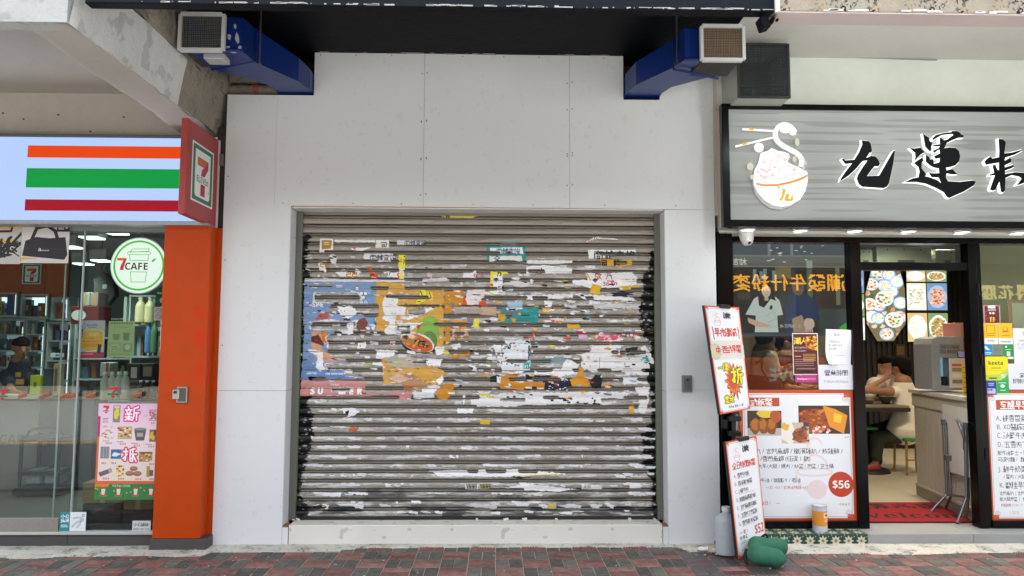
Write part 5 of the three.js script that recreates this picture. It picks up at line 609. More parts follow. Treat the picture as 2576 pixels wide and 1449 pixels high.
  [262, 280, 297, 314].forEach((x, i) => bot(x, 1006, -0.35, 0.24, 0.036, 0xb9b6a6, 0xe9ece9, ['leftmost', 'second from left', 'third from left', 'rightmost'][i] + ' of four white capped bottles above the pink poster', 'white capped bottles above the pink poster')); [352, 368, 384].forEach((x, i) => bot(x, 1004, -0.35, 0.16, 0.026, 0x2a1f1c, 0xdfe2e0, ['left', 'middle', 'right'][i] + ' dark bottle with white cap standing just left of the orange pillar', 'dark bottles by the pillar'));
  [[372, 888, 0x4f7fb0, 'blue bottle in the drinks cabinet'], [387, 888, 0x557a52, 'green bottle in the drinks cabinet']].forEach(([x, y, c, l]) => bot(x, y, -1.45, 0.33, 0.035, c, c, l)); [[352, 812, 'left pale jar on the top of the drinks cabinet'], [376, 812, 'right pale jar on the top of the drinks cabinet']].forEach(([x, y, l]) => bot(x, y, -1.45, 0.26, 0.05, 0xd2c59a, 0xd8d2b4, l));
  const cr = (n, l, cat, x0, y0, x1, y1, z, d, c, extra) => { const a = area(x0, y0, x1, y1, z), o = thing(n, l, cat, [a.x, a.y, z]); mesh('body', [metric(rb(a.w, a.h, d, 0.006, 0, 0, -d / 2))], mk(c), o); if (extra) extra(o, a, d); return o; };
  const tape = (o, a, d) => { mesh('tape', [bx(0.04, a.h * 0.98, 0.001, 0, 0, 0.0008)], mk(0xb79a6a, 0.4), o); };
  const lidf = (o, a, d) => mesh('lid', [rb(a.w + 0.012, 0.025, d + 0.012, 0.004, 0, a.h / 2, -d / 2)], mk(0x2b2f31), o);
  cr('goods_box', 'maroon box with white oval behind the upper glass, left of the green poster', 'box', 178, 771, 248, 815, -1.6, 0.25, 0x6d1424, (o, a) => { mesh('oval', [new THREE.CylinderGeometry(0.075, 0.075, 0.004, 20).rotateX(Math.PI / 2).scale(1, 0.72, 1).translate(-0.06, 0.0, 0.002)], mk(0xe6e4e0), o); });
  cr('goods_box', 'pale blue box standing on the maroon box', 'box', 202, 735, 226, 769, -1.65, 0.2, 0x8fb3bd, tape); cr('goods_box', 'pinkish grey box right of the pale blue box', 'box', 227, 735, 247, 769, -1.65, 0.2, 0xa99398, tape);
  cr('cardboard_box', 'brown cardboard box behind the bottom of the pink poster, left one', 'box', 207, 1214, 310, 1266, -0.22, 0.3, 0x8a6a3c, tape); cr('cardboard_box', 'brown cardboard box behind the bottom of the pink poster, next to the pillar', 'box', 312, 1222, 384, 1282, -0.22, 0.3, 0x94713f, tape); cr('dark_carton', 'dark printed carton under the left cardboard box', 'box', 207, 1268, 305, 1297, -0.24, 0.3, 0x2a2523, (o, a) => mesh('print_band', [bx(a.w * 0.5, a.h * 0.3, 0.001, 0.02, 0, 0.0008)], mk(0x5a4a44), o));
  cr('black_crate', 'black plastic crate on the store floor, left one beside the slip sign', 'crate', 214, 1299, 300, 1352, -0.25, 0.3, 0x14181a, lidf); cr('black_crate', 'black plastic crate on the store floor behind the step notice', 'crate', 306, 1287, 382, 1352, -0.25, 0.3, 0x171a1c, lidf);
  cr('black_display_box', 'black boxes of goods under the drinks cabinet near the pillar', 'box', 322, 915, 352, 960, -0.6, 0.2, 0x201d1c, (o, a) => mesh('label_patch', [bx(a.w * 0.5, a.h * 0.6, 0.001, 0, 0, 0.0008)], mk(0xc9c5b4), o)); cr('black_display_box', 'dark carton with beige label under the drinks cabinet, right one', 'box', 356, 915, 386, 960, -0.6, 0.2, 0x241f1d, (o, a) => mesh('label_patch', [bx(a.w * 0.7, a.h * 0.55, 0.001, 0, 0.01, 0.0008)], mk(0x9a876c), o));
  cr('goods_box', 'row of dark cartons on a low rack left of the pillar', 'box', 318, 962, 388, 985, -0.5, 0.25, 0x17181b, lidf); cr('white_carton', 'white carton with red stripes between bottles and green poster', 'box', 252, 912, 276, 946, -0.9, 0.15, 0xbdc0b8, (o, a) => mesh('stripe', [bx(a.w * 0.3, a.h, 0.001, 0.02, 0, 0.0008)], mk(0xa84432), o));
  // bag on the rear wall
  const bg = at(270, 722, -2.8), bag = thing('black_bag', 'black bag hanging on the pale rear wall left of the round cafe sign', 'bag', [bg.x, bg.y, -2.8]); mesh('body', [plate([[-0.1, -0.15], [-0.12, 0.08], [-0.03, 0.16], [0.1, 0.08], [0.13, -0.1], [0.05, -0.2]], 0.06, 0, null, 0.015)], mk(0x15171a, 0.8), bag); mesh('handle', [tube([V(-0.08, 0.1, 0.03), V(-0.02, 0.3, 0.03), V(0.08, 0.28, 0.03), V(0.09, 0.08, 0.03)], 0.01)], mk(0x1d1f22), bag); mesh('patch', [bx(0.05, 0.05, 0.004, 0.01, 0.0, 0.078)], mk(0x7b8580), bag);
  // counter
  const ct = at(50, 998, -2.0), co = thing('store_counter', 'store counter with white top and lettered front behind the sliding door', 'counter', [0, 0, 0]);
  mesh('top', metric(rspan(-8.8, at(102, 1000, -2).x, ct.y - 0.02, ct.y + 0.02, -2.22, -1.95, 0.005)), mk(0xb9bcb4, 0.3), co); mesh('front', metric(span(-8.8, at(100, 1000, -2).x, 0.055, ct.y - 0.022, -2.05, -2.0)), mk(0x7b7566, 0.5), co); mesh('front', metric(span(at(100, 1000, -2).x, at(235, 1000, -2).x, 0.055, ct.y - 0.022, -2.3, -2.02)), mk(0x4d4c44, 0.5), co);
  { const [c, g] = canvas(420, 100); rect(g, 0, 0, 420, 100, '#7b7566'); txt(g, '7', 6, 52, 100, '#9a4038'); txt(g, 'CAFÉ', 76, 52, 96, '#4c4a42'); const a = area(-30, 1088, 118, 1122, -1.995), o = printed('counter_lettering', co, c, a.w, a.h, 0.002, mk(0x7b7566)); o.position.set(a.x, a.y, -1.997); }
  cr('yellow_carton', 'yellow green drink carton on the counter in front of the cashier', 'carton', 75, 944, 101, 992, -1.98, 0.08, 0xa9b81e, (o, a) => mesh('print', [bx(0.03, 0.06, 0.001, 0, 0, 0.0008)], mk(0x5c6a12), o)); cr('counter_box', 'dark teal box on the counter right of the yellow carton', 'box', 108, 930, 130, 996, -2.0, 0.1, 0x1f3a42, lidf); cr('counter_box', 'beige tall pack with brown print on the counter end', 'box', 133, 915, 148, 996, -2.0, 0.1, 0x9c8864, (o, a) => mesh('print', [bx(0.03, a.h * 0.7, 0.001, 0, 0, 0.0008)], mk(0x5b4630), o)); cr('arrow_sign', 'small white arrow sign hanging on the goods cabinet', 'sign', 127, 888, 160, 899, -1.99, 0.01, 0xd4dade, (o, a) => mesh('arrow', [plate([[-0.02, 0], [0, 0.015], [0, 0.006], [0.03, 0.006], [0.03, -0.006], [0, -0.006], [0, -0.015]], 0.001, 0.0002)], mk(0x2a4f86), o));
  // trolley
  const tq = at(95, 1248, -1.66), tr = thing('utility_trolley', 'black utility trolley with white bins standing before the store counter', 'trolley', [tq.x, 0.055, -1.66]), th = at(95, 1085, -1.66).y - 0.055, bm = mk(0x121416, 0.5);
  for (const [x, z] of [[-0.19, 0], [0.19, 0], [-0.19, -0.3], [0.19, -0.3]]) mesh('leg', [rspan(x - 0.014, x + 0.014, 0.06, th * 0.93, z - 0.014, z + 0.014, 0.003)], bm, tr); mesh('base', [rb(0.46, 0.07, 0.4, 0.02, 0, 0.055, -0.14)], bm, tr); mesh('tray', [rb(0.42, 0.04, 0.34, 0.01, 0, th * 0.36, -0.15)], bm, tr); mesh('tray', [rb(0.42, 0.04, 0.34, 0.01, 0, th * 0.88, -0.15)], bm, tr); mesh('handle', [tube([V(-0.17, th * 0.9, -0.02), V(-0.12, th * 1.02, -0.05), V(0.12, th * 1.03, -0.05), V(0.17, th * 0.9, -0.02)], 0.014)], bm, tr); mesh('bin', [rb(0.15, 0.14, 0.2, 0.015, -0.08, 0.19, -0.14)], mk(0x9aa09c), tr); mesh('bin', [rb(0.14, 0.14, 0.2, 0.015, 0.1, 0.19, -0.14)], mk(0x8e9490), tr); for (const x of [-0.17, 0.17]) mesh('castor', [cyl(0.03, 0.03, 0.02, 14, x, 0.0 + 0.02, 0.02, 0, 0, Math.PI / 2)], bm, tr);
}
{ // round lit cafe sign
  const a = area(281, 598, 421, 740, -0.07), r = a.h / 2, x = a.x0 + r, s = thing('round_cafe_sign', 'round lit white cafe sign with green ring hanging behind the store glass', 'sign', [x, a.y, -0.07]);
  const [c, g] = canvas(512, 512); rect(g, 0, 0, 512, 512, '#eef4e8'); g.strokeStyle = '#55b043'; g.lineWidth = 18; g.beginPath(); g.arc(256, 256, 226, 0, 6.3); g.stroke();
  g.lineWidth = 6; g.strokeStyle = '#5db44a'; const pl = (...p) => { g.beginPath(); p.forEach((q, i) => (i ? g.lineTo(...q) : g.moveTo(...q))); g.closePath(); g.stroke(); }; pl([170, 132], [340, 122], [346, 100], [188, 102]); g.beginPath(); g.roundRect(148, 128, 212, 26, 12); g.stroke(); pl([166, 154], [344, 154], [338, 208], [174, 208]); pl([182, 316], [330, 316], [320, 410], [192, 410]);
  polyg(g, '#e8531c', [[54, 186], [136, 186], [128, 210], [54, 210]]); polyg(g, '#c9202c', [[146, 184], [136, 212], [122, 260], [114, 300], [82, 300], [92, 252], [112, 210]]); txt(g, 'CAFE', 124, 264, 92, '#3b2a28', { fit: 292 }); line(g, '#3b2a28', 10, [378, 216], [396, 206]); polyg(g, '#6fae4a', [[378, 208], [392, 190], [416, 190], [404, 206]]);
  const t = ctex(c), gm = new THREE.CircleGeometry(r * 0.965, 48); const face = new THREE.Mesh(gm, new THREE.MeshStandardMaterial({ color: 0x222222, emissive: 0xffffff, emissiveMap: t, emissiveIntensity: 1.45, roughness: 0.4 })); face.name = 'sign_face'; face.position.z = 0.0275; s.add(face);
  mesh('sign_body', [new THREE.CylinderGeometry(r, r, 0.05, 48).rotateX(Math.PI / 2)], mk(0xd4d8cf, 0.4), s); mesh('bracket', [cyl(0.012, 0.012, 0.5, 8, 0, r + 0.2, 0)], mk(0x555555), s);
  rectLight(x, a.y, -0.035, r * 1.5, r * 1.5, 0.5, 0xf0fff0, x, a.y, 2);
}
{ // posters on and behind the store glass
  const put = (name, label, cat, x0, y0, x1, y1, z, c, more) => { const a = area(x0, y0, x1, y1, z), o = printed(name, null, c, a.w, a.h, 0.003, mk(0xdddddd), more); o.position.set(a.x, a.y, z); tag(o, label, cat); return o; };
  { const [c, g] = canvas(300, 260); rect(g, 0, 0, 300, 260, '#b9b3ac'); rect(g, 0, 20, 300, 12, '#c9a23a'); for (let i = 0; i < 26; i++) line(g, '#1d1a1c', rr(6, 20), [rr(0, 300), rr(60, 250)], [rr(0, 300), rr(90, 250)]); for (let i = 0; i < 10; i++) blob(g, rr(0, 300), rr(80, 240), 9, 9, '#d0a33a'); line(g, '#1d1a1c', 14, [0, 55], [230, 50], [240, 8]); put('bag_poster', 'patterned bag poster cut by the left edge of the picture', 'poster', -60, 562, 53, 664, 0.04, c); }
  { const [c, g] = canvas(360, 320); rect(g, 0, 0, 360, 320, '#c8c2ba'); rect(g, 0, 20, 360, 14, '#c9a84a'); line(g, '#201c20', 26, [70, 150], [110, 40], [190, 20], [250, 60], [280, 150]); polyg(g, '#221d21', [[30, 140], [110, 110], [210, 120], [330, 110], [352, 250], [330, 292], [10, 262]]); line(g, '#3b343a', 3, [30, 200], [340, 210]); txt(g, 'a', 128, 208, 44, '#cfcac6'); rect(g, 150, 214, 62, 8, '#aaa'); polyg(g, '#c9a84a', [[0, 272], [140, 282], [0, 296]]); rect(g, 262, 0, 98, 66, '#17161a'); for (const y of [12, 26, 40]) rect(g, 274, y, 42, 8, '#c9c6c2'); disc(g, 336, 30, 12, '#c9c6c2'); put('bag_poster', 'poster of a black shoulder bag hanging at the top of the store glass', 'poster', 54, 562, 174, 662, 0.04, c); }
  { const [c, g] = canvas(270, 376); rect(g, 0, 0, 270, 376, '#b9b3b8'); rect(g, 0, 316, 270, 60, '#b3203e'); rect(g, 14, 330, 150, 10, '#d98a98'); rect(g, 10, 10, 34, 42, '#e6c9cf'); txt(g, '7', 27, 32, 26, '#a23', { align: 'center' }); txt(g, 'BLAUPC', 140, 48, 28, '#4a464a', { align: 'center' }); rect(g, 100, 66, 80, 8, '#7c767b'); polyg(g, '#e9aa1d', [[60, 100], [210, 90], [262, 120], [256, 280], [110, 312], [10, 262], [20, 170]]); g.strokeStyle = '#f3e3b4'; g.lineWidth = 4; g.stroke(); txt(g, 'CA 2IEC', 160, 140, 30, '#d9d0b4', { align: 'center' }); zh(g, '立早甲由日由', 70, 168, 18, '#b8442a'); rect(g, 40, 205, 170, 10, '#c9781a'); rect(g, 60, 232, 150, 8, '#c9581a'); rect(g, 70, 252, 130, 8, '#c9581a'); rect(g, 22, 96, 26, 84, '#8d878c'); rect(g, 20, 90, 30, 20, '#3b373b'); polyg(g, '#221f22', [[206, 236], [244, 240], [234, 326], [200, 320]]); put('drink_poster', 'grey poster with an orange hexagon and red foot on the store glass', 'poster', 196, 806, 263, 901, -0.012, c); }
  { const [c, g] = canvas(260, 360); rect(g, 0, 0, 260, 360, '#b5bf86'); for (let i = 0; i < 9; i++) rect(g, 24 + i * 25, 12, 13, 16, '#59603f'); txt(g, 'EASY AT MUG', 130, 62, 22, '#8e9868', { align: 'center' }); polyg(g, '#8f996e', [[40, 128], [118, 128], [106, 188], [54, 188]]); rect(g, 152, 120, 56, 70, '#7f8a62'); rect(g, 142, 112, 74, 14, '#8f996e'); rect(g, 16, 212, 120, 100, '#aab57c'); disc(g, 70, 262, 46, '#bfc796', 36); rect(g, 150, 220, 92, 92, '#9aa57a'); disc(g, 196, 258, 28, '#c3caa2'); for (const y of [250, 264, 278]) rect(g, 36, y, 66, 6, '#77835a'); rect(g, 16, 326, 220, 8, '#8e9868'); put('recipe_poster', 'pale green printed sheet on the store glass below the round cafe sign', 'poster', 272, 808, 338, 899, -0.012, c); }
  { const [c, g] = canvas(110, 200); rect(g, 0, 0, 110, 200, '#d9c3c6'); g.strokeStyle = '#a8606c'; g.lineWidth = 7; for (const y of [55, 140]) { g.beginPath(); g.arc(55, y, 32, 0, 6.3); g.stroke(); line(g, '#a8606c', 6, [33, y - 24], [77, y + 24]); } put('ban_sticker', 'small pinkish sheet with two round prohibition signs beside the pillar', 'sticker', 387, 772, 411, 806, -0.012, c); const [c2, g2] = canvas(110, 160); rect(g2, 0, 0, 110, 160, '#21482f'); disc(g2, 80, 100, 26, '#d2c39a'); txt(g2, 'Hmm', 55, 26, 28, '#dfe6d8', { align: 'center' }); put('green_sticker', 'dark green leaflet on the glass just under the round cafe sign', 'sticker', 391, 731, 413, 770, -0.014, c2); }
  { // pink price poster
    const [c, g] = canvas(620, 980); const gr = g.createLinearGradient(0, 0, 0, 760); gr.addColorStop(0, '#e3bcd6'); gr.addColorStop(0.45, '#ead9dd'); gr.addColorStop(1, '#e6d5c3'); g.fillStyle = gr; g.fillRect(0, 0, 620, 800); rect(g, 0, 130, 26, 210, '#b3246e'); rect(g, 0, 340, 22, 460, '#d6653c'); rect(g, 0, 790, 620, 30, '#d6653c');
    polyg(g, '#d2202e', [[50, 22], [112, 22], [112, 44], [92, 70], [72, 70], [84, 44], [50, 44]]); rect(g, 50, 72, 60, 10, '#5b6b5e'); polyg(g, '#c9202c', [[70, 86], [92, 86], [92, 100], [70, 100]]); rect(g, 156, 18, 76, 176, '#8a866e'); blob(g, 194, 100, 26, 60, '#d9cf3a'); rect(g, 166, 24, 56, 26, '#c9c6b4'); zh(g, '新', 284, 30, 146, '#f7eef2', { w: 0.115, outline: '#d42a7a', ow: 14 });
    txt(g, '$7.9', 54, 190, 26, '#b3206a'); rect(g, 50, 150, 60, 10, '#9a8a92'); rect(g, 54, 166, 46, 6, '#9a8a92'); txt(g, '5@', 478, 124, 36, '#c9b0a0'); rect(g, 540, 60, 80, 120, '#c99aa0'); for (let i = 0; i < 18; i++) blob(g, rr(545, 615), rr(65, 175), 9, 8, ['#8a2a3a', '#e6d9d4', '#b36a6a'][i % 3]); txt(g, '$19', 560, 202, 24, '#b3206a');
    for (let i = 0; i < 26; i++) blob(g, rr(40, 170), rr(230, 370), 16, 9, ['#e6d9c9', '#d2b9a4', '#b98a7a'][i % 3]); rect(g, 216, 236, 150, 128, '#c9a67a'); for (let i = 0; i < 30; i++) blob(g, rr(222, 360), rr(246, 358), 15, 11, ['#9c4a2a', '#d9b98a', '#7a8a4a', '#e6d4b4'][i % 4]); polyg(g, '#5d5a58', [[386, 262], [516, 262], [496, 380], [408, 380]]); disc(g, 451, 262, 66, '#8b8884', 14); rect(g, 418, 300, 64, 40, '#a9a6a0'); rect(g, 550, 268, 70, 124, '#8a6a3a'); blob(g, 580, 330, 30, 46, '#d9b93a'); rect(g, 592, 270, 28, 60, '#7a3a2a'); for (const [x, y] of [[90, 400], [240, 408], [390, 424], [540, 434]]) { rect(g, x - 30, y - 20, 70, 8, '#9c8f8a'); txt(g, '$12.9', x, y + 6, 26, '#b8203e'); }
    rect(g, 40, 440, 96, 124, '#a6a29c'); for (const x of [50, 80, 108]) rect(g, x, 446, 20, 112, '#7f8285'); rect(g, 152, 470, 110, 96, '#3f6a9a'); blob(g, 206, 520, 46, 20, '#dfe6ea'); zh(g, '抵', 282, 456, 142, '#f7eef2', { w: 0.115, outline: '#cf3350', ow: 14 }); rect(g, 450, 500, 140, 96, '#b98a5a'); rect(g, 450, 496, 140, 14, '#6b3f2a'); for (let i = 0; i < 14; i++) blob(g, rr(456, 584), rr(515, 590), 12, 10, ['#7a4a2a', '#e0d2b4', '#d2a03a'][i % 3]); for (const [x, y] of [[56, 610], [160, 610], [560, 620]]) txt(g, '$9.9', x, y, 26, '#b8203e');
    polyg(g, '#6a6070', [[30, 706], [160, 660], [176, 700], [50, 748]]); polyg(g, '#b9a08a', [[130, 676], [168, 664], [176, 700], [144, 710]]); rect(g, 216, 632, 84, 116, '#dccf9a'); for (let i = 0; i < 16; i++) blob(g, rr(222, 294), rr(640, 740), 12, 9, ['#c9762a', '#e9dfb4', '#b34a2a'][i % 3]); for (const [x, y, r] of [[360, 714, 46], [440, 716, 46], [400, 666, 42]]) { disc(g, x, y, r, '#8a5f4a', r * 0.55); disc(g, x, y - 8, r * 0.9, '#a87a5a', r * 0.4); } rect(g, 536, 640, 34, 110, '#b9903a'); rect(g, 566, 680, 40, 60, '#6a5a6a'); for (const [x, y] of [[80, 766], [240, 768], [420, 772], [570, 772]]) txt(g, '$23.9', x, y, 26, '#b8203e');
    rect(g, 0, 820, 620, 160, '#2f7d43'); polyg(g, '#e07a2a', [[0, 820], [150, 820], [140, 850], [0, 850]]); zh(g, '早五早由 口日生味', 180, 828, 22, '#dfe9c9'); for (const x of [90, 250, 430, 590]) { polyg(g, '#e2d4c4', [[x - 22, 866], [x + 22, 866], [x + 14, 940], [x - 14, 940]]); rect(g, x - 24, 858, 48, 12, '#b83a34'); polyg(g, '#c94a3a', [[x - 34, 930], [x + 34, 930], [x + 40, 946], [x - 40, 946]]); } for (let i = 0; i < 8; i++) blob(g, rr(0, 620), rr(860, 920), 9, 7, '#e9a03a');
    put('price_poster', 'large pink and cream price poster on the store glass next to the pillar', 'poster', 243, 1015, 391, 1257, 0.004, c);
  }
  { const [c, g] = canvas(280, 210); rect(g, 0, 0, 110, 210, '#2a8485'); rect(g, 110, 0, 170, 210, '#e0e6e4'); zh(g, '小心', 12, 24, 42, '#eaf4f2', { w: 0.14 }); zh(g, '地滑', 12, 72, 42, '#eaf4f2', { w: 0.13 }); rect(g, 16, 140, 70, 9, '#cfe4e2'); rect(g, 16, 158, 76, 9, '#cfe4e2'); const f = '#31464a'; disc(g, 250, 36, 15, f); disc(g, 250, 36, 10, '#e0e6e4'); for (const [w, k] of [[15, f], [8, '#e0e6e4']]) { line(g, k, w, [240, 60], [215, 100], [185, 110], [140, 160]); line(g, k, w, [215, 100], [220, 130], [190, 170]); line(g, k, w, [240, 62], [190, 60], [150, 70]); line(g, k, w, [240, 62], [252, 90], [232, 104]); } put('slip_warning', 'teal and white slippery floor warning at the bottom of the store glass', 'sign', 150, 1288, 216, 1336, 0.036, c); }
  { const [c, g] = canvas(200, 124); rect(g, 0, 0, 200, 124, '#c9ccc8'); zh(g, '小心梯級', 12, 24, 40, '#3a3d3c', { w: 0.12 }); txt(g, 'MIND THE STEP', 100, 96, 24, '#3a3d3c', { align: 'center', fit: 180 }); put('step_notice', 'small grey step notice at the bottom right of the store glass', 'sign', 333, 1310, 379, 1337, 0.004, c); }
}
// ---------------------------------------------------------------- noodle shop at the right
const glossBlack = phys(0x060708, 0.2, { specularIntensity: 0.4 });
const putN = (name, label, cat, x0, y0, x1, y1, z, c, more, group) => { const a = area(x0, y0, x1, y1, z), o = printed(name, null, c, a.w, a.h, 0.003, mk(0xdddddd), more); o.position.set(a.x, a.y, z); return tag(o, label, cat, group); };
{ // fascia sign
  const zf = 0.22, o0 = area(1818, 264, 2576, 572, zf), f0 = area(1836, 278, 2576, 555, zf), s = thing('noodle_shop_sign', 'grey wood grain shop sign with black frame, lit bowl emblem and brush characters', 'sign');
  const X1 = 6.4, y0 = o0.y0, y1 = o0.y1;
  mesh('box_side', metric(rspan(1.852, o0.x0 + 0.02, y0 + 0.004, y1 - 0.004, 0.002, zf - 0.012, 0.002)), std(0xb9ada0, 0.5, { map: grain }), s);
  mesh('frame_left', [rspan(o0.x0, f0.x0, y0, y1, 0.15, zf, 0.003)], glossBlack, s); mesh('frame_top', [rspan(f0.x0, X1, f0.y1, y1, 0.1, zf, 0.003)], glossBlack, s); mesh('frame_bottom', [rspan(f0.x0, X1, y0, f0.y0, 0.1, zf, 0.003)], glossBlack, s);
  const wood = field(1024, (x, y) => { const wy = y + 0.02 * fbm(x, y, 3, 3, 301) + 0.004 * fbm(x, y, 14, 2, 305); const g1 = fbm(x * 0.5, wy, 28, 2, 311), g2 = vnoise(x * 2, wy * 150, 300, 317), g3 = fbm(x, wy * 1, 8, 3, 320), k = sstep(0.56, 0.72, vnoise(x * 6, wy * 44, 44, 331)) * 0.2; const v = 0.74 + 0.14 * g1 + 0.07 * g2 + 0.1 * g3 - k; return [v * 0.985, v, v * 0.975]; }, { metres: 1.15, ratio: 1 });
  wood.repeat.set(0.25, 1.0); wood.offset.set(-0.2, 0);
  mesh('wood_face', metric(span(f0.x0 - 0.002, X1, f0.y0 - 0.002, f0.y1 + 0.002, zf - 0.03, zf - 0.012)), std(0xa8aaa9, 0.45, { map: wood }), s);
  mesh('back_box', [span(o0.x0 + 0.025, X1, y0 + 0.006, y1 - 0.006, 0.003, zf - 0.032)], mk(0x6b665f), s);
  // brush characters: black face over a glowing white body
  const S = (x, y) => { const q = at((3280 + x * 752 / 2576) / 1.5652, (500 + y * 752 / 2576) / 1.5652, zf + 0.02); return [q.x, q.y]; };
  const glowW = new THREE.MeshStandardMaterial({ color: 0xdddddd, emissive: new THREE.Color(0.95, 1.0, 0.97), emissiveIntensity: 1.1 }), ink = phys(0x0b0e11, 0.55, { specularIntensity: 0.3 });
  const letter = (label, polys) => { const L = tag(mesh('letter', polys.map((p) => plate(p.map((q) => S(...q)), 0.006, zf + 0.022, null, 0.001)), ink, s), label); const back = polys.map((p) => plate(p.map((q) => S(...q)), 0.024, zf - 0.006, null, 0.0062)); mesh('glow_body', back, glowW, L); };
  letter('first brush character from the left', [[[388, 184], [405, 190], [462, 192], [492, 215], [508, 260], [518, 330], [505, 350], [488, 345], [440, 418], [470, 410], [505, 392], [560, 400], [600, 440], [625, 500], [606, 530], [555, 530], [520, 570], [450, 665], [620, 660], [655, 600], [805, 335], [828, 318], [800, 520], [770, 660], [745, 770], [718, 808], [680, 825], [390, 805], [345, 770], [318, 700], [335, 650], [400, 540], [462, 455], [425, 455], [390, 462], [300, 570], [200, 660], [90, 735], [110, 690], [170, 600], [255, 490], [165, 500], [115, 440], [135, 430], [160, 455], [285, 445], [345, 350], [392, 240]]]);
  letter('second brush character from the left', [
    [[1335, 160], [1380, 115], [1460, 90], [1600, 72], [1595, 60], [1650, 58], [1700, 78], [1720, 105], [1755, 120], [1745, 145], [1690, 145], [1600, 180], [1530, 215], [1490, 290], [1560, 278], [1640, 285], [1690, 330], [1705, 400], [1690, 470], [1640, 520], [1560, 545], [1515, 548], [1520, 590], [1600, 570], [1665, 640], [1600, 640], [1525, 625], [1510, 680], [1540, 735], [1700, 745], [1870, 725], [1918, 735], [1890, 790], [1760, 870], [1560, 958], [1530, 940], [1490, 880], [1380, 820], [1250, 765], [1120, 742], [960, 745], [1060, 700], [1150, 680], [1165, 600], [1150, 540], [1090, 490], [1140, 450], [1190, 420], [1215, 450], [1190, 480], [1185, 560], [1250, 640], [1230, 670], [1290, 680], [1400, 720], [1460, 770], [1420, 680], [1330, 680], [1290, 625], [1350, 630], [1430, 625], [1425, 560], [1350, 545], [1300, 515], [1250, 470], [1250, 385], [1290, 410], [1300, 440], [1345, 440], [1350, 500], [1430, 480], [1440, 420], [1380, 430], [1360, 395], [1440, 360], [1430, 300], [1360, 350], [1345, 320], [1420, 290], [1440, 260], [1350, 265], [1345, 250], [1440, 235], [1435, 150], [1450, 150], [1490, 185], [1540, 170], [1620, 110], [1610, 95], [1460, 110], [1345, 178]],
    [[1210, 100], [1230, 115], [1285, 150], [1300, 200], [1330, 210], [1310, 330], [1290, 320], [1240, 265], [1225, 170]], [[1035, 290], [1090, 295], [1175, 280], [1185, 305], [1220, 330], [1215, 350], [1180, 370], [1100, 450], [1110, 400], [1105, 350]], [[1660, 345], [1590, 330], [1500, 345], [1500, 380], [1530, 400], [1500, 440], [1520, 470], [1590, 430], [1625, 380]].map((q) => q).slice(0, 0),
  ].filter((p) => p.length));
  letter('third brush character from the left, cut by the picture edge', [[[2230, 165], [2280, 170], [2320, 210], [2300, 360], [2400, 350], [2540, 310], [2545, 320], [2440, 375], [2310, 415], [2305, 460], [2370, 425], [2395, 440], [2390, 480], [2305, 520], [2306, 550], [2420, 515], [2430, 540], [2395, 560], [2310, 590], [2310, 640], [2440, 615], [2650, 625], [2650, 720], [2560, 760], [2470, 790], [2540, 700], [2510, 670], [2400, 650], [2315, 690], [2310, 860], [2285, 885], [2260, 870], [2240, 730], [2180, 850], [2140, 860], [2115, 840], [2180, 650], [2100, 660], [2120, 640], [2170, 625], [2150, 520], [2180, 515], [2210, 580], [2235, 590], [2235, 480], [2060, 510], [2040, 470], [2075, 430], [2110, 408], [2140, 430], [2235, 410], [2240, 330]]]);
  // emblem: lit bowl with heaped noodles, curling strand and two sticks
  const E = (x, y) => { const q = at((2860 + x * 400 / 1525) / 1.5652, (460 + y * 400 / 1525) / 1.5652, zf + 0.03); return [q.x, q.y]; };
  const lit = (r, g, b, k = 1) => new THREE.MeshPhysicalMaterial({ color: 0x202020, emissive: new THREE.Color(r, g, b), emissiveIntensity: k, roughness: 0.6, specularIntensity: 0.3 }), wh = lit(1, 0.985, 0.98, 1.15), cream = lit(0.78, 0.76, 0.62, 0.9), yel = lit(0.85, 0.52, 0.03), ora = lit(0.85, 0.36, 0.04), pink = lit(0.9, 0.5, 0.52, 1), rim = std(0xb9b9b9, 0.5);
  const em = tag(mesh('emblem', [plate([[440, 1010], [430, 900], [450, 780], [500, 690], [540, 540], [620, 520], [680, 478], [780, 520], [860, 530], [930, 560], [945, 600], [900, 680], [1000, 730], [1080, 760], [1130, 790], [1210, 830], [1215, 960], [1180, 1110], [1100, 1240], [980, 1310], [850, 1335], [720, 1310], [600, 1240], [500, 1130]].map((q) => E(...q)), 0.03, zf + 0.0, null, 0.004)], wh, s), 'lit white emblem of a heaped noodle bowl with two sticks'); const ep = (n, pts, m, z = 0.0345) => mesh(n, [plate(pts.map((q) => E(...q)), 0.003, zf + z)], m, em);
  mesh('bowl_side', [plate([[410, 1000], [425, 900], [440, 800], [500, 690], [540, 540], [680, 478], [860, 530], [945, 600], [900, 680], [1080, 760], [1210, 830], [1215, 960], [1180, 1110], [1100, 1240], [980, 1340], [830, 1385], [680, 1360], [560, 1280], [460, 1160]].map((q) => E(...q)), 0.02, zf - 0.02, null, 0.002)], rim, em);
  const strand = []; { const pts = [[1040, 240], [960, 150], [870, 115], [780, 150], [735, 240], [750, 340], [830, 420], [950, 490], [1060, 550], [1130, 640], [1120, 740]].map((q) => { const e = E(...q); return V(e[0], e[1], zf + 0.03); }); strand.push(tube(pts, 0.019, 60, 10)); const bl = []; const t0 = E(890, 190), t1 = E(1000, 250); bl.push(sph(0.042, t0[0], t0[1], zf + 0.03, 1.2, 0.75, 0.5, 18), sph(0.018, t1[0], t1[1], zf + 0.03, 1.5, 0.9, 0.6)); mesh('noodle_strand', [...strand, ...bl], wh, em); }
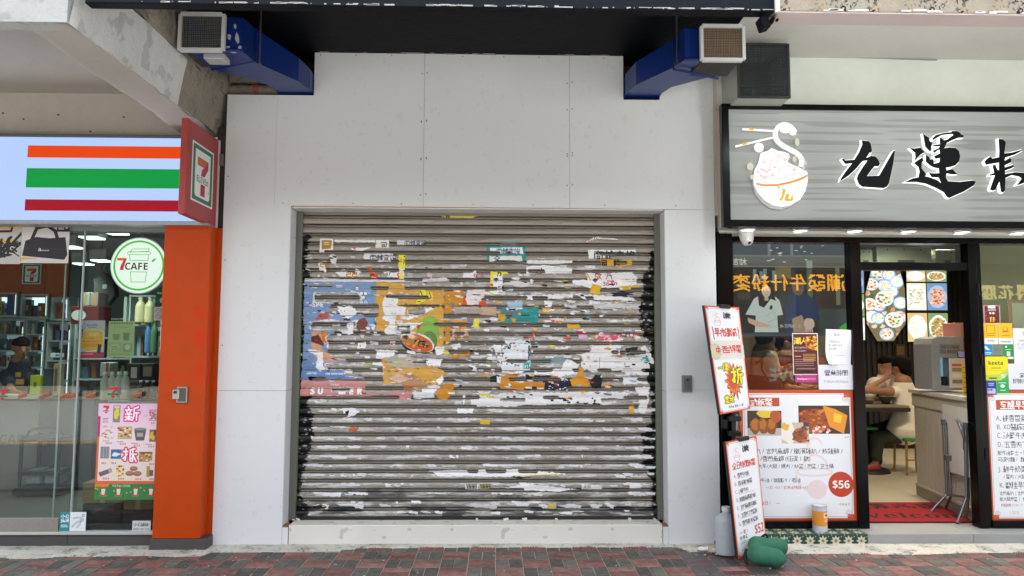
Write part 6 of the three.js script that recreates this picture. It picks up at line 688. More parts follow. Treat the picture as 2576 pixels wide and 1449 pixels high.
  const stick = (a, b) => { const p = E(...a), q = E(...b); return bar(V(p[0], p[1], zf + 0.028), V(q[0], q[1], zf + 0.028), 0.0085, 10); }; mesh('chopstick', [stick([245, 185], [720, 212])], wh, em); mesh('chopstick', [stick([140, 445], [690, 312])], wh, em);
  ep('stick_band', [[338, 165], [400, 168], [400, 208], [338, 204]], yel, 0.037); ep('stick_band', [[232, 396], [296, 380], [304, 418], [240, 434]], yel, 0.037);
  ep('rim_line', [[445, 990], [560, 1015], [760, 1012], [960, 970], [1130, 910], [1205, 868], [1212, 895], [1130, 945], [960, 1002], [760, 1042], [560, 1045], [450, 1022]], ora); ep('bowl_character', [[840, 1080], [885, 1095], [870, 1160], [845, 1230], [815, 1265], [790, 1255], [830, 1180]], yel); ep('bowl_character', [[890, 1160], [940, 1155], [925, 1235], [960, 1235], [985, 1165], [1000, 1250], [960, 1268], [880, 1265], [872, 1240]], yel); ep('bowl_dot', [[765, 1045], [800, 1050], [795, 1080], [770, 1080]], yel);
  for (const c of [[[560, 700], [600, 560], [700, 520], [780, 600], [740, 700]], [[640, 760], [700, 640], [820, 600], [880, 680]], [[500, 960], [640, 900], [800, 930], [960, 880], [1120, 850]], [[760, 840], [860, 740], [980, 760], [1080, 820]], [[480, 840], [560, 900], [680, 860]], [[900, 640], [930, 590], [860, 560], [800, 600]]]) mesh('heap_strand', [tube(c.map((q) => { const e = E(...q); return V(e[0], e[1], zf + 0.035); }), 0.0045, 24, 6)], lit(0.93, 0.74, 0.72, 1), em);
  for (const [x, y] of [[470, 830], [640, 800], [720, 760], [1010, 800], [560, 810], [600, 830], [520, 790], [520, 890], [560, 915], [690, 880], [880, 650], [560, 690]]) ep('pink_piece', [[x - 28, y], [x, y - 16], [x + 30, y - 4], [x + 8, y + 14]], pink);
  for (const [x, y, r, k] of [[495, 455, 0.04, 1], [365, 740, 0.028, 1.1], [395, 900, 0.017, 1.2], [1070, 375, 0.019, 1.7], [1030, 630, 0.017, 1.5], [1195, 690, 0.011, 1.6], [1165, 750, 0.012, 1.4]]) { const e = E(x, y); mesh('topping', [sph(r, e[0], e[1], zf + 0.02, 1, k, 0.5, 14)], r > 0.03 ? wh : cream, em); }
  const ec = E(830, 900); rectLight(ec[0], ec[1], zf + 0.06, 0.26, 0.4, 0.6, 0xfff8f4, ec[0], ec[1], 4);
  // soffit and recessed lamps
  mesh('soffit', metric(span(1.86, X1, y0 + 0.002, y0 + 0.03, -0.2, 0.2)), std(0xa8a39a, 0.6, { map: grain }), s);
}
[[1880, 578, 'small downlight under the noodle shop sign, partly behind the white camera'], [2013, 580.5, 'downlight under the noodle shop sign, second from the left'], [2150, 581.5, 'downlight under the sign above the left door post'], [2285, 582.5, 'downlight under the sign above the middle of the door'], [2421, 584, 'downlight under the sign above the right door post'], [2561, 586, 'downlight under the sign at the right picture edge']].forEach(([px, py, l]) => {
  const v = at(px, py, 0).sub(camera.position), y = 2.5655, t = (y - 1.6) / v.y, x = v.x * t, z = camera.position.z + v.z * t, o = thing('downlight', l, 'lamp', [x, y, z], 'downlights under the noodle shop sign');
  mesh('trim_ring', [new THREE.TorusGeometry(0.062, 0.007, 8, 28).rotateX(Math.PI / 2)], mk(0xdedede, 0.4), o); mesh('lamp_face', [cyl(0.056, 0.056, 0.006, 28, 0, 0.001, 0)], new THREE.MeshStandardMaterial({ color: 0xaaaaaa, emissive: 0xffffff, emissiveIntensity: 4 }), o);
  const p = new THREE.SpotLight(0xfffaf2, 2.6, 0, 1.15, 0.6); p.position.set(x, y - 0.012, z); p.target.position.set(x, 0, z + 0.02); p.castShadow = true; p.shadow.radius = 2.5; scene.add(p, p.target);
});
{ // two floodlights on the back of the front beam wash sign and wall
  const hm = mk(0x2a2c2e, 0.5); [[2.62, 'floodlight behind the mouldy front beam aimed at the bowl emblem'], [4.02, 'floodlight behind the mouldy front beam aimed at the brush characters']].forEach(([x, l]) => { const o = thing('floodlight', l, 'lamp', [x, 3.62, 1.86], 'floodlights washing the noodle shop sign'); mesh('housing', [rb(0.2, 0.14, 0.06, 0.01, 0, 0, 0.03, -0.1)], hm, o); mesh('arm', [cyl(0.012, 0.012, 0.42, 8, 0, 0.24, 0.03)], hm, o); mesh('lamp_face', [rb(0.18, 0.12, 0.008, 0.003, 0, 0, -0.004)], new THREE.MeshStandardMaterial({ color: 0xaaaaaa, emissive: 0xe4fff4, emissiveIntensity: 9 }), o); rectLight(x, 3.62, 1.845, 0.18, 0.12, 135, new THREE.Color(0.9, 1.0, 0.98), x, 3.25, 0.0); });
}
{ const a = at(1876, 586, 0.06), c = thing('security_camera', 'white dome security camera under the left end of the noodle shop sign', 'camera', [a.x, 2.566, 0.06]); c.scale.setScalar(0.8); mesh('base', [cyl(0.075, 0.08, 0.03, 24, 0, -0.016, 0)], mk(0xdcdad6, 0.4), c); mesh('dome', [new THREE.LatheGeometry([[0, -0.16], [0.03, -0.157], [0.05, -0.14], [0.066, -0.1], [0.075, -0.05], [0.076, -0.03]].map((p) => new THREE.Vector2(...p)), 24).rotateZ(0.12)], mk(0xe0deda, 0.35), c); mesh('lens', [sph(0.02, 0.02, -0.13, 0.045, 1, 1, 0.6)], phys(0x101113, 0.1), c); }
const GZ = -0.2; // plane of the shop glass
{ // black shopfront frame and panes
  const f = thing('shop_glazing', 'glossy black framed glazing of the noodle shop around its open doorway', 'shop window'), j = area(2141, 600, 2163, 1314, GZ), k = area(2442, 600, 2457, 1314, GZ + 0.01);
  mesh('corner_post', [rspan(1.846, 1.972, 0.006, 2.566, -0.28, 0.0, 0.004)], glossBlack, f); mesh('door_post', [rspan(j.x0 + 0.004, j.x1 + 0.02, 0.09, 2.5, GZ - 0.06, GZ + 0.05, 0.004)], glossBlack, f); mesh('door_post', [rspan(k.x0, k.x1 + 0.02, 0.09, 2.5, GZ - 0.06, GZ + 0.05, 0.004)], glossBlack, f); mesh('door_post', [rspan(k.x1 + 0.022, k.x1 + 0.07, 0.09, 2.5, GZ - 0.05, GZ + 0.03, 0.004)], glossBlack, f);
  mesh('head_beam', [rspan(1.972, 6.4, 2.5, 2.565, GZ - 0.08, GZ + 0.04, 0.004)], glossBlack, f); mesh('bottom_rail', [rspan(1.972, j.x0, 0.09, 0.15, GZ - 0.06, GZ + 0.045, 0.004)], glossBlack, f); mesh('bottom_rail', [rspan(k.x1 + 0.06, 6.4, 0.09, 0.15, GZ - 0.06, GZ + 0.045, 0.004)], glossBlack, f);
  const tb = area(2163, 661, 2452, 681, GZ); mesh('transom_bar', [rspan(j.x1, k.x0, tb.y0, tb.y1, GZ - 0.05, GZ + 0.04, 0.004)], glossBlack, f);
  mesh('pane', [span(1.973, j.x0 + 0.003, 0.15, 2.5, GZ - 0.008, GZ)], glass, f); mesh('pane', [span(k.x1 + 0.06, 6.4, 0.15, 2.5, GZ - 0.008, GZ)], glass, f); mesh('pane', [span(j.x1 + 0.02, k.x0, tb.y1, 2.5, GZ - 0.008, GZ)], glass, f);
  const hb = area(2476, 600, 2487, 1300, GZ + 0.05);
  for (const y of [0.7, 1.5, 2.1]) mesh('hinge', [cyl(0.012, 0.012, 0.1, 10, k.x1 + 0.022, y, GZ + 0.05)], glossBlack, f);
  const th = thing('door_threshold', 'grey stone threshold step of the noodle shop', 'step'); mesh('step_block', metric(rspan(3.03, 3.9, 0.004, 0.085, -0.9, 0.012, 0.004)), std(0x9b9b97, 0.6, { map: blot, bumpMap: bumpFine, bumpScale: 0.001 }), th); mesh('step_block', metric(rspan(3.903, 6.4, 0.004, 0.085, -0.9, 0.012, 0.004)), std(0x979894, 0.6, { map: blot, bumpMap: bumpFine, bumpScale: 0.001 }), th);
  const ts = thing('tiled_step', 'step under the menu window clad in green star pattern tiles', 'step'); mesh('step_core', [span(1.975, 3.028, 0.004, 0.078, -0.25, 0.004)], sandy, ts);
  const [c, g] = canvas(256, 256); rect(g, 0, 0, 256, 256, '#1f4238'); for (let i = 0; i < 8; i++) { g.save(); g.translate(128, 128); g.rotate(i * Math.PI / 4); polyg(g, '#d9cfae', [[0, -12], [22, -58], [0, -112], [-22, -58]]); line(g, '#8f8a6a', 3, [0, -20], [0, -100]); g.restore(); } for (const [x, y] of [[0, 0], [256, 0], [0, 256], [256, 256]]) { for (let i = 0; i < 4; i++) { g.save(); g.translate(x, y); g.rotate(i * Math.PI / 2); polyg(g, '#d9cfae', [[30, 8], [58, 30], [52, 6]]); g.restore(); } } for (let i = 0; i < 300; i++) rect(g, rr(0, 256), rr(0, 256), 2, 2, RGB(90, 90, 70, 0.3));
  const tm = std(0xffffff, 0.4, { map: ctex(c), bumpMap: bumpFine, bumpScale: 0.0006 }), tg = new RoundedBoxGeometry(0.1035, 0.0785, 0.008, 1, 0.002), tt = new RoundedBoxGeometry(0.1035, 0.007, 0.104, 1, 0.002); { const p = tt.attributes.position, u = tt.attributes.uv; for (let i = 0; i < p.count; i++) u.setXY(i, p.getX(i) / 0.1035 + 0.5, p.getZ(i) / 0.104 + 0.5); const p2 = tg.attributes.position, u2 = tg.attributes.uv; for (let i = 0; i < p2.count; i++) u2.setXY(i, p2.getX(i) / 0.1035 + 0.5, p2.getY(i) / 0.1035 + 0.5 + 0.1); }
  for (let i = 0; i < 10; i++) { mesh('tile', tg, tm, ts).position.set(2.0 + i * 0.1053 + 0.028, 0.043, 0.008); for (let jn = 0; jn < 2; jn++) mesh('tile', tt, tm, ts).position.set(2.0 + i * 0.1053 + 0.028, 0.0815, -0.044 - jn * 0.1055); }
}
{ // screen behind the left window
  const [c, g] = canvas(1180, 940); rect(g, 0, 0, 1180, 940, '#2a2220'); const gr = g.createLinearGradient(0, 0, 0, 300); gr.addColorStop(0, '#4e5356'); gr.addColorStop(1, '#3a2c28'); g.fillStyle = gr; g.fillRect(0, 0, 1180, 280); rect(g, 0, 30, 1180, 130, '#434b52'); rect(g, 0, 158, 1180, 16, '#6b7074'); for (const x of [350, 580]) rect(g, x, 20, 30, 150, '#6f767b'); rect(g, 0, 174, 1180, 100, '#5f5c56'); rect(g, 0, 272, 1180, 10, '#77736a'); for (let i = 0; i < 16; i++) disc(g, rr(200, 1000), rr(60, 250), rr(12, 22), '#d9d5c4', 4);
  rect(g, 420, 280, 160, 120, '#6a5a34'); for (const x of [195, 262, 300, 390]) rect(g, x, rr(290, 330), 36, 130, '#6f7a74'); rect(g, 40, 540, 120, 70, '#44372c'); rect(g, 740, 210, 60, 80, '#8f938c'); rect(g, 740, 300, 56, 300, '#5b5a44'); rect(g, 1030, 280, 44, 380, '#6b6a4a'); rect(g, 830, 290, 190, 640, '#3a2a24'); rect(g, 850, 700, 300, 240, '#3a3e3a'); polyg(g, '#3f9a34', [[1040, 940], [1060, 880], [1180, 800], [1180, 940]]);
  polyg(g, '#b9b9b4', [[200, 600], [250, 570], [330, 575], [420, 580], [460, 620], [490, 760], [430, 770], [440, 940], [200, 940], [215, 770], [110, 760]]); polyg(g, '#c49a86', [[130, 790], [250, 830], [350, 860], [330, 890], [220, 880], [140, 840]]); polyg(g, '#2a1f1e', [[250, 480], [280, 410], [330, 400], [380, 430], [400, 520], [420, 620], [370, 600], [300, 690], [250, 670], [240, 560]]); blob(g, 325, 520, 46, 66, '#c9a796', 0.03, 24); polyg(g, '#2a1f1e', [[270, 470], [330, 420], [385, 460], [380, 500], [330, 460], [285, 500]]); rect(g, 300, 510, 18, 5, '#3a2622'); rect(g, 338, 510, 18, 5, '#3a2622'); rect(g, 312, 556, 28, 6, '#96524a'); rect(g, 306, 580, 40, 40, '#b9978a'); blob(g, 370, 690, 16, 22, '#333'); line(g, '#7a7a76', 3, [310, 780], [400, 720], [420, 800], [330, 840]);
  polyg(g, '#242b4c', [[490, 620], [560, 560], [640, 540], [740, 560], [830, 610], [860, 800], [780, 820], [770, 940], [500, 940], [520, 760]]); polyg(g, '#a07c66', [[580, 800], [680, 760], [740, 940], [590, 940]]); blob(g, 650, 480, 62, 84, '#6e5245', 0.03, 24); polyg(g, '#1a1516', [[588, 450], [600, 380], [660, 350], [710, 390], [716, 450], [690, 420], [620, 420]]); rect(g, 620, 470, 24, 6, '#2a1a16'); rect(g, 664, 470, 24, 6, '#2a1a16'); rect(g, 632, 528, 44, 6, '#4c2c26'); blob(g, 750, 850, 52, 60, '#c4a493', 0.1, 20); for (let i = 0; i < 4; i++) line(g, '#c4a493', 14, [720 + i * 18, 890], [716 + i * 22, 930]); zh(g, '在全力中這地 日月味都不士', 320, 855, 34, '#a9a89f', { w: 0.13, gap: 0.02 }); zh(g, '吉味', -10, 190, 70, '#c9c7ba', { w: 0.1 }); blob(g, 520, 470, 50, 90, '#1b1618', 0.1, 20); rect(g, 480, 560, 80, 90, '#2c2b2e');
  const o = putN('window_screen', 'large screen behind the left shop window showing a woman and a man', 'screen', 1846, 603, 2139, 837, -0.42, c, { emit: 1.25, rough: 0.4 }); const b = area(1846, 836, 2139, 846, -0.41); const bz = mesh('bezel', [bx(b.w, 0.03, 0.05, 0, -o.geometry.parameters.height / 2 - 0.012, 0)], mk(0x3a3e4e, 0.4), o); mesh('back_case', [rb(b.w, o.geometry.parameters.height, 0.05, 0.004, 0, 0, -0.03)], mk(0x15161a), o);
}
// food pictures
function plateFood(g, x, y, w, h, kind) {
  g.save(); g.beginPath(); g.rect(x, y, w, h); g.clip();
  const bgc = { chop: '#3a2a22', toast: '#3b2d24', rice: '#c7b9a4', bowl: '#7a8f5a', fish: '#cfd5c4', dumpling: '#c9b07a', meat: '#6f86a4' }[kind] || '#555'; rect(g, x, y, w, h, bgc);
  const cx = x + w / 2, cy = y + h / 2, s = Math.min(w, h);
  if (kind === 'chop') { rect(g, x, y + h * 0.7, w, h * 0.3, '#b9b3a9'); for (let i = 0; i < 3; i++) { blob(g, x + w * (0.22 + i * 0.24), y + h * 0.62, w * 0.15, h * 0.34, '#8a4a1f', 0.12); blob(g, x + w * (0.22 + i * 0.24), y + h * 0.55, w * 0.1, h * 0.22, '#b9702a', 0.25); } blob(g, cx, y + h * 0.1, w * 0.24, h * 0.2, '#e9c63c', 0.15); blob(g, x + w * 0.85, y + h * 0.25, w * 0.18, h * 0.24, '#b2542f', 0.2); for (let i = 0; i < 24; i++) rect(g, x + rr(0.05, 0.9) * w, y + rr(0.3, 0.9) * h, 4, 4, RGB(220, 170, 90, 0.5)); } else if (kind === 'toast') { blob(g, x + w * 0.3, cy, w * 0.3, h * 0.45, '#96471f', 0.15); for (let i = 0; i < 40; i++) blob(g, x + rr(0.05, 0.55) * w, y + rr(0.1, 0.85) * h, s * 0.06, s * 0.04, ['#b35d24', '#6b2a12', '#c9803a'][i % 3], 0.3, 8); polyg(g, '#e0912a', [[x + w * 0.48, y], [x + w * 0.72, y + h * 0.12], [x + w * 0.96, y + h * 0.35], [x + w * 0.88, y + h], [x + w * 0.6, y + h * 0.75]]); polyg(g, '#f2c234', [[x + w * 0.7, y + h * 0.25], [x + w * 0.86, y + h * 0.36], [x + w * 0.82, y + h * 0.62], [x + w * 0.68, y + h * 0.56]]); for (let i = 0; i < 36; i++) blob(g, x + rr(0.28, 0.62) * w, y + rr(0.75, 0.98) * h, s * 0.05, s * 0.035, ['#e6b9a4', '#d4604a', '#f0e2d4'][i % 3], 0.3, 8); } else if (kind === 'rice') { blob(g, x + w * 0.25, cy, w * 0.28, h * 0.5, '#ede6dc', 0.15); blob(g, x + w * 0.15, y + h * 0.2, w * 0.14, h * 0.16, '#e2b23a'); blob(g, x + w * 0.68, y + h * 0.6, w * 0.28, h * 0.36, '#9a4f28', 0.12); for (let i = 0; i < 26; i++) blob(g, x + rr(0.4, 0.98) * w, y + rr(0.2, 0.95) * h, s * 0.07, s * 0.05, ['#7a3a1c', '#b9713a', '#5e4434'][i % 3], 0.3, 8); rect(g, x + w * 0.8, y, w * 0.2, h * 0.2, '#3a4048'); } else { // bowls seen from above
    blob(g, cx, cy, w * 0.46, h * 0.42, kind === 'meat' ? '#8fb0dc' : '#dfe4e6', 0.04, 24); blob(g, cx, cy, w * 0.38, h * 0.34, { bowl: '#b98e5e', fish: '#d9d2c4', dumpling: '#dfe6d4', meat: '#c99f84' }[kind] || '#bba', 0.08, 20); for (let i = 0; i < 40; i++) blob(g, cx + rr(-0.32, 0.32) * w, cy + rr(-0.28, 0.28) * h, s * 0.06, s * 0.04, { bowl: ['#8a5a34', '#e0cda4', '#6a8a3a'], fish: ['#b9a694', '#efe9de', '#8fae62'], dumpling: ['#f0efdf', '#cfe0c4', '#d9c4a4'], meat: ['#b5755a', '#e6c4ac', '#8f5a44'] }[kind][i % 3], 0.3, 8);
  }
  g.restore();
}
function faintBowl(g, x, y, s, col) { g.strokeStyle = col; g.lineWidth = s * 0.035; g.lineCap = 'round'; g.beginPath(); g.arc(x, y + s * 0.35, s * 0.3, 0.1, 3.04); g.stroke(); g.beginPath(); g.ellipse(x, y + s * 0.32, s * 0.3, s * 0.06, 0, 0, 6.3); g.stroke(); g.beginPath(); g.moveTo(x - s * 0.2, y + s * 0.26); g.quadraticCurveTo(x - s * 0.1, y, x + s * 0.05, y + s * 0.04); g.quadraticCurveTo(x + s * 0.22, y + 0.1 * s, x + s * 0.22, y + s * 0.26); g.stroke(); g.beginPath(); g.arc(x + s * 0.02, y - s * 0.12, s * 0.12, 1.6, 6.0); g.stroke(); line(g, col, s * 0.02, [x - s * 0.35, y - s * 0.2], [x - s * 0.05, y - s * 0.14]); line(g, col, s * 0.02, [x - s * 0.4, y - s * 0.05], [x - s * 0.05, y - s * 0.08]); }
function menuFrame(g, w, h, b, col = '#c1502c') { // red border with notched corners and scrolls
  rect(g, 0, 0, w, h, col); const n = b * 1.9; polyg(g, '#e6e9ea', [[b + n, b], [w - b - n, b], [w - b - n, b + n], [w - b, b + n], [w - b, h - b - n], [w - b - n, h - b - n], [w - b - n, h - b], [b + n, h - b], [b + n, h - b - n], [b, h - b - n], [b, b + n], [b + n, b + n]]); g.fillStyle = '#e6e9ea'; g.fillRect(b, b + n * 0.6, w - 2 * b, h - 2 * b - n * 1.2); g.strokeStyle = '#b9857a'; g.lineWidth = 3; g.strokeRect(b + 10, b + 10, w - 2 * b - 20, h - 2 * b - 20); for (const [x, y] of [[b + n * 0.8, b + n * 0.8], [w - b - n * 0.8, b + n * 0.8], [b + n * 0.8, h - b - n * 0.8], [w - b - n * 0.8, h - b - n * 0.8]]) { g.strokeStyle = '#c9a094'; g.lineWidth = 4; g.beginPath(); g.arc(x, y, n * 0.42, 0, 6.3); g.stroke(); g.beginPath(); g.arc(x, y, n * 0.18, 0, 6.3); g.stroke(); }
}
{ // big menu under the window
  const W = 880, H = 1000, [c, g] = canvas(W, H); menuFrame(g, W, H, 26); faintBowl(g, 560, 480, 460, '#e3d6d2'); disc(g, 580, 760, 74, '#e3d2cf'); zh(g, '九', 535, 715, 90, '#e6e9ea', { w: 0.1 });
  rect(g, 30, 60, 278, 66, '#b94a33'); zh(g, '港式飯餐', 60, 66, 54, '#f3ece8', { w: 0.13 }); plateFood(g, 60, 160, 262, 190, 'chop'); plateFood(g, 452, 120, 392, 216, 'toast'); plateFood(g, 318, 250, 212, 160, 'rice'); zh(g, '圖片由日可', 790, 356, 12, '#b9857a');
  zh(g, '香豬扒 / 吉列魚柳 / 嫩滑雞扒 / 炸雞髀 /', 50, 448, 42, '#3a3d40', { w: 0.085, gap: 0.04 }); zh(g, '黑椒 /香煎魚柳 (任選 1 款)', 105, 506, 40, '#3a3d40', { w: 0.085, gap: 0.02 }); zh(g, '大早/火腿 / 燻肉 / 炒蛋 / 煎蛋 / 芝士腸', 130, 566, 33, '#44474a', { w: 0.085, gap: 0.03 }); zh(g, '牛油 / 咖喱汁 / 蔥油', 150, 672, 33, '#44474a', { w: 0.085 }); zh(g, '一力 +$3 / 五來由特味 +$3', 190, 730, 26, '#b4655c', { w: 0.09 }); zh(g, '全日 / 自取加一', 150, 848, 26, '#b4655c', { w: 0.12 }); zh(g, '牛食由日', 742, 860, 20, '#b4857c');
  disc(g, 762, 720, 96, '#bb4326'); txt(g, '$56', 762, 722, 82, '#f6efe9', { align: 'center' });
  putN('menu_poster', 'large framed rice meal menu with red border and price circle under the shop window', 'menu', 1862, 981, 2152, 1312, -0.186, c, { rough: 0.25 });
  const [c2, g2] = canvas(620, 1000); menuFrame(g2, 620, 1000, 24); rect(g2, 90, 74, 520, 76, '#b94a33'); zh(g2, '至醒早餐', 126, 82, 62, '#f3ece8', { w: 0.13 }); faintBowl(g2, 430, 440, 380, '#e6dbd8');
  [['A. 蠔香雪菜肉米', 190, 50], ['B. XO醬榨菜肉米', 256, 50], ['C. 沙爹牛肉米粉', 322, 50], ['D. 五香肉丁麵', 390, 50], ['配牛油多士 + 腸', 462, 36], ['可選幼麵 / 粗麵', 512, 36], ['J. 鮮牛奶麥皮', 578, 50], ['蕃茄 / 餐肉 / 火腿', 644, 34], ['K. 歐陸早餐', 700, 50], ['吉列魚扒 | 吉列魚', 772, 30], ['配火腿煎蛋 | 加配', 816, 30]].forEach(([t, y, s]) => zh(g2, t, 84, y, s, '#43474a', { w: 0.085, gap: 0.04 })); zh(g2, '早餐時間 07:30 - 11', 88, 866, 22, '#b4655c'); zh(g2, '外賣自取 | 22 5', 96, 916, 30, '#b4655c', { w: 0.12 });
  putN('menu_poster', 'breakfast menu with lettered dishes at the right edge of the picture', 'menu', 2486, 982, 2662, 1312, -0.19, c2, { rough: 0.25 });
}
{ // sheets on the left pane
  { const [c, g] = canvas(240, 380); rect(g, 0, 0, 240, 380, '#d9cfc6'); rect(g, 8, 8, 224, 364, '#4c141a'); zh(g, '潮人', 20, 42, 58, '#e8c23a', { w: 0.16, gap: 0 }); for (let i = 0; i < 44; i++) blob(g, rr(130, 228), rr(36, 150), 16, 12, ['#d98a1a', '#e9b53a', '#b5601a', '#7a2a12'][i % 4], 0.4, 8); zh(g, '由口口 味早己口', 18, 124, 16, '#e9dcd0'); zh(g, '味五口口由日力', 18, 154, 15, '#e9dcd0'); rect(g, 18, 208, 60, 8, '#d98a1a'); for (let i = 0; i < 5; i++) rect(g, 96, 190 + i * 14, 120, 6, '#b98a3a'); for (let i = 0; i < 4; i++) rect(g, 18, 238 + i * 18, 180, 5, '#a8857a'); rect(g, 30, 318, 180, 12, '#8a6a5a'); blob(g, 120, 352, 60, 14, '#2a0c10'); putN('food_poster', 'dark red food poster with yellow characters on the left shop window', 'poster', 1994, 838, 2058, 943, -0.19, c); }
  { const [c, g] = canvas(200, 60); rect(g, 0, 0, 200, 60, '#b0347c'); txt(g, 'foodpass', 14, 30, 24, '#efd0e2'); rect(g, 110, 20, 70, 20, '#c96aa0'); putN('pink_sticker', 'pink delivery sticker under the dark red food poster', 'sticker', 2001, 944, 2058, 962, -0.19, c); }
  const note = (lines, head) => { const [c, g] = canvas(260, 340); rect(g, 0, 0, 260, 340, '#dfe0e6'); zh(g, head, 70, 36, 30, '#55585f', { w: 0.1 }); lines.forEach((t, i) => zh(g, t, 34, 108 + i * 36, 20, '#8b8e96', { w: 0.1, gap: 0.12 })); rect(g, 80, 250, 120, 4, '#a5a8ae'); return c; };
  const wavy = (o, w, h, amp) => { const g = new THREE.PlaneGeometry(w, h, 10, 12), p = g.attributes.position; for (let i = 0; i < p.count; i++) { const x = p.getX(i), y = p.getY(i); p.setZ(i, amp * (Math.sin(y * 13 + x * 5) + 1) * 0.5 + amp * 2.2 * sstep(-0.1, -h / 2, y) * sstep(0.05, -w / 2, x)); if (y < -h * 0.1 && x < 0) p.setX(i, x + 0.09 * w * sstep(-h * 0.1, -h / 2, y)); } g.computeVertexNormals(); o.geometry = g; o.material = o.material[0]; o.material.side = THREE.DoubleSide; };
  { const a = area(2076, 829, 2140, 917, -0.185), o = printed('paper_notice', null, note(['可發味由 日', '多 油雪力市可', '全日 價'], '【啟示】'), a.w, a.h, 0.002, mk(0xdfe0e6)); o.position.set(a.x, a.y, -0.186); o.rotation.z = -0.03; wavy(o, a.w, a.h, 0.012); tag(o, 'curling white paper notice on the left shop window by the door post', 'notice'); }
  { const [c, g] = canvas(360, 260); rect(g, 0, 0, 360, 260, '#dcdde2'); zh(g, '營業時間', 64, 54, 58, '#35383e', { w: 0.095 }); txt(g, '7:30am-00:00pm', 180, 176, 34, '#74777d', { align: 'center', bold: false }); putN('hours_notice', 'white opening hours sheet at the lower right of the left shop window', 'notice', 2059, 918, 2146, 980, -0.18, c); }
  // right pane
  { const [c, g] = canvas(220, 220); rect(g, 0, 0, 220, 220, '#b9858a'); rect(g, 16, 10, 190, 210, '#4a1016'); for (let i = 0; i < 30; i++) blob(g, rr(20, 200), rr(60, 210), 10, 8, ['#8a1a1c', '#2a0a0c', '#c9502a'][i % 3], 0.4, 8); rect(g, 60, 0, 100, 40, '#cfc4c0'); zh(g, '味日早力', 64, 48, 24, '#d9ccc6', { w: 0.14 }); for (const x of [90, 130]) { polyg(g, '#e3b23a', [[x - 12, 150], [x + 12, 150], [x + 4, 210], [x - 4, 210]]); disc(g, x, 100, 14, '#e6d4cc'); } putN('red_poster', 'small dark red poster on the right shop window above the yellow stickers', 'poster', 2474, 768, 2516, 812, -0.19, c); }
  const yst = (l, x0, x1, a, left) => { const [c, g] = canvas(190, 290); g.fillStyle = '#dcdcd8'; g.fillRect(0, 0, 190, 290); g.fillStyle = '#e6ae12'; g.beginPath(); g.roundRect(0, 0, 190, 206, 26); g.fill(); if (left) { g.strokeStyle = '#6b5212'; g.lineWidth = 6; g.strokeRect(40, 34, 110, 110); txt(g, 'keeta', 95, 240, 34, '#3a3a36', { align: 'center' }); } else { disc(g, 95, 84, 40, '#a9820f'); disc(g, 95, 76, 26, '#e6ae12'); rect(g, 44, 116, 104, 9, '#7a5e10'); rect(g, 30, 244, 136, 18, '#9aa2ac'); } rect(g, 40, 164, 110, 8, '#7a5e10'); rect(g, 50, 266, 90, 4, '#b5b5b0'); putN('yellow_sticker', l, 'sticker', x0, 813, x1, 866, -0.188, c); };
  yst('yellow topped sticker on the right shop window with framed square, the left of two', 2475, 2510, 0, true); yst('yellow topped sticker with dark round picture, the right of two on the shop window', 2511.5, 2547, 0, false);
  const st = (n, l, x0, y0, x1, y1, col, fn) => { const [c, g] = canvas(160, 190); rect(g, 0, 0, 160, 190, col); fn(g); putN(n, l, 'sticker', x0, y0, x1, y1, -0.188, c); };
  st('blue_sticker', 'light blue sticker with white bird shape on the right shop window', 2474, 867, 2496, 895, '#1784c4', (g) => { polyg(g, '#e6f0f6', [[20, 30], [60, 24], [80, 60], [120, 90], [80, 92], [40, 80]]); rect(g, 12, 130, 130, 14, '#bcdcec'); rect(g, 30, 158, 100, 10, '#bcdcec'); }); st('green_sticker', 'dark green sticker with pale square, right of the light blue one', 2523, 867, 2549, 903, '#1c8a3e', (g) => { rect(g, 0, 160, 160, 30, '#d9e0d8'); rect(g, 56, 90, 56, 62, '#d9c9c9'); disc(g, 52, 28, 14, '#e6f2e6'); rect(g, 40, 60, 90, 10, '#a9d2b4'); }); st('grey_sticker', 'faded grey green sticker between the blue and green ones', 2497, 868, 2522, 894, '#6f7c6c', (g) => { zh(g, '五力', 20, 50, 56, '#57634f'); });
  st('blue_sticker', 'deep blue payment sticker below the big yellow one', 2481, 958, 2506, 993, '#1c3f94', (g) => { rect(g, 16, 104, 130, 70, '#b9c4da'); rect(g, 24, 112, 30, 24, '#c9404a'); rect(g, 64, 112, 34, 24, '#2a5aa4'); rect(g, 30, 30, 100, 16, '#9fb4dc'); rect(g, 40, 56, 80, 12, '#9fb4dc'); }); st('green_sticker', 'bright green chat sticker below the big yellow one', 2507, 957, 2537, 989, '#10a64c', (g) => { disc(g, 80, 84, 30, '#e9f6ec', 26); rect(g, 30, 30, 100, 12, '#bfe6cc'); rect(g, 46, 140, 70, 14, '#bfe6cc'); });
  { const [c, g] = canvas(300, 310); rect(g, 0, 0, 300, 310, '#77866a'); g.fillStyle = '#ecd912'; g.beginPath(); g.roundRect(0, 0, 300, 310, 34); g.fill(); g.save(); g.clip(); polyg(g, '#b9cf4a', [[0, 310], [0, 240], [180, 230], [300, 150], [300, 310]]); polyg(g, '#3fae62', [[200, 310], [300, 230], [300, 310]]); g.restore(); txt(g, 'keeta', 146, 84, 70, '#2f2f26', { align: 'center' }); zh(g, '午日由早可由早力', 76, 140, 18, '#6b6414', { w: 0.14 }); rect(g, 64, 176, 170, 6, '#bda81a'); rect(g, 52, 272, 100, 16, '#3a3a1e'); rect(g, 208, 228, 48, 48, '#d6d9c4'); putN('yellow_sticker', 'large rounded yellow delivery sticker with dark lettering on the right shop window', 'sticker', 2476, 897, 2536, 957, -0.187, c, { rough: 0.35 }); }
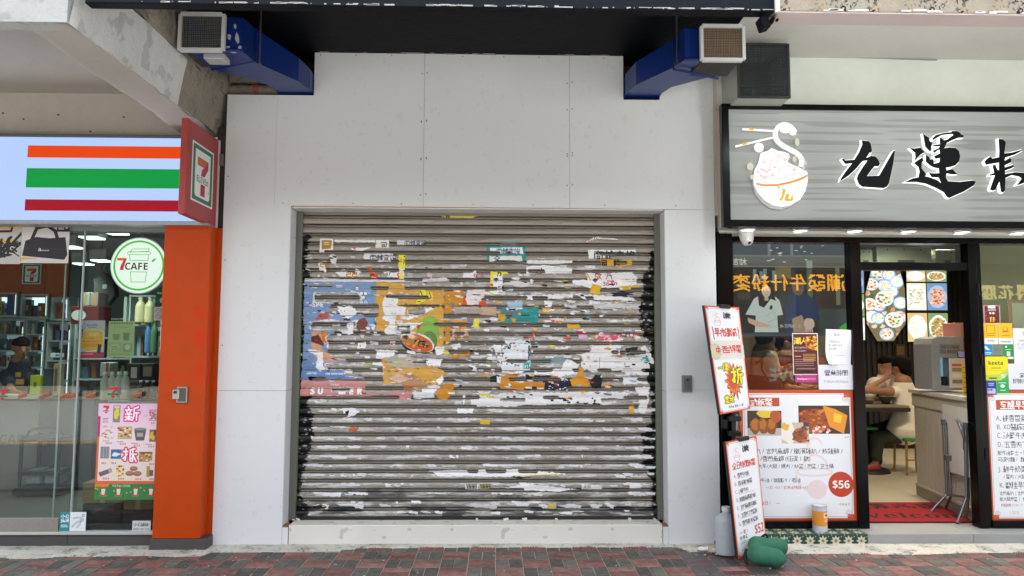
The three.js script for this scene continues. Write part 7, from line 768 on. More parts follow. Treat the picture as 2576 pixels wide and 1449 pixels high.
  putN('paper_notice', 'white paper notice at the right edge beside the yellow stickers', 'notice', 2550, 826, 2625, 915, -0.187, note(['可發味由 日', '多 油雪力市可', '全日 價'], '【啟示】'));
  { const [c, g] = canvas(360, 250); rect(g, 0, 0, 360, 250, '#dcdde2'); zh(g, '扎穿村可', 96, 92, 44, '#3c3f45', { w: 0.11 }); zh(g, '即時滑味由', 40, 146, 44, '#3c3f45', { w: 0.11 }); putN('drink_notice', 'white sheet with two bold lines at the right picture edge below the notice', 'notice', 2537, 915, 2626, 980, -0.186, c); }
  { const [c, g] = canvas(300, 260); rect(g, 0, 0, 300, 260, '#b98a6a'); rect(g, 24, 24, 276, 236, '#c9b99a'); blob(g, 190, 90, 46, 40, '#c47a5a', 0.5, 20); blob(g, 200, 50, 20, 26, '#c47a5a', 0.5); rect(g, 120, 160, 70, 90, '#b35a40'); rect(g, 206, 160, 60, 90, '#b35a40'); putN('drink_poster', 'tan poster with red bordered corner behind the right window', 'poster', 2537, 756, 2660, 828, -0.3, c); }
}
{ // room behind
  const rm = thing('noodle_shop_room', 'interior of the noodle shop with beige tiled floor and black slatted wall', 'room'), F = 0.085;
  const ft = std(0xb9b19c, 0.4, { map: blot }), tile = metric(rb(0.597, 0.02, 0.597, 0.002)); mesh('sub_floor', metric(span(1.86, 8.9, 0.0, F - 0.012, -6.2, -0.9)), sandy, rm);
  for (let i = 0; i < 8; i++) for (let j = 0; j < 9; j++) mesh('floor_tile', tile, ft, rm).position.set(2.2 + i * 0.6, F - 0.0105, -1.2 - j * 0.6);
  mesh('back_wall', metric(span(1.8, 8.9, 0, 3.2, -6.2, -6.05)), std(0x121110, 0.7), rm); mesh('screen_wall', metric(span(4.4, 8.9, F, 3.1, -5.1, -5.0)), std(0x141312, 0.7), rm); const sl = []; for (let x = 4.5; x < 8.6; x += 0.08) mesh('wall_slat', metric(rspan(x, x + 0.045, F, 3.05, -5.0, -4.975, 0.004)), sl.m || (sl.m = std(0x1d1a17, 0.6)), rm);
  mesh('side_wall', metric(span(1.83, 1.86, 0, 3.2, -6.1, -0.28)), std(0x2a2623, 0.8), rm); mesh('side_wall', metric(span(8.85, 8.95, 0, 3.2, -6.1, -0.3)), std(0xb9a98a, 0.8, { map: whitew }), rm); mesh('ceiling', metric(span(1.83, 8.95, 3.05, 3.15, -6.1, -0.3)), std(0x1a1918, 0.8), rm); mesh('kitchen_wall', metric(span(1.86, 4.1, F, 3.0, -2.6, -2.5)), std(0x6b5c48, 0.8, { map: whitew }), rm);
  mesh('partition', metric(span(4.42, 8.8, 1.25, 2.7, -0.62, -0.56)), std(0xc2b48c, 0.7, { map: whitew }), rm);
  [[2.9, -1.3], [5.3, -2.4], [4.4, -1.6], [6.4, -3.6], [5.0, -4.2]].forEach(([x, z], i) => { const o = thing('room_downlight', null, 'lamp', [x, 3.045, z], 'downlights in the noodle shop ceiling'); o.userData.label = 'round downlight in the dark noodle shop ceiling ' + ['behind the left window', 'over the dining table', 'over the cashier counter', 'towards the far right', 'before the dish screens'][i]; mesh('trim_ring', [new THREE.TorusGeometry(0.07, 0.008, 8, 24).rotateX(Math.PI / 2)], mk(0xcccccc), o); mesh('lamp_face', [cyl(0.062, 0.062, 0.008, 24, 0, -0.002, 0)], new THREE.MeshStandardMaterial({ color: 0xaaaaaa, emissive: 0xfff0d8, emissiveIntensity: 4 }), o); const p = new THREE.SpotLight(0xffe9c8, [9, 24, 14, 8, 5][i], 0, 1.2, 0.6); p.position.set(x, 3.02, z); p.target.position.set(x, 0, z); p.shadow.radius = 3; p.castShadow = true; scene.add(p, p.target); });
  // menu screens
  const scr = (l, poly, z, cells, ex) => { // a lit screen of any outline with dish pictures
    const pts = poly.map((q) => { const p = at(q[0], q[1], z); return [p.x, p.y]; }), xs = pts.map((p) => p[0]), ys = pts.map((p) => p[1]), x0 = Math.min(...xs), x1 = Math.max(...xs), y0 = Math.min(...ys), y1 = Math.max(...ys), S = 560 / (y1 - y0);
    const [c, g] = canvas(Math.round((x1 - x0) * S), 560); rect(g, 0, 0, c.width, 560, '#0c0c0c'); cells(g, c.width, 560);
    const geo = new THREE.ShapeGeometry(shapeOf(pts)); const p = geo.attributes.position, uv = geo.attributes.uv; for (let i = 0; i < p.count; i++) uv.setXY(i, (p.getX(i) - x0) / (x1 - x0), (p.getY(i) - y0) / (y1 - y0)); geo.translate(0, 0, z + 0.002);
    const o = thing('menu_screen', l, 'screen', [0, 0, 0], 'lit dish screens on the black wall'); mesh('picture', [geo], new THREE.MeshStandardMaterial({ color: 0x111111, emissive: 0xffffff, emissiveMap: ctex(c), emissiveIntensity: 1.5, roughness: 0.3 }), o); mesh('case', [plate(pts, 0.045, z - 0.047)], mk(0x0d0d0e, 0.4), o);
    if (ex) rectLight((x0 + x1) / 2, (y0 + y1) / 2, z + 0.03, (x1 - x0) * 0.8, (y1 - y0) * 0.8, 1.2, 0xf4f6ff, (x0 + x1) / 2, (y0 + y1) / 2 - 0.5, 3);
  };
  const Q = (x, y) => [2140.3 + x * 0.3086, 543 + y * 0.3086], ks = ['meat', 'bowl', 'fish', 'dumpling'];
  scr('lit dish screen at the left, mostly hidden by the door post', [Q(-80, 445), Q(104, 445), Q(116, 1016), Q(-70, 1016)], -4.94, (g, w, h) => { for (let j = 0; j < 3; j++) plateFood(g, 0, j * h / 3 + 4, w, h / 3 - 8, ks[j]); });
  scr('faceted lit dish screen in the middle of the black wall', [Q(165, 445), Q(402, 445), Q(440, 600), Q(446, 880), Q(346, 1021), Q(214, 1021), Q(130, 880), Q(118, 640)], -4.94, (g, w, h) => { rect(g, 0, 0, w, h, '#6b6248'); for (let i = 0; i < 60; i++) blob(g, rr(0, w), rr(0, h), w * 0.07, w * 0.05, ['#4e5a34', '#8a7a5a', '#c9bfa4', '#b98a6a'][i % 4], 0.4, 8); const L = [[0.33, 0.5, 'meat'], [0.66, 0.3, 'dumpling'], [0.15, 0.66, 'dumpling'], [0.84, 0.66, 'meat'], [0.5, 0.22, 'fish'], [0.16, 0.2, 'meat'], [0.36, 0.04, 'bowl'], [0.6, 0.06, 'fish'], [0.8, 0.16, 'dumpling'], [0.1, 0.48, 'meat'], [0.48, 0.4, 'bowl'], [0.88, 0.46, 'dumpling'], [0.3, 0.68, 'fish'], [0.7, 0.7, 'bowl'], [0.5, 0.9, 'meat']]; for (const [x, y, k] of L) { const s = k === 'bowl' ? 0.46 : 0.36; disc(g, x * w, y * h, s * w * 0.5, ['#7fa6d9', '#cfd9de', '#a4c0dc'][(x * 10 | 0) % 3], s * w * 0.42); disc(g, x * w, y * h, s * w * 0.4, '#e4dcca', s * w * 0.33); for (let i = 0; i < 22; i++) blob(g, x * w + rr(-0.34, 0.34) * s * w, y * h + rr(-0.27, 0.27) * s * w, s * w * 0.08, s * w * 0.05, { meat: ['#d98a6a', '#efc9ae', '#b5543a'], bowl: ['#8a5f3a', '#d9c090', '#5f8a3a'], fish: ['#e6ded2', '#c9b6a0', '#9fbf72'], dumpling: ['#cfe0e6', '#f0f0e4', '#b9c9b0'] }[k][i % 3], 0.3, 8); } });
  scr('lit dish screen of six pictures right of the faceted one', [Q(452, 448), Q(778, 446), Q(796, 1026), Q(466, 1026)], -4.93, (g, w, h) => { const yy = [[0, 0.16], [0.18, 0.56], [0.6, 1]]; yy.forEach(([a, b], j) => { plateFood(g, 0, a * h, w * 0.485, (b - a) * h, ['dumpling', 'fish', 'dumpling'][j]); plateFood(g, w * 0.505, a * h, w * 0.495, (b - a) * h, ['bowl', 'meat', 'bowl'][j]); }); }, true);
  // units over the door
  const box = (n, l, cat, r, z, d, m, f, group) => { const a = area(...r, z), o = thing(n, l, cat, [a.x, a.y, z], group); mesh('body', [rb(a.w, a.h, d, 0.01, 0, 0, -d / 2)], m, o); f && f(o, a); return o; };
  const acm = mk(0x9ba89e, 0.5), acf = (o, a) => { mesh('outlet', [bx(a.w * 0.3, 0.025, 0.006, 0.02, -a.h * 0.42, 0.002)], mk(0x3a403d), o); for (const x of [-0.3, 0, 0.3]) mesh('screw', [cyl(0.008, 0.008, 0.004, 8, x * a.w, a.h * 0.3, 0.002, Math.PI / 2)], mk(0x2a2d2b), o); };
  box('air_conditioner', 'pale ceiling unit over the door, left of three', 'air conditioner', [2150, 627, 2196, 660], -2.2, 0.4, acm, acf); box('air_conditioner', 'wide pale ceiling unit over the middle of the door', 'air conditioner', [2205, 620, 2344, 660], -2.2, 0.4, acm, acf); box('air_conditioner', 'pale ceiling unit over the right of the door', 'air conditioner', [2354, 628, 2404, 660], -2.2, 0.4, acm, acf);
  box('wall_picture', 'small dark framed picture on the black wall above the diners', 'picture', [2254, 866, 2277, 922], -4.93, 0.02, mk(0x2a2620), (o, a) => { mesh('print', [bx(a.w * 0.8, a.h * 0.4, 0.002, 0, a.h * 0.22, 0.002)], mk(0x6b4a1f), o); mesh('print_foot', [bx(a.w * 0.8, a.h * 0.3, 0.002, 0, -a.h * 0.2, 0.002)], mk(0x30160f), o); });
  // counter
  const dx = 4.337 - 4.14, dz = -1.56 + 0.37, ang = Math.atan2(dx, -dz), L = Math.hypot(dx, dz), co = thing('noodle_counter', 'pale plank fronted cashier counter inside the noodle shop door', 'counter', [4.14, F, -0.37]); co.rotation.y = -ang; // local -z runs along the front
  const pl = std(0xb5b0a0, 0.6, { map: blot }), ht = 1.075; for (let i = 0; i < 8; i++) mesh('plank', [metric(rspan(0.012, 0.03, 0.12, ht - 0.15, -L * (i + 1) / 8 + 0.004, -L * i / 8 - 0.004, 0.004))], pl, co); mesh('carcass', metric(span(0.028, 0.6, 0.02, ht - 0.03, -L, 0)), pl, co); mesh('apron', metric(rspan(-0.004, 0.03, ht - 0.16, ht - 0.03, -L - 0.01, 0, 0.004)), pl, co); mesh('top', metric(rspan(-0.03, 0.62, ht - 0.03, ht + 0.01, -L - 0.03, 0.0, 0.006)), std(0xc4c2b6, 0.4, { map: blot }), co); mesh('plinth', metric(span(0.004, 0.03, 0.0, 0.1, -L, 0)), std(0x8d846f, 0.7), co); mesh('ledge', metric(rspan(-0.004, 0.03, 0.1, 0.125, -L - 0.005, 0, 0.004)), pl, co); mesh('end_panel', metric(span(0.03, 0.6, 0.02, ht - 0.03, -L - 0.02, -L)), pl, co);
  const cb = (n, l, cat, r, z, d, c, f) => box(n, l, cat, r, z, d, mk(c), f);
  { const a = area(2345, 848, 2424, 980, -1.0), o = thing('return_machine', 'grey rounded return machine with lit blue recess on the cashier counter', 'machine', [a.x, a.y, -1.0]); mesh('shell', [plate([[-a.w / 2, -a.h / 2], [a.w / 2, -a.h / 2], [a.w / 2, a.h / 2], [-a.w * 0.3, a.h / 2], [-a.w * 0.44, a.h * 0.46], [-a.w / 2, a.h * 0.36]], 0.3, -0.3, [[[-a.w * 0.26, -a.h * 0.44], [a.w * 0.24, -a.h * 0.44], [a.w * 0.24, a.h * 0.12], [-a.w * 0.26, a.h * 0.12]]], 0.006)], mk(0x8f9192, 0.4), o); mesh('recess', [bx(a.w * 0.56, a.h * 0.6, 0.01, 0, -a.h * 0.16, -0.2)], new THREE.MeshStandardMaterial({ color: 0x7fa4b4, emissive: 0x9ccbe0, emissiveIntensity: 0.45 }), o); const [c, g] = canvas(200, 110); rect(g, 0, 0, 200, 110, '#77797a'); txt(g, 'RETURN', 100, 34, 44, '#6e1426', { align: 'center', fit: 190 }); txt(g, 'TO REUSE', 100, 80, 44, '#6e1426', { align: 'center', fit: 190 }); const s = printed('lettering', o, c, a.w * 0.66, a.h * 0.2, 0.003, mk(0x77797a)); s.position.set(0.02, a.h * 0.27, 0.009); mesh('inner_bar', [cyl(0.03, 0.03, 0.1, 12, 0.03, -a.h * 0.36, -0.12)], mk(0x222529), o); }
  cb('cardboard_box', 'salmon pink box on top of the return machine', 'box', [2402, 812, 2441, 850], -1.05, 0.2, 0xc47f78, (o, a) => mesh('flap', [bx(a.w * 0.35, a.h, 0.002, -a.w * 0.3, 0, 0.002)], mk(0xd2a39b), o)); cb('red_carton', 'deep red carton on the counter behind the return machine', 'box', [2416, 852, 2444, 882], -1.08, 0.2, 0x8f1c24, (o, a) => mesh('label_patch', [bx(a.w * 0.3, a.h * 0.5, 0.002, 0.03, -0.02, 0.002)], mk(0xd6cfc4), o)); cb('phone_stand', 'small tilted tablet with purple screen on the counter', 'tablet', [2410, 882, 2438, 901], -0.85, 0.02, 0x2a2a30, (o, a) => mesh('screen', [bx(a.w * 0.6, a.h * 0.8, 0.002, -0.02, 0, 0.002)], mk(0x8f86c4), o)); cb('menu_card', 'red bordered menu card standing on the counter', 'menu', [2389, 902, 2430, 976], -0.75, 0.012, 0xb9a79a, (o, a) => { for (let i = 0; i < 3; i++) mesh('picture_strip', [bx(a.w * 0.7, a.h * 0.13, 0.002, 0, a.h * (0.12 - i * 0.2), 0.002)], mk([0x8a6a4a, 0xc9b9a4, 0x74625a][i]), o); mesh('red_heading', [bx(a.w * 0.7, a.h * 0.08, 0.002, 0, a.h * 0.28, 0.002)], mk(0xb8452f), o); }); cb('yellow_sheet', 'long yellow sheet of rows hanging beside the right door post', 'notice', [2421, 912, 2445, 1000], -0.5, 0.004, 0xd4a81a, (o, a) => { for (let i = 0; i < 6; i++) mesh('row_line', [bx(a.w * 0.8, 0.006, 0.002, 0, a.h * (0.35 - i * 0.14), 0.002)], mk(0x6b5410), o); }); cb('green_tag', 'yellow green paper tag under the yellow sheet', 'tag', [2426, 992, 2446, 1028], -0.48, 0.003, 0xb4dc1e, (o, a) => mesh('fold', [bx(a.w * 0.9, 0.004, 0.002, 0, 0.02, 0.002)], mk(0x8fb016), o));
  // door mat
  { const [c, g] = canvas(700, 460); rect(g, 0, 0, 700, 460, '#8e0d14'); for (let i = 0; i < 2500; i++) rect(g, rr(0, 700), rr(0, 460), 3, 3, RGB(rr(90, 190), rr(0, 20), rr(8, 24), 0.35)); zh(g, '歡迎光臨', 60, 40, 128, '#1c0c0e', { w: 0.11, gap: 0.25, sx: 0.85 }); g.font = 'italic bold 150px serif'; g.fillStyle = '#1c0c0e'; g.textAlign = 'center'; g.fillText('Welcome', 340, 380, 620); const t = ctex(c), geo = new THREE.BoxGeometry(1.35, 0.014, 0.78); geo.clearGroups(); geo.addGroup(12, 6, 0); geo.addGroup(0, 12, 1); geo.addGroup(18, 18, 1); const m = new THREE.Mesh(geo, [std(0xffffff, 0.95, { map: t, bumpMap: bumpFine, bumpScale: 0.003 }), std(0x5a0a10, 0.9)]); m.name = 'door_mat'; m.position.set(3.78, F + 0.009, -0.74); scene.add(m); tag(m, 'red welcome mat with dark lettering inside the noodle shop door', 'mat'); }
  // folded table leaning on the counter
  { const t = thing('folded_table', 'folded table with grey steel legs and white top leaning on the counter', 'table'), sm = std(0x83868a, 0.3, { metalness: 0.85 }); const g = (x, y, z) => at(x, y, z); const A1 = g(2373, 1062, -0.72), A2 = g(2382, 1243, -0.705), B1 = g(2428, 1070, -0.29), B2 = g(2431, 1252, -0.33), ztop = -0.5;
    const f1 = g(2342, 1289, -0.72), f2 = g(2409, 1314, -0.32), f3 = V(4.19, 0, -0.83), f4 = V(4.12, 0, -0.42); const r = 0.0125; f1.y = f2.y = f3.y = f4.y = F + 0.02; const up = (p, k) => p.clone().add(k);
    mesh('leg', [bar(A1, A2, r), bar(A2, f1, r)], sm, t); mesh('leg', [bar(up(A1, V(0.035, 0, 0.01)), up(A2, V(0.02, -0.02, 0.02)), r), bar(up(A2, V(0.02, -0.02, 0.02)), f3, r)], sm, t); mesh('leg', [bar(B1, B2, r), bar(B2, f2, r)], sm, t); mesh('leg', [bar(up(B1, V(0.03, 0, -0.03)), up(B2, V(0.03, 0, -0.02)), r), bar(up(B2, V(0.03, 0, -0.02)), f4, r)], sm, t); mesh('crossbar', [bar(A2, B2, r * 0.9)], sm, t); mesh('top_rail', [tube([up(A1, V(0.05, -0.05, 0.02)), up(A1, V(0.09, 0.0, 0.02)), up(B1, V(-0.06, 0.0, 0.02)), up(B1, V(-0.03, -0.1, 0.02)), g(2425, 1140, ztop + 0.02)], r)], sm, t); mesh('bracket', [rb(0.05, 0.05, 0.03, 0.004, ...g(2385, 1152, ztop + 0.02).toArray())], mk(0x4a4c4e), t); mesh('bracket', [rb(0.03, 0.05, 0.03, 0.004, ...A1.toArray())], mk(0x55585b), t); mesh('bracket', [rb(0.03, 0.05, 0.03, 0.004, ...B1.toArray())], mk(0x55585b), t); mesh('foot_cap', [sph(0.02, f2.x, f2.y - 0.004, f2.z, 1, 0.8, 1)], mk(0x9a3a34), t); for (const f of [f1, f3, f4]) mesh('foot_cap', [sph(0.017, f.x, f.y - 0.004, f.z, 1, 0.8, 1)], mk(0x4a4c4e), t);
    const q = [g(2373, 1017, -0.79), g(2449, 1030, -0.22), g(2447, 1203, -0.28), g(2378, 1183, -0.81)]; const geo = new THREE.BufferGeometry(), n = q[1].clone().sub(q[0]).cross(q[3].clone().sub(q[0])).normalize().multiplyScalar(0.012), P = q.map((v) => v.clone().add(V(-0.012, 0, 0))), P2 = P.map((v) => v.clone().add(n)), pos = []; const quad = (a, b, c, d) => { for (const v of [a, b, c, a, c, d]) pos.push(v.x, v.y, v.z); }; quad(P[3], P[2], P[1], P[0]); quad(P2[0], P2[1], P2[2], P2[3]); for (let i = 0; i < 4; i++) quad(P[i], P[(i + 1) % 4], P2[(i + 1) % 4], P2[i]); geo.setAttribute('position', new THREE.Float32BufferAttribute(pos, 3)); geo.computeVertexNormals(); mesh('table_top', [metric(geo)], std(0xc9c9c2, 0.45, { map: blot, side: THREE.DoubleSide }), t); }
  // dining table, bowls, stools
  { const z = -3.0, a = at(2205, 1018, z), t = thing('dining_table', 'dark edged dining table with bowls in front of the two diners', 'table', [a.x - 0.25, F, z]); const th = a.y - F; mesh('top', [metric(rb(0.9, 0.04, 0.75, 0.008, 0, th, 0))], mk(0x8a7d68, 0.4), t); mesh('edge', [metric(rb(0.92, 0.05, 0.77, 0.008, 0, th - 0.03, 0))], mk(0x2a211b), t); mesh('leg', [cyl(0.04, 0.04, th - 0.05, 14, 0.1, (th - 0.05) / 2, 0)], mk(0x1b1918), t); mesh('base', [cyl(0.25, 0.27, 0.03, 24, 0.1, 0.015, 0)], mk(0x1b1918), t);
    const bw = (px, py, c, l, r) => { const q = at(px, py, z + 0.1), o = thing('bowl', l, 'bowl', [q.x, F + th + 0.02, z + 0.1]); mesh('bowl_body', [new THREE.LatheGeometry([[0, 0.003], [r * 0.5, 0.003], [r * 0.55, 0.02], [r * 0.9, r * 0.7], [r, r * 0.95], [r * 0.95, r * 0.95], [r * 0.82, r * 0.6], [0, 0.03]].map((p) => new THREE.Vector2(...p)), 24)], mk(c, 0.3), o); mesh('food', [sph(r * 0.8, 0, r * 0.6, 0, 1, 0.35, 1)], mk(0x8a6a44), o); }; bw(2228, 1008, 0x5b6a58, 'green grey bowl on the dining table by the woman', 0.085); bw(2188, 1012, 0xc9b9a9, 'small pale dish of food on the dining table', 0.06);
    const stool = (x, z, h, leg, l) => { const o = thing('stool', l, 'stool', [x, F, z], 'green topped stools at the dining table'); mesh('seat', [rb(0.32, 0.035, 0.32, 0.01, 0, h, 0)], mk(0x2f8f34, 0.4), o); for (const sx of [-1, 1]) for (const sz of [-1, 1]) mesh('leg', [bar(V(sx * 0.125, h - 0.01, sz * 0.125), V(sx * 0.14, 0, sz * 0.14), 0.016, 6)], leg, o); mesh('stretcher', [bar(V(-0.132, 0.18, 0.132), V(0.132, 0.18, 0.132), 0.01, 6)], leg, o); }; const w = mk(0x9a7430), dk = mk(0x2c241c), s1 = at(2283, 1103, -2.8), s2 = at(2160, 1075, -3.1); stool(s1.x + 0.05, -2.82, s1.y - F, w, 'green topped stool with wooden legs under the woman in white'); stool(s2.x, -3.1, s2.y - F, dk, 'green topped stool with dark legs at the door post'); }
}
{ // banner boards, stand, jug, bag, can
  const board = (l, p, zs, draw, W, H) => { const q = p.map((c, i) => at(c[0], c[1], zs[i])), [c, g] = canvas(W, H); draw(g, W, H); const o = thing('banner_board', l, 'signboard'); const u = q[1].clone().sub(q[0]), v = q[3].clone().sub(q[0]), n = v.clone().cross(u).normalize(); const geo = new THREE.BufferGeometry(), pos = [], uv = []; const N = 6; for (let j = 0; j <= N; j++) for (let i = 0; i <= N; i++) { const a = q[0].clone().lerp(q[1], i / N), b = q[3].clone().lerp(q[2], i / N), r = a.lerp(b, j / N); pos.push(r.x, r.y, r.z); uv.push(i / N, 1 - j / N); } const idx = []; for (let j = 0; j < N; j++) for (let i = 0; i < N; i++) { const a = j * (N + 1) + i; idx.push(a, a + N + 1, a + 1, a + 1, a + N + 1, a + N + 2); } geo.setAttribute('position', new THREE.Float32BufferAttribute(pos, 3)); geo.setAttribute('uv', new THREE.Float32BufferAttribute(uv, 2)); geo.setIndex(idx); geo.computeVertexNormals(); mesh('print', [geo], std(0xffffff, 0.5, { map: ctex(c), side: THREE.DoubleSide }), o);
    const back = q.map((k) => k.clone().add(n.clone().multiplyScalar(n.z > 0 ? -0.022 : 0.022))), bp = []; const quad = (a, b, c2, d) => { for (const k of [a, b, c2, a, c2, d]) bp.push(k.x, k.y, k.z); }; const f = q.map((k) => k.clone().add(n.clone().multiplyScalar(n.z > 0 ? -0.002 : 0.002))); quad(...f); quad(...back); for (let i = 0; i < 4; i++) quad(f[i], f[(i + 1) % 4], back[(i + 1) % 4], back[i]); const bgm = new THREE.BufferGeometry(); bgm.setAttribute('position', new THREE.Float32BufferAttribute(bp, 3)); bgm.computeVertexNormals(); mesh('frame', [metric(bgm)], std(0x17161a, 0.5, { side: THREE.DoubleSide }), o); const cl = q[0].clone().lerp(q[1], 0.55); mesh('top_clip', [rb(0.16, 0.03, 0.03, 0.005, 0, 0, 0).rotateY(Math.atan2(-u.z, u.x)).translate(cl.x, cl.y + 0.0, cl.z)], mk(0x121214), o); return o; };
  const head = (g, W) => { faintBowl(g, W * 0.3, 110, 150, '#e0a49a'); zh(g, '九運來', W * 0.44, 66, 62, '#1f2022', { w: 0.2, gap: -0.45 }); txt(g, '牛什粉麵', W * 0.6, 170, 14, '#555'); };
  GC.運 = ['h', 0.3, '辶', '車']; GL.車 = '0292 2474772724 2575 5059 0797';
  board('tilted banner board with yellow star burst, the upper of two beside the noodle shop', [[1772, 768], [1859, 773], [1888, 1028], [1812, 1043]], [0.55, 0.16, 0.16, 0.55], (g, W, H) => { menuFrame(g, W, H, 14, '#d9502c'); head(g, W); zh(g, '早市激減', 80, 232, 84, '#c43a2c', { w: 0.15, gap: 0, sx: 0.95 }); for (const x of [56, W - 62]) { polyg(g, '#c43a2c', [[x, 214], [x + 12, 214], [x + 22, 270], [x + 4, 280]]); line(g, '#2a2a2c', 10, [x + 10, 280], [x + 12, 344]); } rect(g, 22, 360, W - 44, 196, '#dcd6cc'); disc(g, 60, 470, 84, '#b9c4b4'); disc(g, 60, 470, 62, '#d4c49c'); disc(g, W - 50, 480, 84, '#cfd0c8'); zh(g, '中·西式早餐', 66, 412, 78, '#c43a2c', { w: 0.14, gap: 0, sx: 0.9 }); const pts = []; for (let i = 0; i < 28; i++) { const a = i / 28 * 6.283, r = i % 2 ? rr(100, 130) : rr(160, 220); pts.push([W * 0.54 + Math.cos(a) * r * 0.72, 770 + Math.sin(a) * r]); } polyg(g, '#3a2a22', pts.map(([x, y]) => [x + 12, y + 14])); polyg(g, '#e5803a', pts); polyg(g, '#c9502a', pts.map(([x, y]) => [W * 0.54 + (x - W * 0.54) * 0.72, 770 + (y - 770) * 0.72])); zh(g, '一律', 64, 596, 78, '#f1df2a', { w: 0.16, gap: -0.1, outline: '#26221a', ow: 6 }); zh(g, '九折', 170, 650, 170, '#f3e22c', { w: 0.15, gap: -0.18, outline: '#26221a', ow: 9 }); zh(g, '堂食自取', 96, 924, 74, '#f1df2a', { w: 0.15, gap: -0.1, outline: '#26221a', ow: 6 }); zh(g, '早市由七時至十一時', 140, 1030, 26, '#555', { w: 0.14 }); }, 480, 1100);
  board('tilted banner board listing lettered meals, the lower of two beside the white water jug', [[1825, 1112], [1903, 1097], [1929, 1373], [1857, 1406]], [0.54, 0.17, 0.17, 0.56], (g, W, H) => { menuFrame(g, W, H, 14, '#d9582c'); head(g, W); zh(g, '全日特價飯餐', 60, 214, 64, '#c24a38', { w: 0.14, gap: -0.02, sx: 0.95 }); 'ABCDEFG'.split('').forEach((k, i) => { const y = 318 + i * 76; txt(g, k + '.', 64, y + 22, 46, '#4a4a4c', { bold: false }); zh(g, ['香煎牛肉飯', '蔥油雞扒飯餐', '沙爹牛肉', '咖喱魚柳雞扒飯', '吉列魚柳炸雞飯', '五香肉丁煎蛋飯', '香煎雞扒炒蛋飯'][i], 118, y, 44, '#3f4042', { w: 0.11, gap: -0.08, sx: 0.9 }); rect(g, 112, y + 50, 210 + (i % 3) * 20, 4, '#c9a09a'); }); zh(g, '(一般配飲)', 64, 858, 40, '#b8452f', { w: 0.12, gap: -0.05, sx: 0.9 }); zh(g, '配 腸 蛋', 64, 910, 32, '#555', { w: 0.12 }); rect(g, 66, 962, 150, 5, '#999'); rect(g, 66, 978, 120, 5, '#999'); txt(g, '$52', 380, 900, 130, '#c03a34', { align: 'center', fit: 150 }); zh(g, '由日可力', 70, 1030, 20, '#777'); }, 480, 1100);
  const st = thing('banner_stand', 'black metal stand carrying the two banner boards', 'stand'), bm = mk(0x101012, 0.45), sp = V(1.935, 0, 0.05); mesh('post', [cyl(0.018, 0.018, 1.86, 12, sp.x, 0.95, sp.z)], bm, st); mesh('board_clip', [rb(0.1, 0.04, 0.06, 0.004, sp.x, 1.02, sp.z + 0.02)], bm, st); mesh('board_clip', [rb(0.1, 0.04, 0.06, 0.004, sp.x, 0.9, sp.z + 0.02)], bm, st); mesh('base', [rb(0.36, 0.03, 0.3, 0.008, sp.x + 0.02, 0.018, sp.z + 0.02)], bm, st); mesh('spread_leg', [bar(V(sp.x, 0.3, sp.z), V(sp.x + 0.12, 0.02, 0.4), 0.012)], bm, st);
  const pl = phys(0xcdd2d4, 0.35, { transmission: 0.25, thickness: 0 }), jq = V(1.787, 0.003, 0.285), j = thing('water_jug', 'translucent white plastic water jug standing behind the lower banner board', 'jug', jq.toArray()); const prof = [[0, 0], [0.075, 0], [0.088, 0.012], [0.09, 0.12], [0.086, 0.125], [0.086, 0.135], [0.09, 0.14], [0.09, 0.25], [0.08, 0.285], [0.04, 0.31], [0.03, 0.315], [0.03, 0.33]].map((p) => new THREE.Vector2(...p)); mesh('jug_body', [new THREE.LatheGeometry(prof, 28).scale(0.95, 1, 0.82)], pl, j); mesh('cap', [cyl(0.034, 0.034, 0.032, 18, 0, 0.345, 0)], mk(0xe4e4e2, 0.4), j); mesh('handle', [tube([V(0.05, 0.3, 0), V(0.1, 0.31, 0), V(0.115, 0.25, 0), V(0.09, 0.2, 0)], 0.012)], pl, j);
  const cq = at(2063, 1333, -0.1), cn = thing('drink_powder_tin', 'orange and white tin can standing on the green tiled step', 'tin', [cq.x, 0.0855, -0.1]); mesh('tin_body', [cyl(0.058, 0.058, 0.205, 32, 0, 0.104, 0)], mk(0xc9c8d2, 0.35), cn); { const [c, g] = canvas(512, 180); rect(g, 0, 0, 512, 180, '#d9902a'); for (const x of [0, 256]) { rect(g, x + 90, 20, 80, 60, '#e6d9c4'); blob(g, x + 130, 48, 30, 18, '#b83a3a'); rect(g, x + 100, 100, 60, 10, '#f0dcb4'); rect(g, x + 104, 120, 52, 8, '#f0dcb4'); } mesh('label_band', [new THREE.CylinderGeometry(0.0592, 0.0592, 0.118, 32, 1, true).rotateY(2.2).translate(0, 0.108, 0)], std(0xffffff, 0.4, { map: ctex(c) }), cn); } mesh('rim', [new THREE.TorusGeometry(0.058, 0.004, 8, 32).rotateX(Math.PI / 2).translate(0, 0.206, 0)], std(0xb9b5a0, 0.3, { metalness: 0.8 }), cn); mesh('lid', [cyl(0.055, 0.055, 0.004, 28, 0, 0.2, 0)], std(0x6b5f3a, 0.5, { metalness: 0.5 }), cn);
}
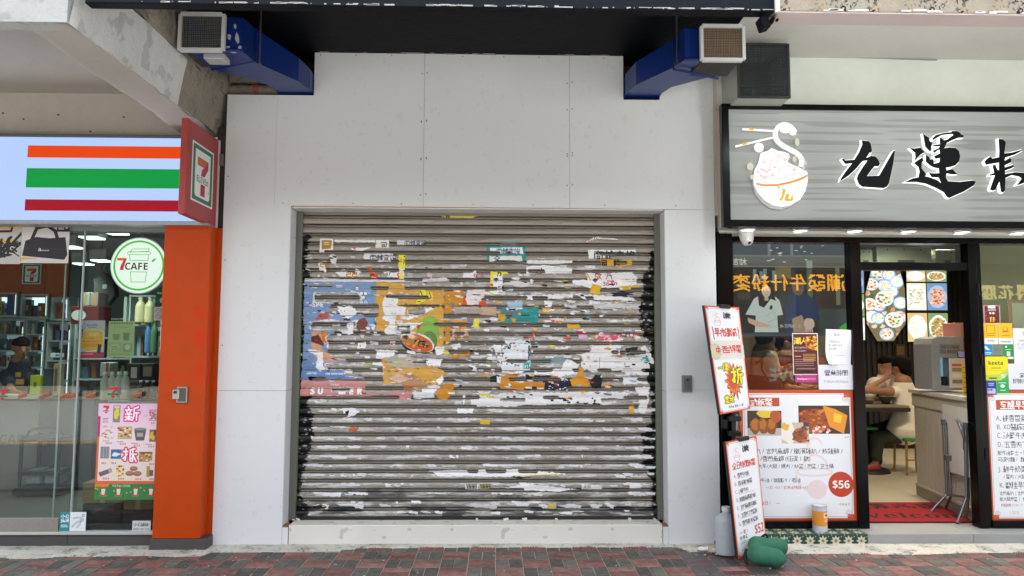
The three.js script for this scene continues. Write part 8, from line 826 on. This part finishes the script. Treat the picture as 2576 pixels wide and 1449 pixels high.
// ---------------------------------------------------------------- smooth bodies from tapered capsules
function fieldGeo(prims, cell, k = 0.03) { // prims: [a, b, ra, rb, flatten?] joined with a smooth minimum
  const lo = V(1e9, 1e9, 1e9), hi = V(-1e9, -1e9, -1e9); for (const [a, b, ra, rb2] of prims) for (const [p, r] of [[a, ra], [b, rb2]]) { lo.min(p.clone().subScalar(r + 3 * cell)); hi.max(p.clone().addScalar(r + 3 * cell)); }
  const c = lo.clone().add(hi).multiplyScalar(0.5), s = Math.max(hi.x - lo.x, hi.y - lo.y, hi.z - lo.z), n = Math.min(190, Math.ceil(s / cell)), mc = new MarchingCubes(n, new THREE.MeshBasicMaterial(), false, false, 90000), half = s / 2; mc.isolation = 0;
  const N = mc.size, F = mc.field; F.fill(-1);
  const P = prims.map(([a, b, ra, rb2, sq]) => { const d = b.clone().sub(a); return { a, d, l: Math.max(1e-9, d.lengthSq()), ra, rb: rb2, sq: sq || [1, 1, 1] }; });
  for (let z = 0; z < N; z++) { const wz = c.z + (z - N / 2) / (N / 2) * half; for (let y = 0; y < N; y++) { const wy = c.y + (y - N / 2) / (N / 2) * half; for (let x = 0; x < N; x++) { const wx = c.x + (x - N / 2) / (N / 2) * half; let m = 1e9; for (const p of P) { const px = wx - p.a.x, py = wy - p.a.y, pz = wz - p.a.z; let t = (px * p.d.x + py * p.d.y + pz * p.d.z) / p.l; t = t < 0 ? 0 : t > 1 ? 1 : t; const ex = (px - p.d.x * t) * p.sq[0], ey = (py - p.d.y * t) * p.sq[1], ez = (pz - p.d.z * t) * p.sq[2]; const q = Math.sqrt(ex * ex + ey * ey + ez * ez) - (p.ra + (p.rb - p.ra) * t); if (m > 1e8) m = q; else { const h = Math.max(0, Math.min(1, 0.5 + 0.5 * (q - m) / k)); m = q * (1 - h) + m * h - k * h * (1 - h); } } F[x + y * N + z * N * N] = -m / half; } } }
  mc.update(); const cnt = mc.count, g = new THREE.BufferGeometry(), pos = new Float32Array(cnt * 3), nor = new Float32Array(cnt * 3), uv = new Float32Array(cnt * 2);
  for (let i = 0; i < cnt; i++) { for (let j = 0; j < 3; j++) pos[i * 3 + j] = mc.positionArray[i * 3 + j] * half + [c.x, c.y, c.z][j]; nor.set([mc.normalArray[i * 3], mc.normalArray[i * 3 + 1], mc.normalArray[i * 3 + 2]], i * 3); }
  g.setAttribute('position', new THREE.BufferAttribute(pos, 3)); g.setAttribute('normal', new THREE.BufferAttribute(nor, 3)); g.setAttribute('uv', new THREE.BufferAttribute(uv, 2)); return g;
}
function folds(g, amp, f) { const p = g.attributes.position, n = g.attributes.normal; for (let i = 0; i < p.count; i++) { const x = p.getX(i), y = p.getY(i), z = p.getZ(i), a = vnoise((x + z) * f + y * f * 0.5 + 500, y * f * 0.45 - z * f * 0.4 + 500, 99999, 3), b = vnoise((x - z) * f * 1.9 + 300, (y + x) * f * 1.3 + 300, 99999, 9), r = 1 - Math.abs(2 * a - 1), w = amp * (r * r * 1.3 + (b - 0.5) * 0.7 - 0.6); p.setXYZ(i, x + n.getX(i) * w, y + n.getY(i) * w, z + n.getZ(i) * w); } g.deleteAttribute('normal'); const q = mergeVertices(g, 1e-4); q.computeVertexNormals(); return q; }
const skinM = std(0x9c7257, 0.6), hairM = phys(0x120e0c, 0.85, { specularIntensity: 0.3 }), cell = 0.011;
function headPrims(c, f, tilt = 0) { // skull, jaw, nose, ears around centre c facing f (unit, horizontal)
  const up = V(0, 1, 0), s = V(f.z, 0, -f.x), P = (a, b, d) => c.clone().addScaledVector(f, a).addScaledVector(up, b).addScaledVector(s, d);
  return [[P(-0.012, 0.03, 0), P(0.01, 0.03, 0), 0.082, 0.08], [P(0.02, -0.02, 0), P(0.032, -0.075, 0), 0.06, 0.04], [P(0.085, -0.005, 0), P(0.098, -0.03, 0), 0.012, 0.016], [P(-0.005, -0.01, 0.076), P(-0.012, 0.02, 0.08), 0.012, 0.015], [P(-0.005, -0.01, -0.076), P(-0.012, 0.02, -0.08), 0.012, 0.015], [P(0.074, -0.058, 0.016), P(0.074, -0.058, -0.016), 0.009, 0.009]];
}
function faceBits(o, c, f) { const s = V(f.z, 0, -f.x), P = (a, b, d) => c.clone().addScaledVector(f, a).add(V(0, b, 0)).addScaledVector(s, d); const e = [], w = []; for (const d of [-0.032, 0.032]) { const p = P(0.076, 0.008, d), q = P(0.077, 0.03, d); e.push(sph(0.009, p.x, p.y, p.z, 1.2, 0.7, 1.2, 8)); w.push(sph(0.012, q.x, q.y, q.z, 1.3, 0.35, 1.3, 8)); } mesh('eyes', e, mk(0x17110f, 0.3), o); mesh('eyebrows', w, hairM, o); const m = P(0.078, -0.056, 0); mesh('mouth', [sph(0.014, m.x, m.y, m.z, 1.3, 0.4, 1.3, 8)], mk(0x8a4a40), o); }
function hairGeo(c, f, extra = [], r = 0.088) { const P = (a, b) => c.clone().addScaledVector(f, a).add(V(0, b, 0)); return fieldGeo([[P(-0.03, 0.05), P(0.015, 0.062), r, r * 0.93], [P(-0.06, 0.0), P(-0.055, 0.04), 0.055, 0.06], [P(0.055, 0.085), P(0.02, 0.1), 0.03, 0.04], ...extra], 0.009, 0.02); }
function handPrims(w, dir, side, curl = 0.5) { // palm, four unequal fingers and a thumb leaving the side of the palm
  const d = dir.clone().normalize(), s = side.clone().normalize(), n = d.clone().cross(s), P = (a, b, c2) => w.clone().addScaledVector(d, a).addScaledVector(s, b).addScaledVector(n, c2), out = [[P(0, 0.012, 0), P(0.075, 0.026, 0), 0.018, 0.015], [P(0, -0.012, 0), P(0.075, -0.026, 0), 0.018, 0.015], [P(0.01, 0, 0), P(0.075, 0, 0), 0.02, 0.016]];
  [[0.03, 0.062], [0.01, 0.072], [-0.01, 0.067], [-0.03, 0.052]].forEach(([b, L]) => { const a = P(0.078, b, 0), m = P(0.078 + L * 0.55, b * 1.1, -L * 0.3 * curl), e = P(0.078 + L * (0.9 - 0.35 * curl), b * 1.1, -L * 0.95 * curl); out.push([a, m, 0.0095, 0.0088], [m, e, 0.0088, 0.0075]); }); out.push([P(0.02, 0.03, -0.004), P(0.055, 0.055, -0.012), 0.013, 0.011], [P(0.055, 0.055, -0.012), P(0.085, 0.058, -0.02), 0.0105, 0.009]); return out;
}
const handGeo = (...a) => fieldGeo(handPrims(...a), 0.0045, 0.008);
function person(label, build) { const o = thing('person', label, 'person'); build(o); return o; }
person('person with short dark hair in a navy T-shirt looking down behind the store counter', (o) => {
  const z = -2.5, h = at(60, 880, z), f = V(0.72, 0, 0.69), sh = at(45, 925, z), neck = V(sh.x + 0.02, sh.y + 0.06, z), hc = V(h.x, h.y + 0.01, z + 0.05), L = at(14, 945, z + 0.05), Rr = at(72, 945, z - 0.05), hip = V(sh.x - 0.03, sh.y - 0.55, z), w1 = at(88, 990, -2.2), el = at(30, 985, -2.25), w0 = at(60, 993, -2.18);
  const bodyG = fieldGeo([...headPrims(hc, f), [hc.clone().add(V(-0.03, -0.07, -0.03)), neck, 0.052, 0.056], [neck, V(hip.x, hip.y + 0.3, z), 0.09, 0.12], [V(L.x + 0.05, L.y, L.z), V(Rr.x - 0.05, Rr.y, Rr.z), 0.06, 0.06], [L, el, 0.048, 0.038], [el, w0, 0.038, 0.028], [Rr, at(100, 985, -2.3), 0.046, 0.036], [at(100, 985, -2.3), w1, 0.036, 0.027]], cell); mesh('body', mergeGeometries([bodyG, handGeo(w0, V(0.9, -0.1, 0.3), V(0.2, 0, -1), 0.6), handGeo(w1, V(-0.2, -0.1, 1), V(-1, 0, 0), 0.6)]), std(0x8f6248, 0.6), o);
  mesh('t_shirt', folds(fieldGeo([[neck.clone().add(V(0, -0.03, 0)), V(hip.x, hip.y, z), 0.105, 0.15, [0.9, 1, 1.1]], [V(L.x + 0.04, L.y, L.z), V(Rr.x - 0.04, Rr.y, Rr.z), 0.078, 0.078], [L, L.clone().lerp(el, 0.55), 0.066, 0.062], [Rr, Rr.clone().lerp(at(100, 985, -2.3), 0.55), 0.064, 0.06]], cell), 0.013, 17), std(0x151b2e, 0.85), o); const pr = at(46, 938, z + 0.17); mesh('shirt_print', [rb(0.06, 0.05, 0.008, 0.003, pr.x, pr.y - 0.02, z + 0.17), rb(0.09, 0.06, 0.008, 0.003, pr.x + 0.03, pr.y - 0.1, z + 0.18)], mk(0xb5822a), o);
  mesh('hair', hairGeo(hc, f), hairM, o); faceBits(o, hc, f);
});
person('person in white sleeveless top on a green stool, back turned, one elbow raised', (o) => {
  const z = -2.85, f = V(-0.86, 0, -0.5), hd = at(2266, 926, z - 0.05), seat = at(2288, 1098, z), shL = at(2236, 985, z + 0.08), shR = at(2312, 985, z - 0.12), neck = at(2272, 962, z), el = at(2176, 981, z + 0.14), wr = at(2226, 952, z + 0.02), hip = V(seat.x - 0.02, seat.y + 0.08, z), kn = at(2207, 1103, z - 0.1), an = at(2202, 1166, z - 0.12), kn2 = kn.clone().add(V(0.16, -0.01, -0.24)), an2 = an.clone().add(V(0.1, 0.0, -0.3));
  an.y = an2.y = 0.17; const toe = an.clone().add(V(-0.17, -0.055, 0.02)), toe2 = an2.clone().add(V(-0.16, -0.055, 0)), elR = shR.clone().add(V(-0.08, -0.26, -0.05)), wrR = elR.clone().add(V(-0.22, 0.06, -0.05));
  const bodyG = fieldGeo([...headPrims(hd, f), [hd.clone().add(V(0.02, -0.06, 0)), neck, 0.048, 0.052], [neck, hip, 0.1, 0.13], [shL, shR, 0.055, 0.055], [shL, el, 0.046, 0.038], [el, wr, 0.037, 0.026], [shR, elR, 0.046, 0.036], [elR, wrR, 0.035, 0.026], [hip.clone().add(V(-0.04, -0.04, 0.07)), kn, 0.09, 0.055], [hip.clone().add(V(-0.02, -0.04, -0.1)), kn2, 0.09, 0.055], [kn, an, 0.053, 0.036], [kn2, an2, 0.053, 0.036], [an, toe, 0.036, 0.03], [an2, toe2, 0.036, 0.03]], 0.0125); mesh('body', mergeGeometries([bodyG, handGeo(wr, hd.clone().sub(wr), V(0, 1, 0), 0.7), handGeo(wrR, V(-1, 0.1, 0), V(0, 0, 1), 0.6)]), skinM, o);
  mesh('top', folds(fieldGeo([[neck.clone().add(V(0.0, -0.06, 0)), V(hip.x - 0.01, hip.y + 0.06, z), 0.118, 0.175, [1, 1, 1]], [shL.clone().lerp(shR, 0.12), shR.clone().lerp(shL, 0.12), 0.062, 0.062], [V(hip.x - 0.03, hip.y + 0.1, z), V(hip.x - 0.04, hip.y + 0.015, z), 0.17, 0.2, [1, 1, 1]]], 0.012), 0.013, 17), std(0xe3ddd0, 0.85), o);
  mesh('trousers', folds(fieldGeo([[hip.clone().add(V(0, -0.01, 0.02)), hip.clone().add(V(0, -0.01, -0.04)), 0.15, 0.15], [hip.clone().add(V(-0.04, -0.04, 0.07)), kn, 0.112, 0.085], [hip.clone().add(V(-0.02, -0.04, -0.1)), kn2, 0.112, 0.085], [kn, an.clone().add(V(0.01, 0.1, 0)), 0.085, 0.07], [kn2, an2.clone().add(V(0.01, 0.1, 0)), 0.085, 0.07]], 0.0125), 0.013, 17), std(0x3d4032, 0.85), o);
  for (const [a, t] of [[an, toe], [an2, toe2]]) mesh('shoe', fieldGeo([[a.clone().add(V(0.02, -0.045, 0)), t, 0.044, 0.04], [a.clone().add(V(0.02, -0.02, 0)), a.clone().add(V(-0.06, -0.03, 0)), 0.042, 0.04]], 0.009, 0.015), std(0xa31622, 0.6), o);
  mesh('hair', hairGeo(hd, f, [[hd.clone().add(V(0.045, -0.05, 0.045)), hd.clone().add(V(0.02, 0.03, 0.03)), 0.062, 0.075], [hd.clone().add(V(0.0, 0.0, 0.06)), hd.clone().add(V(0.0, 0.04, 0.05)), 0.055, 0.06]], 0.094), hairM, o); faceBits(o, hd, f);
});
person('person in a loose white T-shirt leaning over the dining table left of the other diner', (o) => {
  const z = -3.2, f = V(-0.75, 0, 0.1).normalize(), hd = at(2228, 921, z), neck = at(2232, 944, z), shL = at(2200, 966, z + 0.12), shR = at(2250, 962, z - 0.2), hip = at(2262, 1075, z), el = at(2180, 1003, z + 0.15), wr = at(2196, 1010, z + 0.1).add(V(-0.1, -0.03, 0)), elR = shR.clone().add(V(-0.14, -0.22, -0.02)), wrR = elR.clone().add(V(-0.2, 0.0, 0.05));
  const bodyG = fieldGeo([...headPrims(hd, f), [hd.clone().add(V(0.02, -0.06, 0)), neck, 0.05, 0.055], [neck, hip, 0.11, 0.13], [shL, shR, 0.06, 0.06], [shL, el, 0.048, 0.04], [el, wr, 0.038, 0.028], [shR, elR, 0.048, 0.04], [elR, wrR, 0.038, 0.028]], cell); mesh('body', mergeGeometries([bodyG, handGeo(wr, V(-1, -0.1, 0.1), V(0, 0, 1), 0.7), handGeo(wrR, V(-1, -0.1, 0), V(0, 0, -1), 0.7)]), skinM, o);
  mesh('t_shirt', folds(fieldGeo([[neck.clone().add(V(0, -0.05, 0)), hip, 0.125, 0.16], [shL, shR, 0.08, 0.08], [shL, shL.clone().lerp(el, 0.75), 0.08, 0.075], [shR, shR.clone().lerp(elR, 0.7), 0.08, 0.075]], cell), 0.013, 17), std(0xd9d2c4, 0.85), o); mesh('trousers', folds(fieldGeo([[hip, hip.clone().add(V(-0.36, -0.04, 0.1)), 0.13, 0.09], [hip.clone().add(V(-0.36, -0.04, 0.1)), V(hip.x - 0.36, 0.2, z + 0.1), 0.085, 0.07], [V(hip.x - 0.36, 0.16, z + 0.1), V(hip.x - 0.5, 0.13, z + 0.1), 0.045, 0.04]], 0.013), 0.013, 17), std(0x25262b, 0.85), o); mesh('hair', hairGeo(hd, f), hairM, o); faceBits(o, hd, f);
});
person('person in a pale T-shirt and black apron working behind the left shop window', (o) => {
  const z = -1.0, f = V(0.8, 0, -0.6), hd = at(1928, 858, z), neck = at(1922, 886, z), shR = at(1936, 903, z + 0.12), shL = at(1912, 902, z - 0.16), hip = at(1920, 985, z), el = at(1948, 930, z + 0.16), wr = at(1968, 927, z + 0.02), elL = shL.clone().add(V(0.1, -0.2, -0.05)), wrL = elL.clone().add(V(0.2, 0.05, 0.02));
  const bodyG = fieldGeo([...headPrims(hd, f), [hd.clone().add(V(-0.02, -0.06, 0.01)), neck, 0.05, 0.055], [neck, hip, 0.11, 0.13], [shL, shR, 0.055, 0.055], [shR, el, 0.048, 0.038], [el, wr, 0.036, 0.026], [shL, elL, 0.046, 0.036], [elL, wrL, 0.035, 0.026]], cell); mesh('body', mergeGeometries([bodyG, handGeo(wr, V(1, 0, -0.3), V(0, 0.4, 1), 0.6), handGeo(wrL, V(1, 0, 0), V(0, 0.4, -1), 0.6)]), skinM, o);
  mesh('t_shirt', folds(fieldGeo([[neck.clone().add(V(0, -0.05, 0)), hip, 0.125, 0.15], [shL, shR, 0.074, 0.074], [shR, shR.clone().lerp(el, 0.75), 0.068, 0.066], [shL, shL.clone().lerp(elL, 0.7), 0.068, 0.066]], cell), 0.013, 17), std(0xd6c2a8, 0.85), o); mesh('apron', fieldGeo([[V(hip.x, hip.y + 0.06, z), V(hip.x, hip.y - 0.5, z), 0.165, 0.19]], 0.014), std(0x15151a, 0.8), o);
  const a = at(1900, 914, z + 0.15), b = at(1926, 893, z + 0.12), c = at(1916, 930, z + 0.16), d = at(1930, 952, z + 0.16); mesh('apron_strap', [tube([b, b.clone().lerp(a, 0.5).add(V(0, 0, 0.04)), a], 0.009), tube([b.clone().lerp(a, 0.5).add(V(0, 0, 0.035)), c.clone().add(V(0, 0, 0.02)), d.clone().add(V(0, 0, 0.02))], 0.01)], mk(0x1a1718, 0.8), o); mesh('hair', hairGeo(hd, f, [], 0.094), hairM, o); faceBits(o, hd, f);
});
person('person with dark hair facing right in the background behind the dark red food poster', (o) => {
  const z = -1.7, f = V(0.98, 0, 0.2), hd = at(1976, 866, z), neck = at(1973, 898, z), sh = [at(1955, 915, z + 0.12), at(1992, 915, z - 0.14)], hip = at(1972, 985, z), el = [sh[0].clone().add(V(0.06, -0.24, 0.03)), sh[1].clone().add(V(0.06, -0.24, -0.03))];
  mesh('body', mergeGeometries([fieldGeo([...headPrims(hd, f), [hd.clone().add(V(0, -0.06, 0)), neck, 0.05, 0.055], [neck, hip, 0.1, 0.13], [sh[0], sh[1], 0.06, 0.06], ...el.flatMap((e, i) => [[sh[i], e, 0.047, 0.038], [e, e.clone().add(V(0.22, -0.02, 0)), 0.036, 0.026]])], cell), ...el.map((e, i) => handGeo(e.clone().add(V(0.22, -0.02, 0)), V(1, 0, 0), V(0, 0.3, i ? -1 : 1), 0.6))]), std(0x9a6a4a, 0.6), o); mesh('shirt', folds(fieldGeo([[neck.clone().add(V(0, -0.05, 0)), hip.clone().add(V(0, -0.3, 0)), 0.12, 0.17], [sh[0], sh[1], 0.078, 0.078], ...el.map((e, i) => [sh[i], sh[i].clone().lerp(e, 0.7), 0.066, 0.062])], cell), 0.013, 17), std(0x1d1c20, 0.85), o); mesh('hair', hairGeo(hd, f, [], 0.093), hairM, o); faceBits(o, hd, f);
});
{ // green sandbag slumped on the foot of the stand
  const P = (x, y, z) => at(x, y, z), o = thing('sandbag', 'green cloth sandbag with black strap slumped at the foot of the lower banner board', 'sandbag'); const a = P(1905, 1400, 0.6), b = P(1950, 1418, 0.62), c = P(1968, 1385, 0.5), d = P(1902, 1378, 0.55); a.y = Math.max(a.y, 0.07); b.y = 0.066; 
  const g = fieldGeo([[V(a.x, 0.085, a.z), V(b.x, 0.072, b.z), 0.078, 0.075, [1, 1.15, 1]], [V(a.x + 0.03, 0.13, a.z - 0.08), V(c.x - 0.02, 0.11, c.z - 0.02), 0.07, 0.066], [V(c.x, 0.12, c.z), V(c.x + 0.035, 0.165, c.z), 0.03, 0.012], [V(a.x - 0.01, 0.12, a.z), V(d.x, 0.17, d.z), 0.05, 0.03], [V(b.x, 0.06, b.z), V(b.x + 0.06, 0.06, b.z - 0.01), 0.06, 0.03]], 0.006, 0.012);
  const gm = folds(g, 0.034, 15); { const p = gm.attributes.position; for (let i = 0; i < p.count; i++) if (p.getY(i) < 0.003) p.setY(i, 0.003); gm.computeVertexNormals(); } mesh('cloth', gm, std(0x29644a, 0.8, { bumpMap: bumpFine, bumpScale: 0.001 }), o);
  const s = P(1921, 1352, 0.52), e = P(1914, 1376, 0.58); mesh('strap', [tube([V(e.x, e.y, e.z), V(s.x - 0.015, s.y, s.z), V(s.x + 0.02, s.y + 0.02, s.z), V(s.x + 0.03, s.y - 0.05, s.z), V(e.x + 0.04, e.y, e.z - 0.02)], 0.009)], mk(0x101112, 0.8), o); mesh('tail', [tube([V(a.x - 0.07, 0.12, a.z - 0.02), V(a.x - 0.09, 0.06, a.z), V(a.x - 0.07, 0.02, a.z + 0.02)], 0.014)], mk(0x101112, 0.8), o);
}
// ---------------------------------------------------------------- across the street: seen only mirrored in the glass
{
  const ub = thing('shop_building', 'upper storeys of the building over the shops', 'building'); mesh('upper_wall', metric(span(-30, 30, 4.72, 7.4, -14, 2.03)), std(0xb5ad9f, 0.9, { map: blot }), ub); const ug = std(0x2c3238, 0.2); for (let x = -28; x < 28; x += 3.5) for (const y of [5.6]) mesh('window', [rspan(x, x + 1.8, y, y + 1.5, 2.0, 2.05, 0.005)], ug, ub);
  const b = thing('opposite_building', 'plain building with dim arcade on the far side of the street', 'building'), wl = std(0xd2ccc0, 0.9, { map: blot });
  mesh('arcade_floor', metric(span(-40, 40, -0.12, 0.05, 17, 24)), sandy, b); mesh('upper_wall', metric(span(-40, 40, 4.6, 7.4, 19.2, 24)), std(0x4a4642, 0.85, { map: blot }), b); mesh('arcade_back', metric(span(-40, 40, 0, 4.6, 22, 24)), std(0x2a2522, 0.9), b);
  for (let x = -38; x < 40; x += 6) mesh('column', metric(span(x, x + 0.6, 0, 4.6, 19.2, 19.8)), std(0x3c3935, 0.9), b);
  // lit shop lettering whose mirror image shows in the glass
  const gold = (c, k) => new THREE.MeshStandardMaterial({ color: 0x886622, emissive: c, emissiveIntensity: k });
  const sign = (l, str, px0, px1, py, size, zp, m) => { // readable from the street; centred where the mirror ray arrives
    const zv = 2 * GZ - zp, n = str.length, o = thing('opposite_sign', l, 'sign'); [...str].forEach((ch, i) => { const q = at(lerp(px1, px0, (i + 0.5) / n), py, zv), st = glyph(ch, 0, 0, size, size, []), gs = []; for (const s of st) for (let k = 0; k + 1 < s.length; k++) { const p0 = V(q.x + size / 2 - s[k][0], q.y + size / 2 - s[k][1], zp), p1 = V(q.x + size / 2 - s[k + 1][0], q.y + size / 2 - s[k + 1][1], zp), d = p1.clone().sub(p0), L = d.length(); gs.push(bx(L + size * 0.09, size * 0.095, 0.05, 0, 0, 0, 0, 0, Math.atan2(d.y, d.x)).translate((p0.x + p1.x) / 2, (p0.y + p1.y) / 2, zp)); } mesh('letter', gs, m, o); }); };
  sign('lit gold shop lettering across the street', '潮發牛什粉麥', 1842, 2126, 711, 0.58, 19.0, gold(new THREE.Color(1.0, 0.42, 0.01), 9));
  sign('pale lit shop lettering across the street', '鼎花膠', 2466, 2596, 735, 0.5, 19.0, gold(new THREE.Color(0.9, 0.75, 0.3), 4.5));
}
{ // van standing at the far kerb
  const zp = 12.2, a = at(1868, 862, 2 * GZ - zp), c = at(2008, 962, 2 * GZ - zp), v = thing('delivery_van', 'orange delivery van with white lettering standing in the road', 'van'), om = phys(0xa8440f, 0.5, { map: grain }), x0 = a.x - 0.4, x1 = c.x + 2.4;
  mesh('body', [rspan(x0, x1, 0.25, 1.35, zp, zp + 1.7, 0.12)], om, v); mesh('cabin', [rspan(x0 + 0.1, x1 - 0.9, 1.3, 1.95, zp + 0.06, zp + 1.64, 0.14)], std(0x3f4044, 0.5), v); mesh('window', [rspan(x0 + 0.6, x0 + 1.5, 1.4, 1.85, zp + 0.04, zp + 0.08, 0.02)], phys(0x101316, 0.08), v); for (const x of [x0 + 0.7, x1 - 0.7]) mesh('wheel', [cyl(0.32, 0.32, 0.2, 28, x, 0.2, zp + 0.08, Math.PI / 2)], std(0x17171a, 0.8), v);
  const [cv, g] = canvas(700, 150); rect(g, 0, 0, 700, 150, '#a8440f'); txt(g, 'LALAMOVE', 350, 78, 120, '#b9b4ac', { align: 'center', fit: 660 }); const o = printed('lettering', v, cv, 2.6, 0.55, 0.004, om); o.rotation.y = Math.PI; o.position.set((x0 + x1) / 2 + 0.1, 0.9, zp - 0.004);
}
// lamp and glow strengths above are written for exposure 1
{ const k = 1 / renderer.toneMappingExposure, done = new Set(); scene.traverse((o) => { if (o.isLight && !o.isDirectionalLight) o.intensity *= k; if (o.isMesh) for (const m of [].concat(o.material)) if (!done.has(m)) { done.add(m); if (m.emissiveIntensity) m.emissiveIntensity *= k; } }); }
renderer.render(scene, camera);
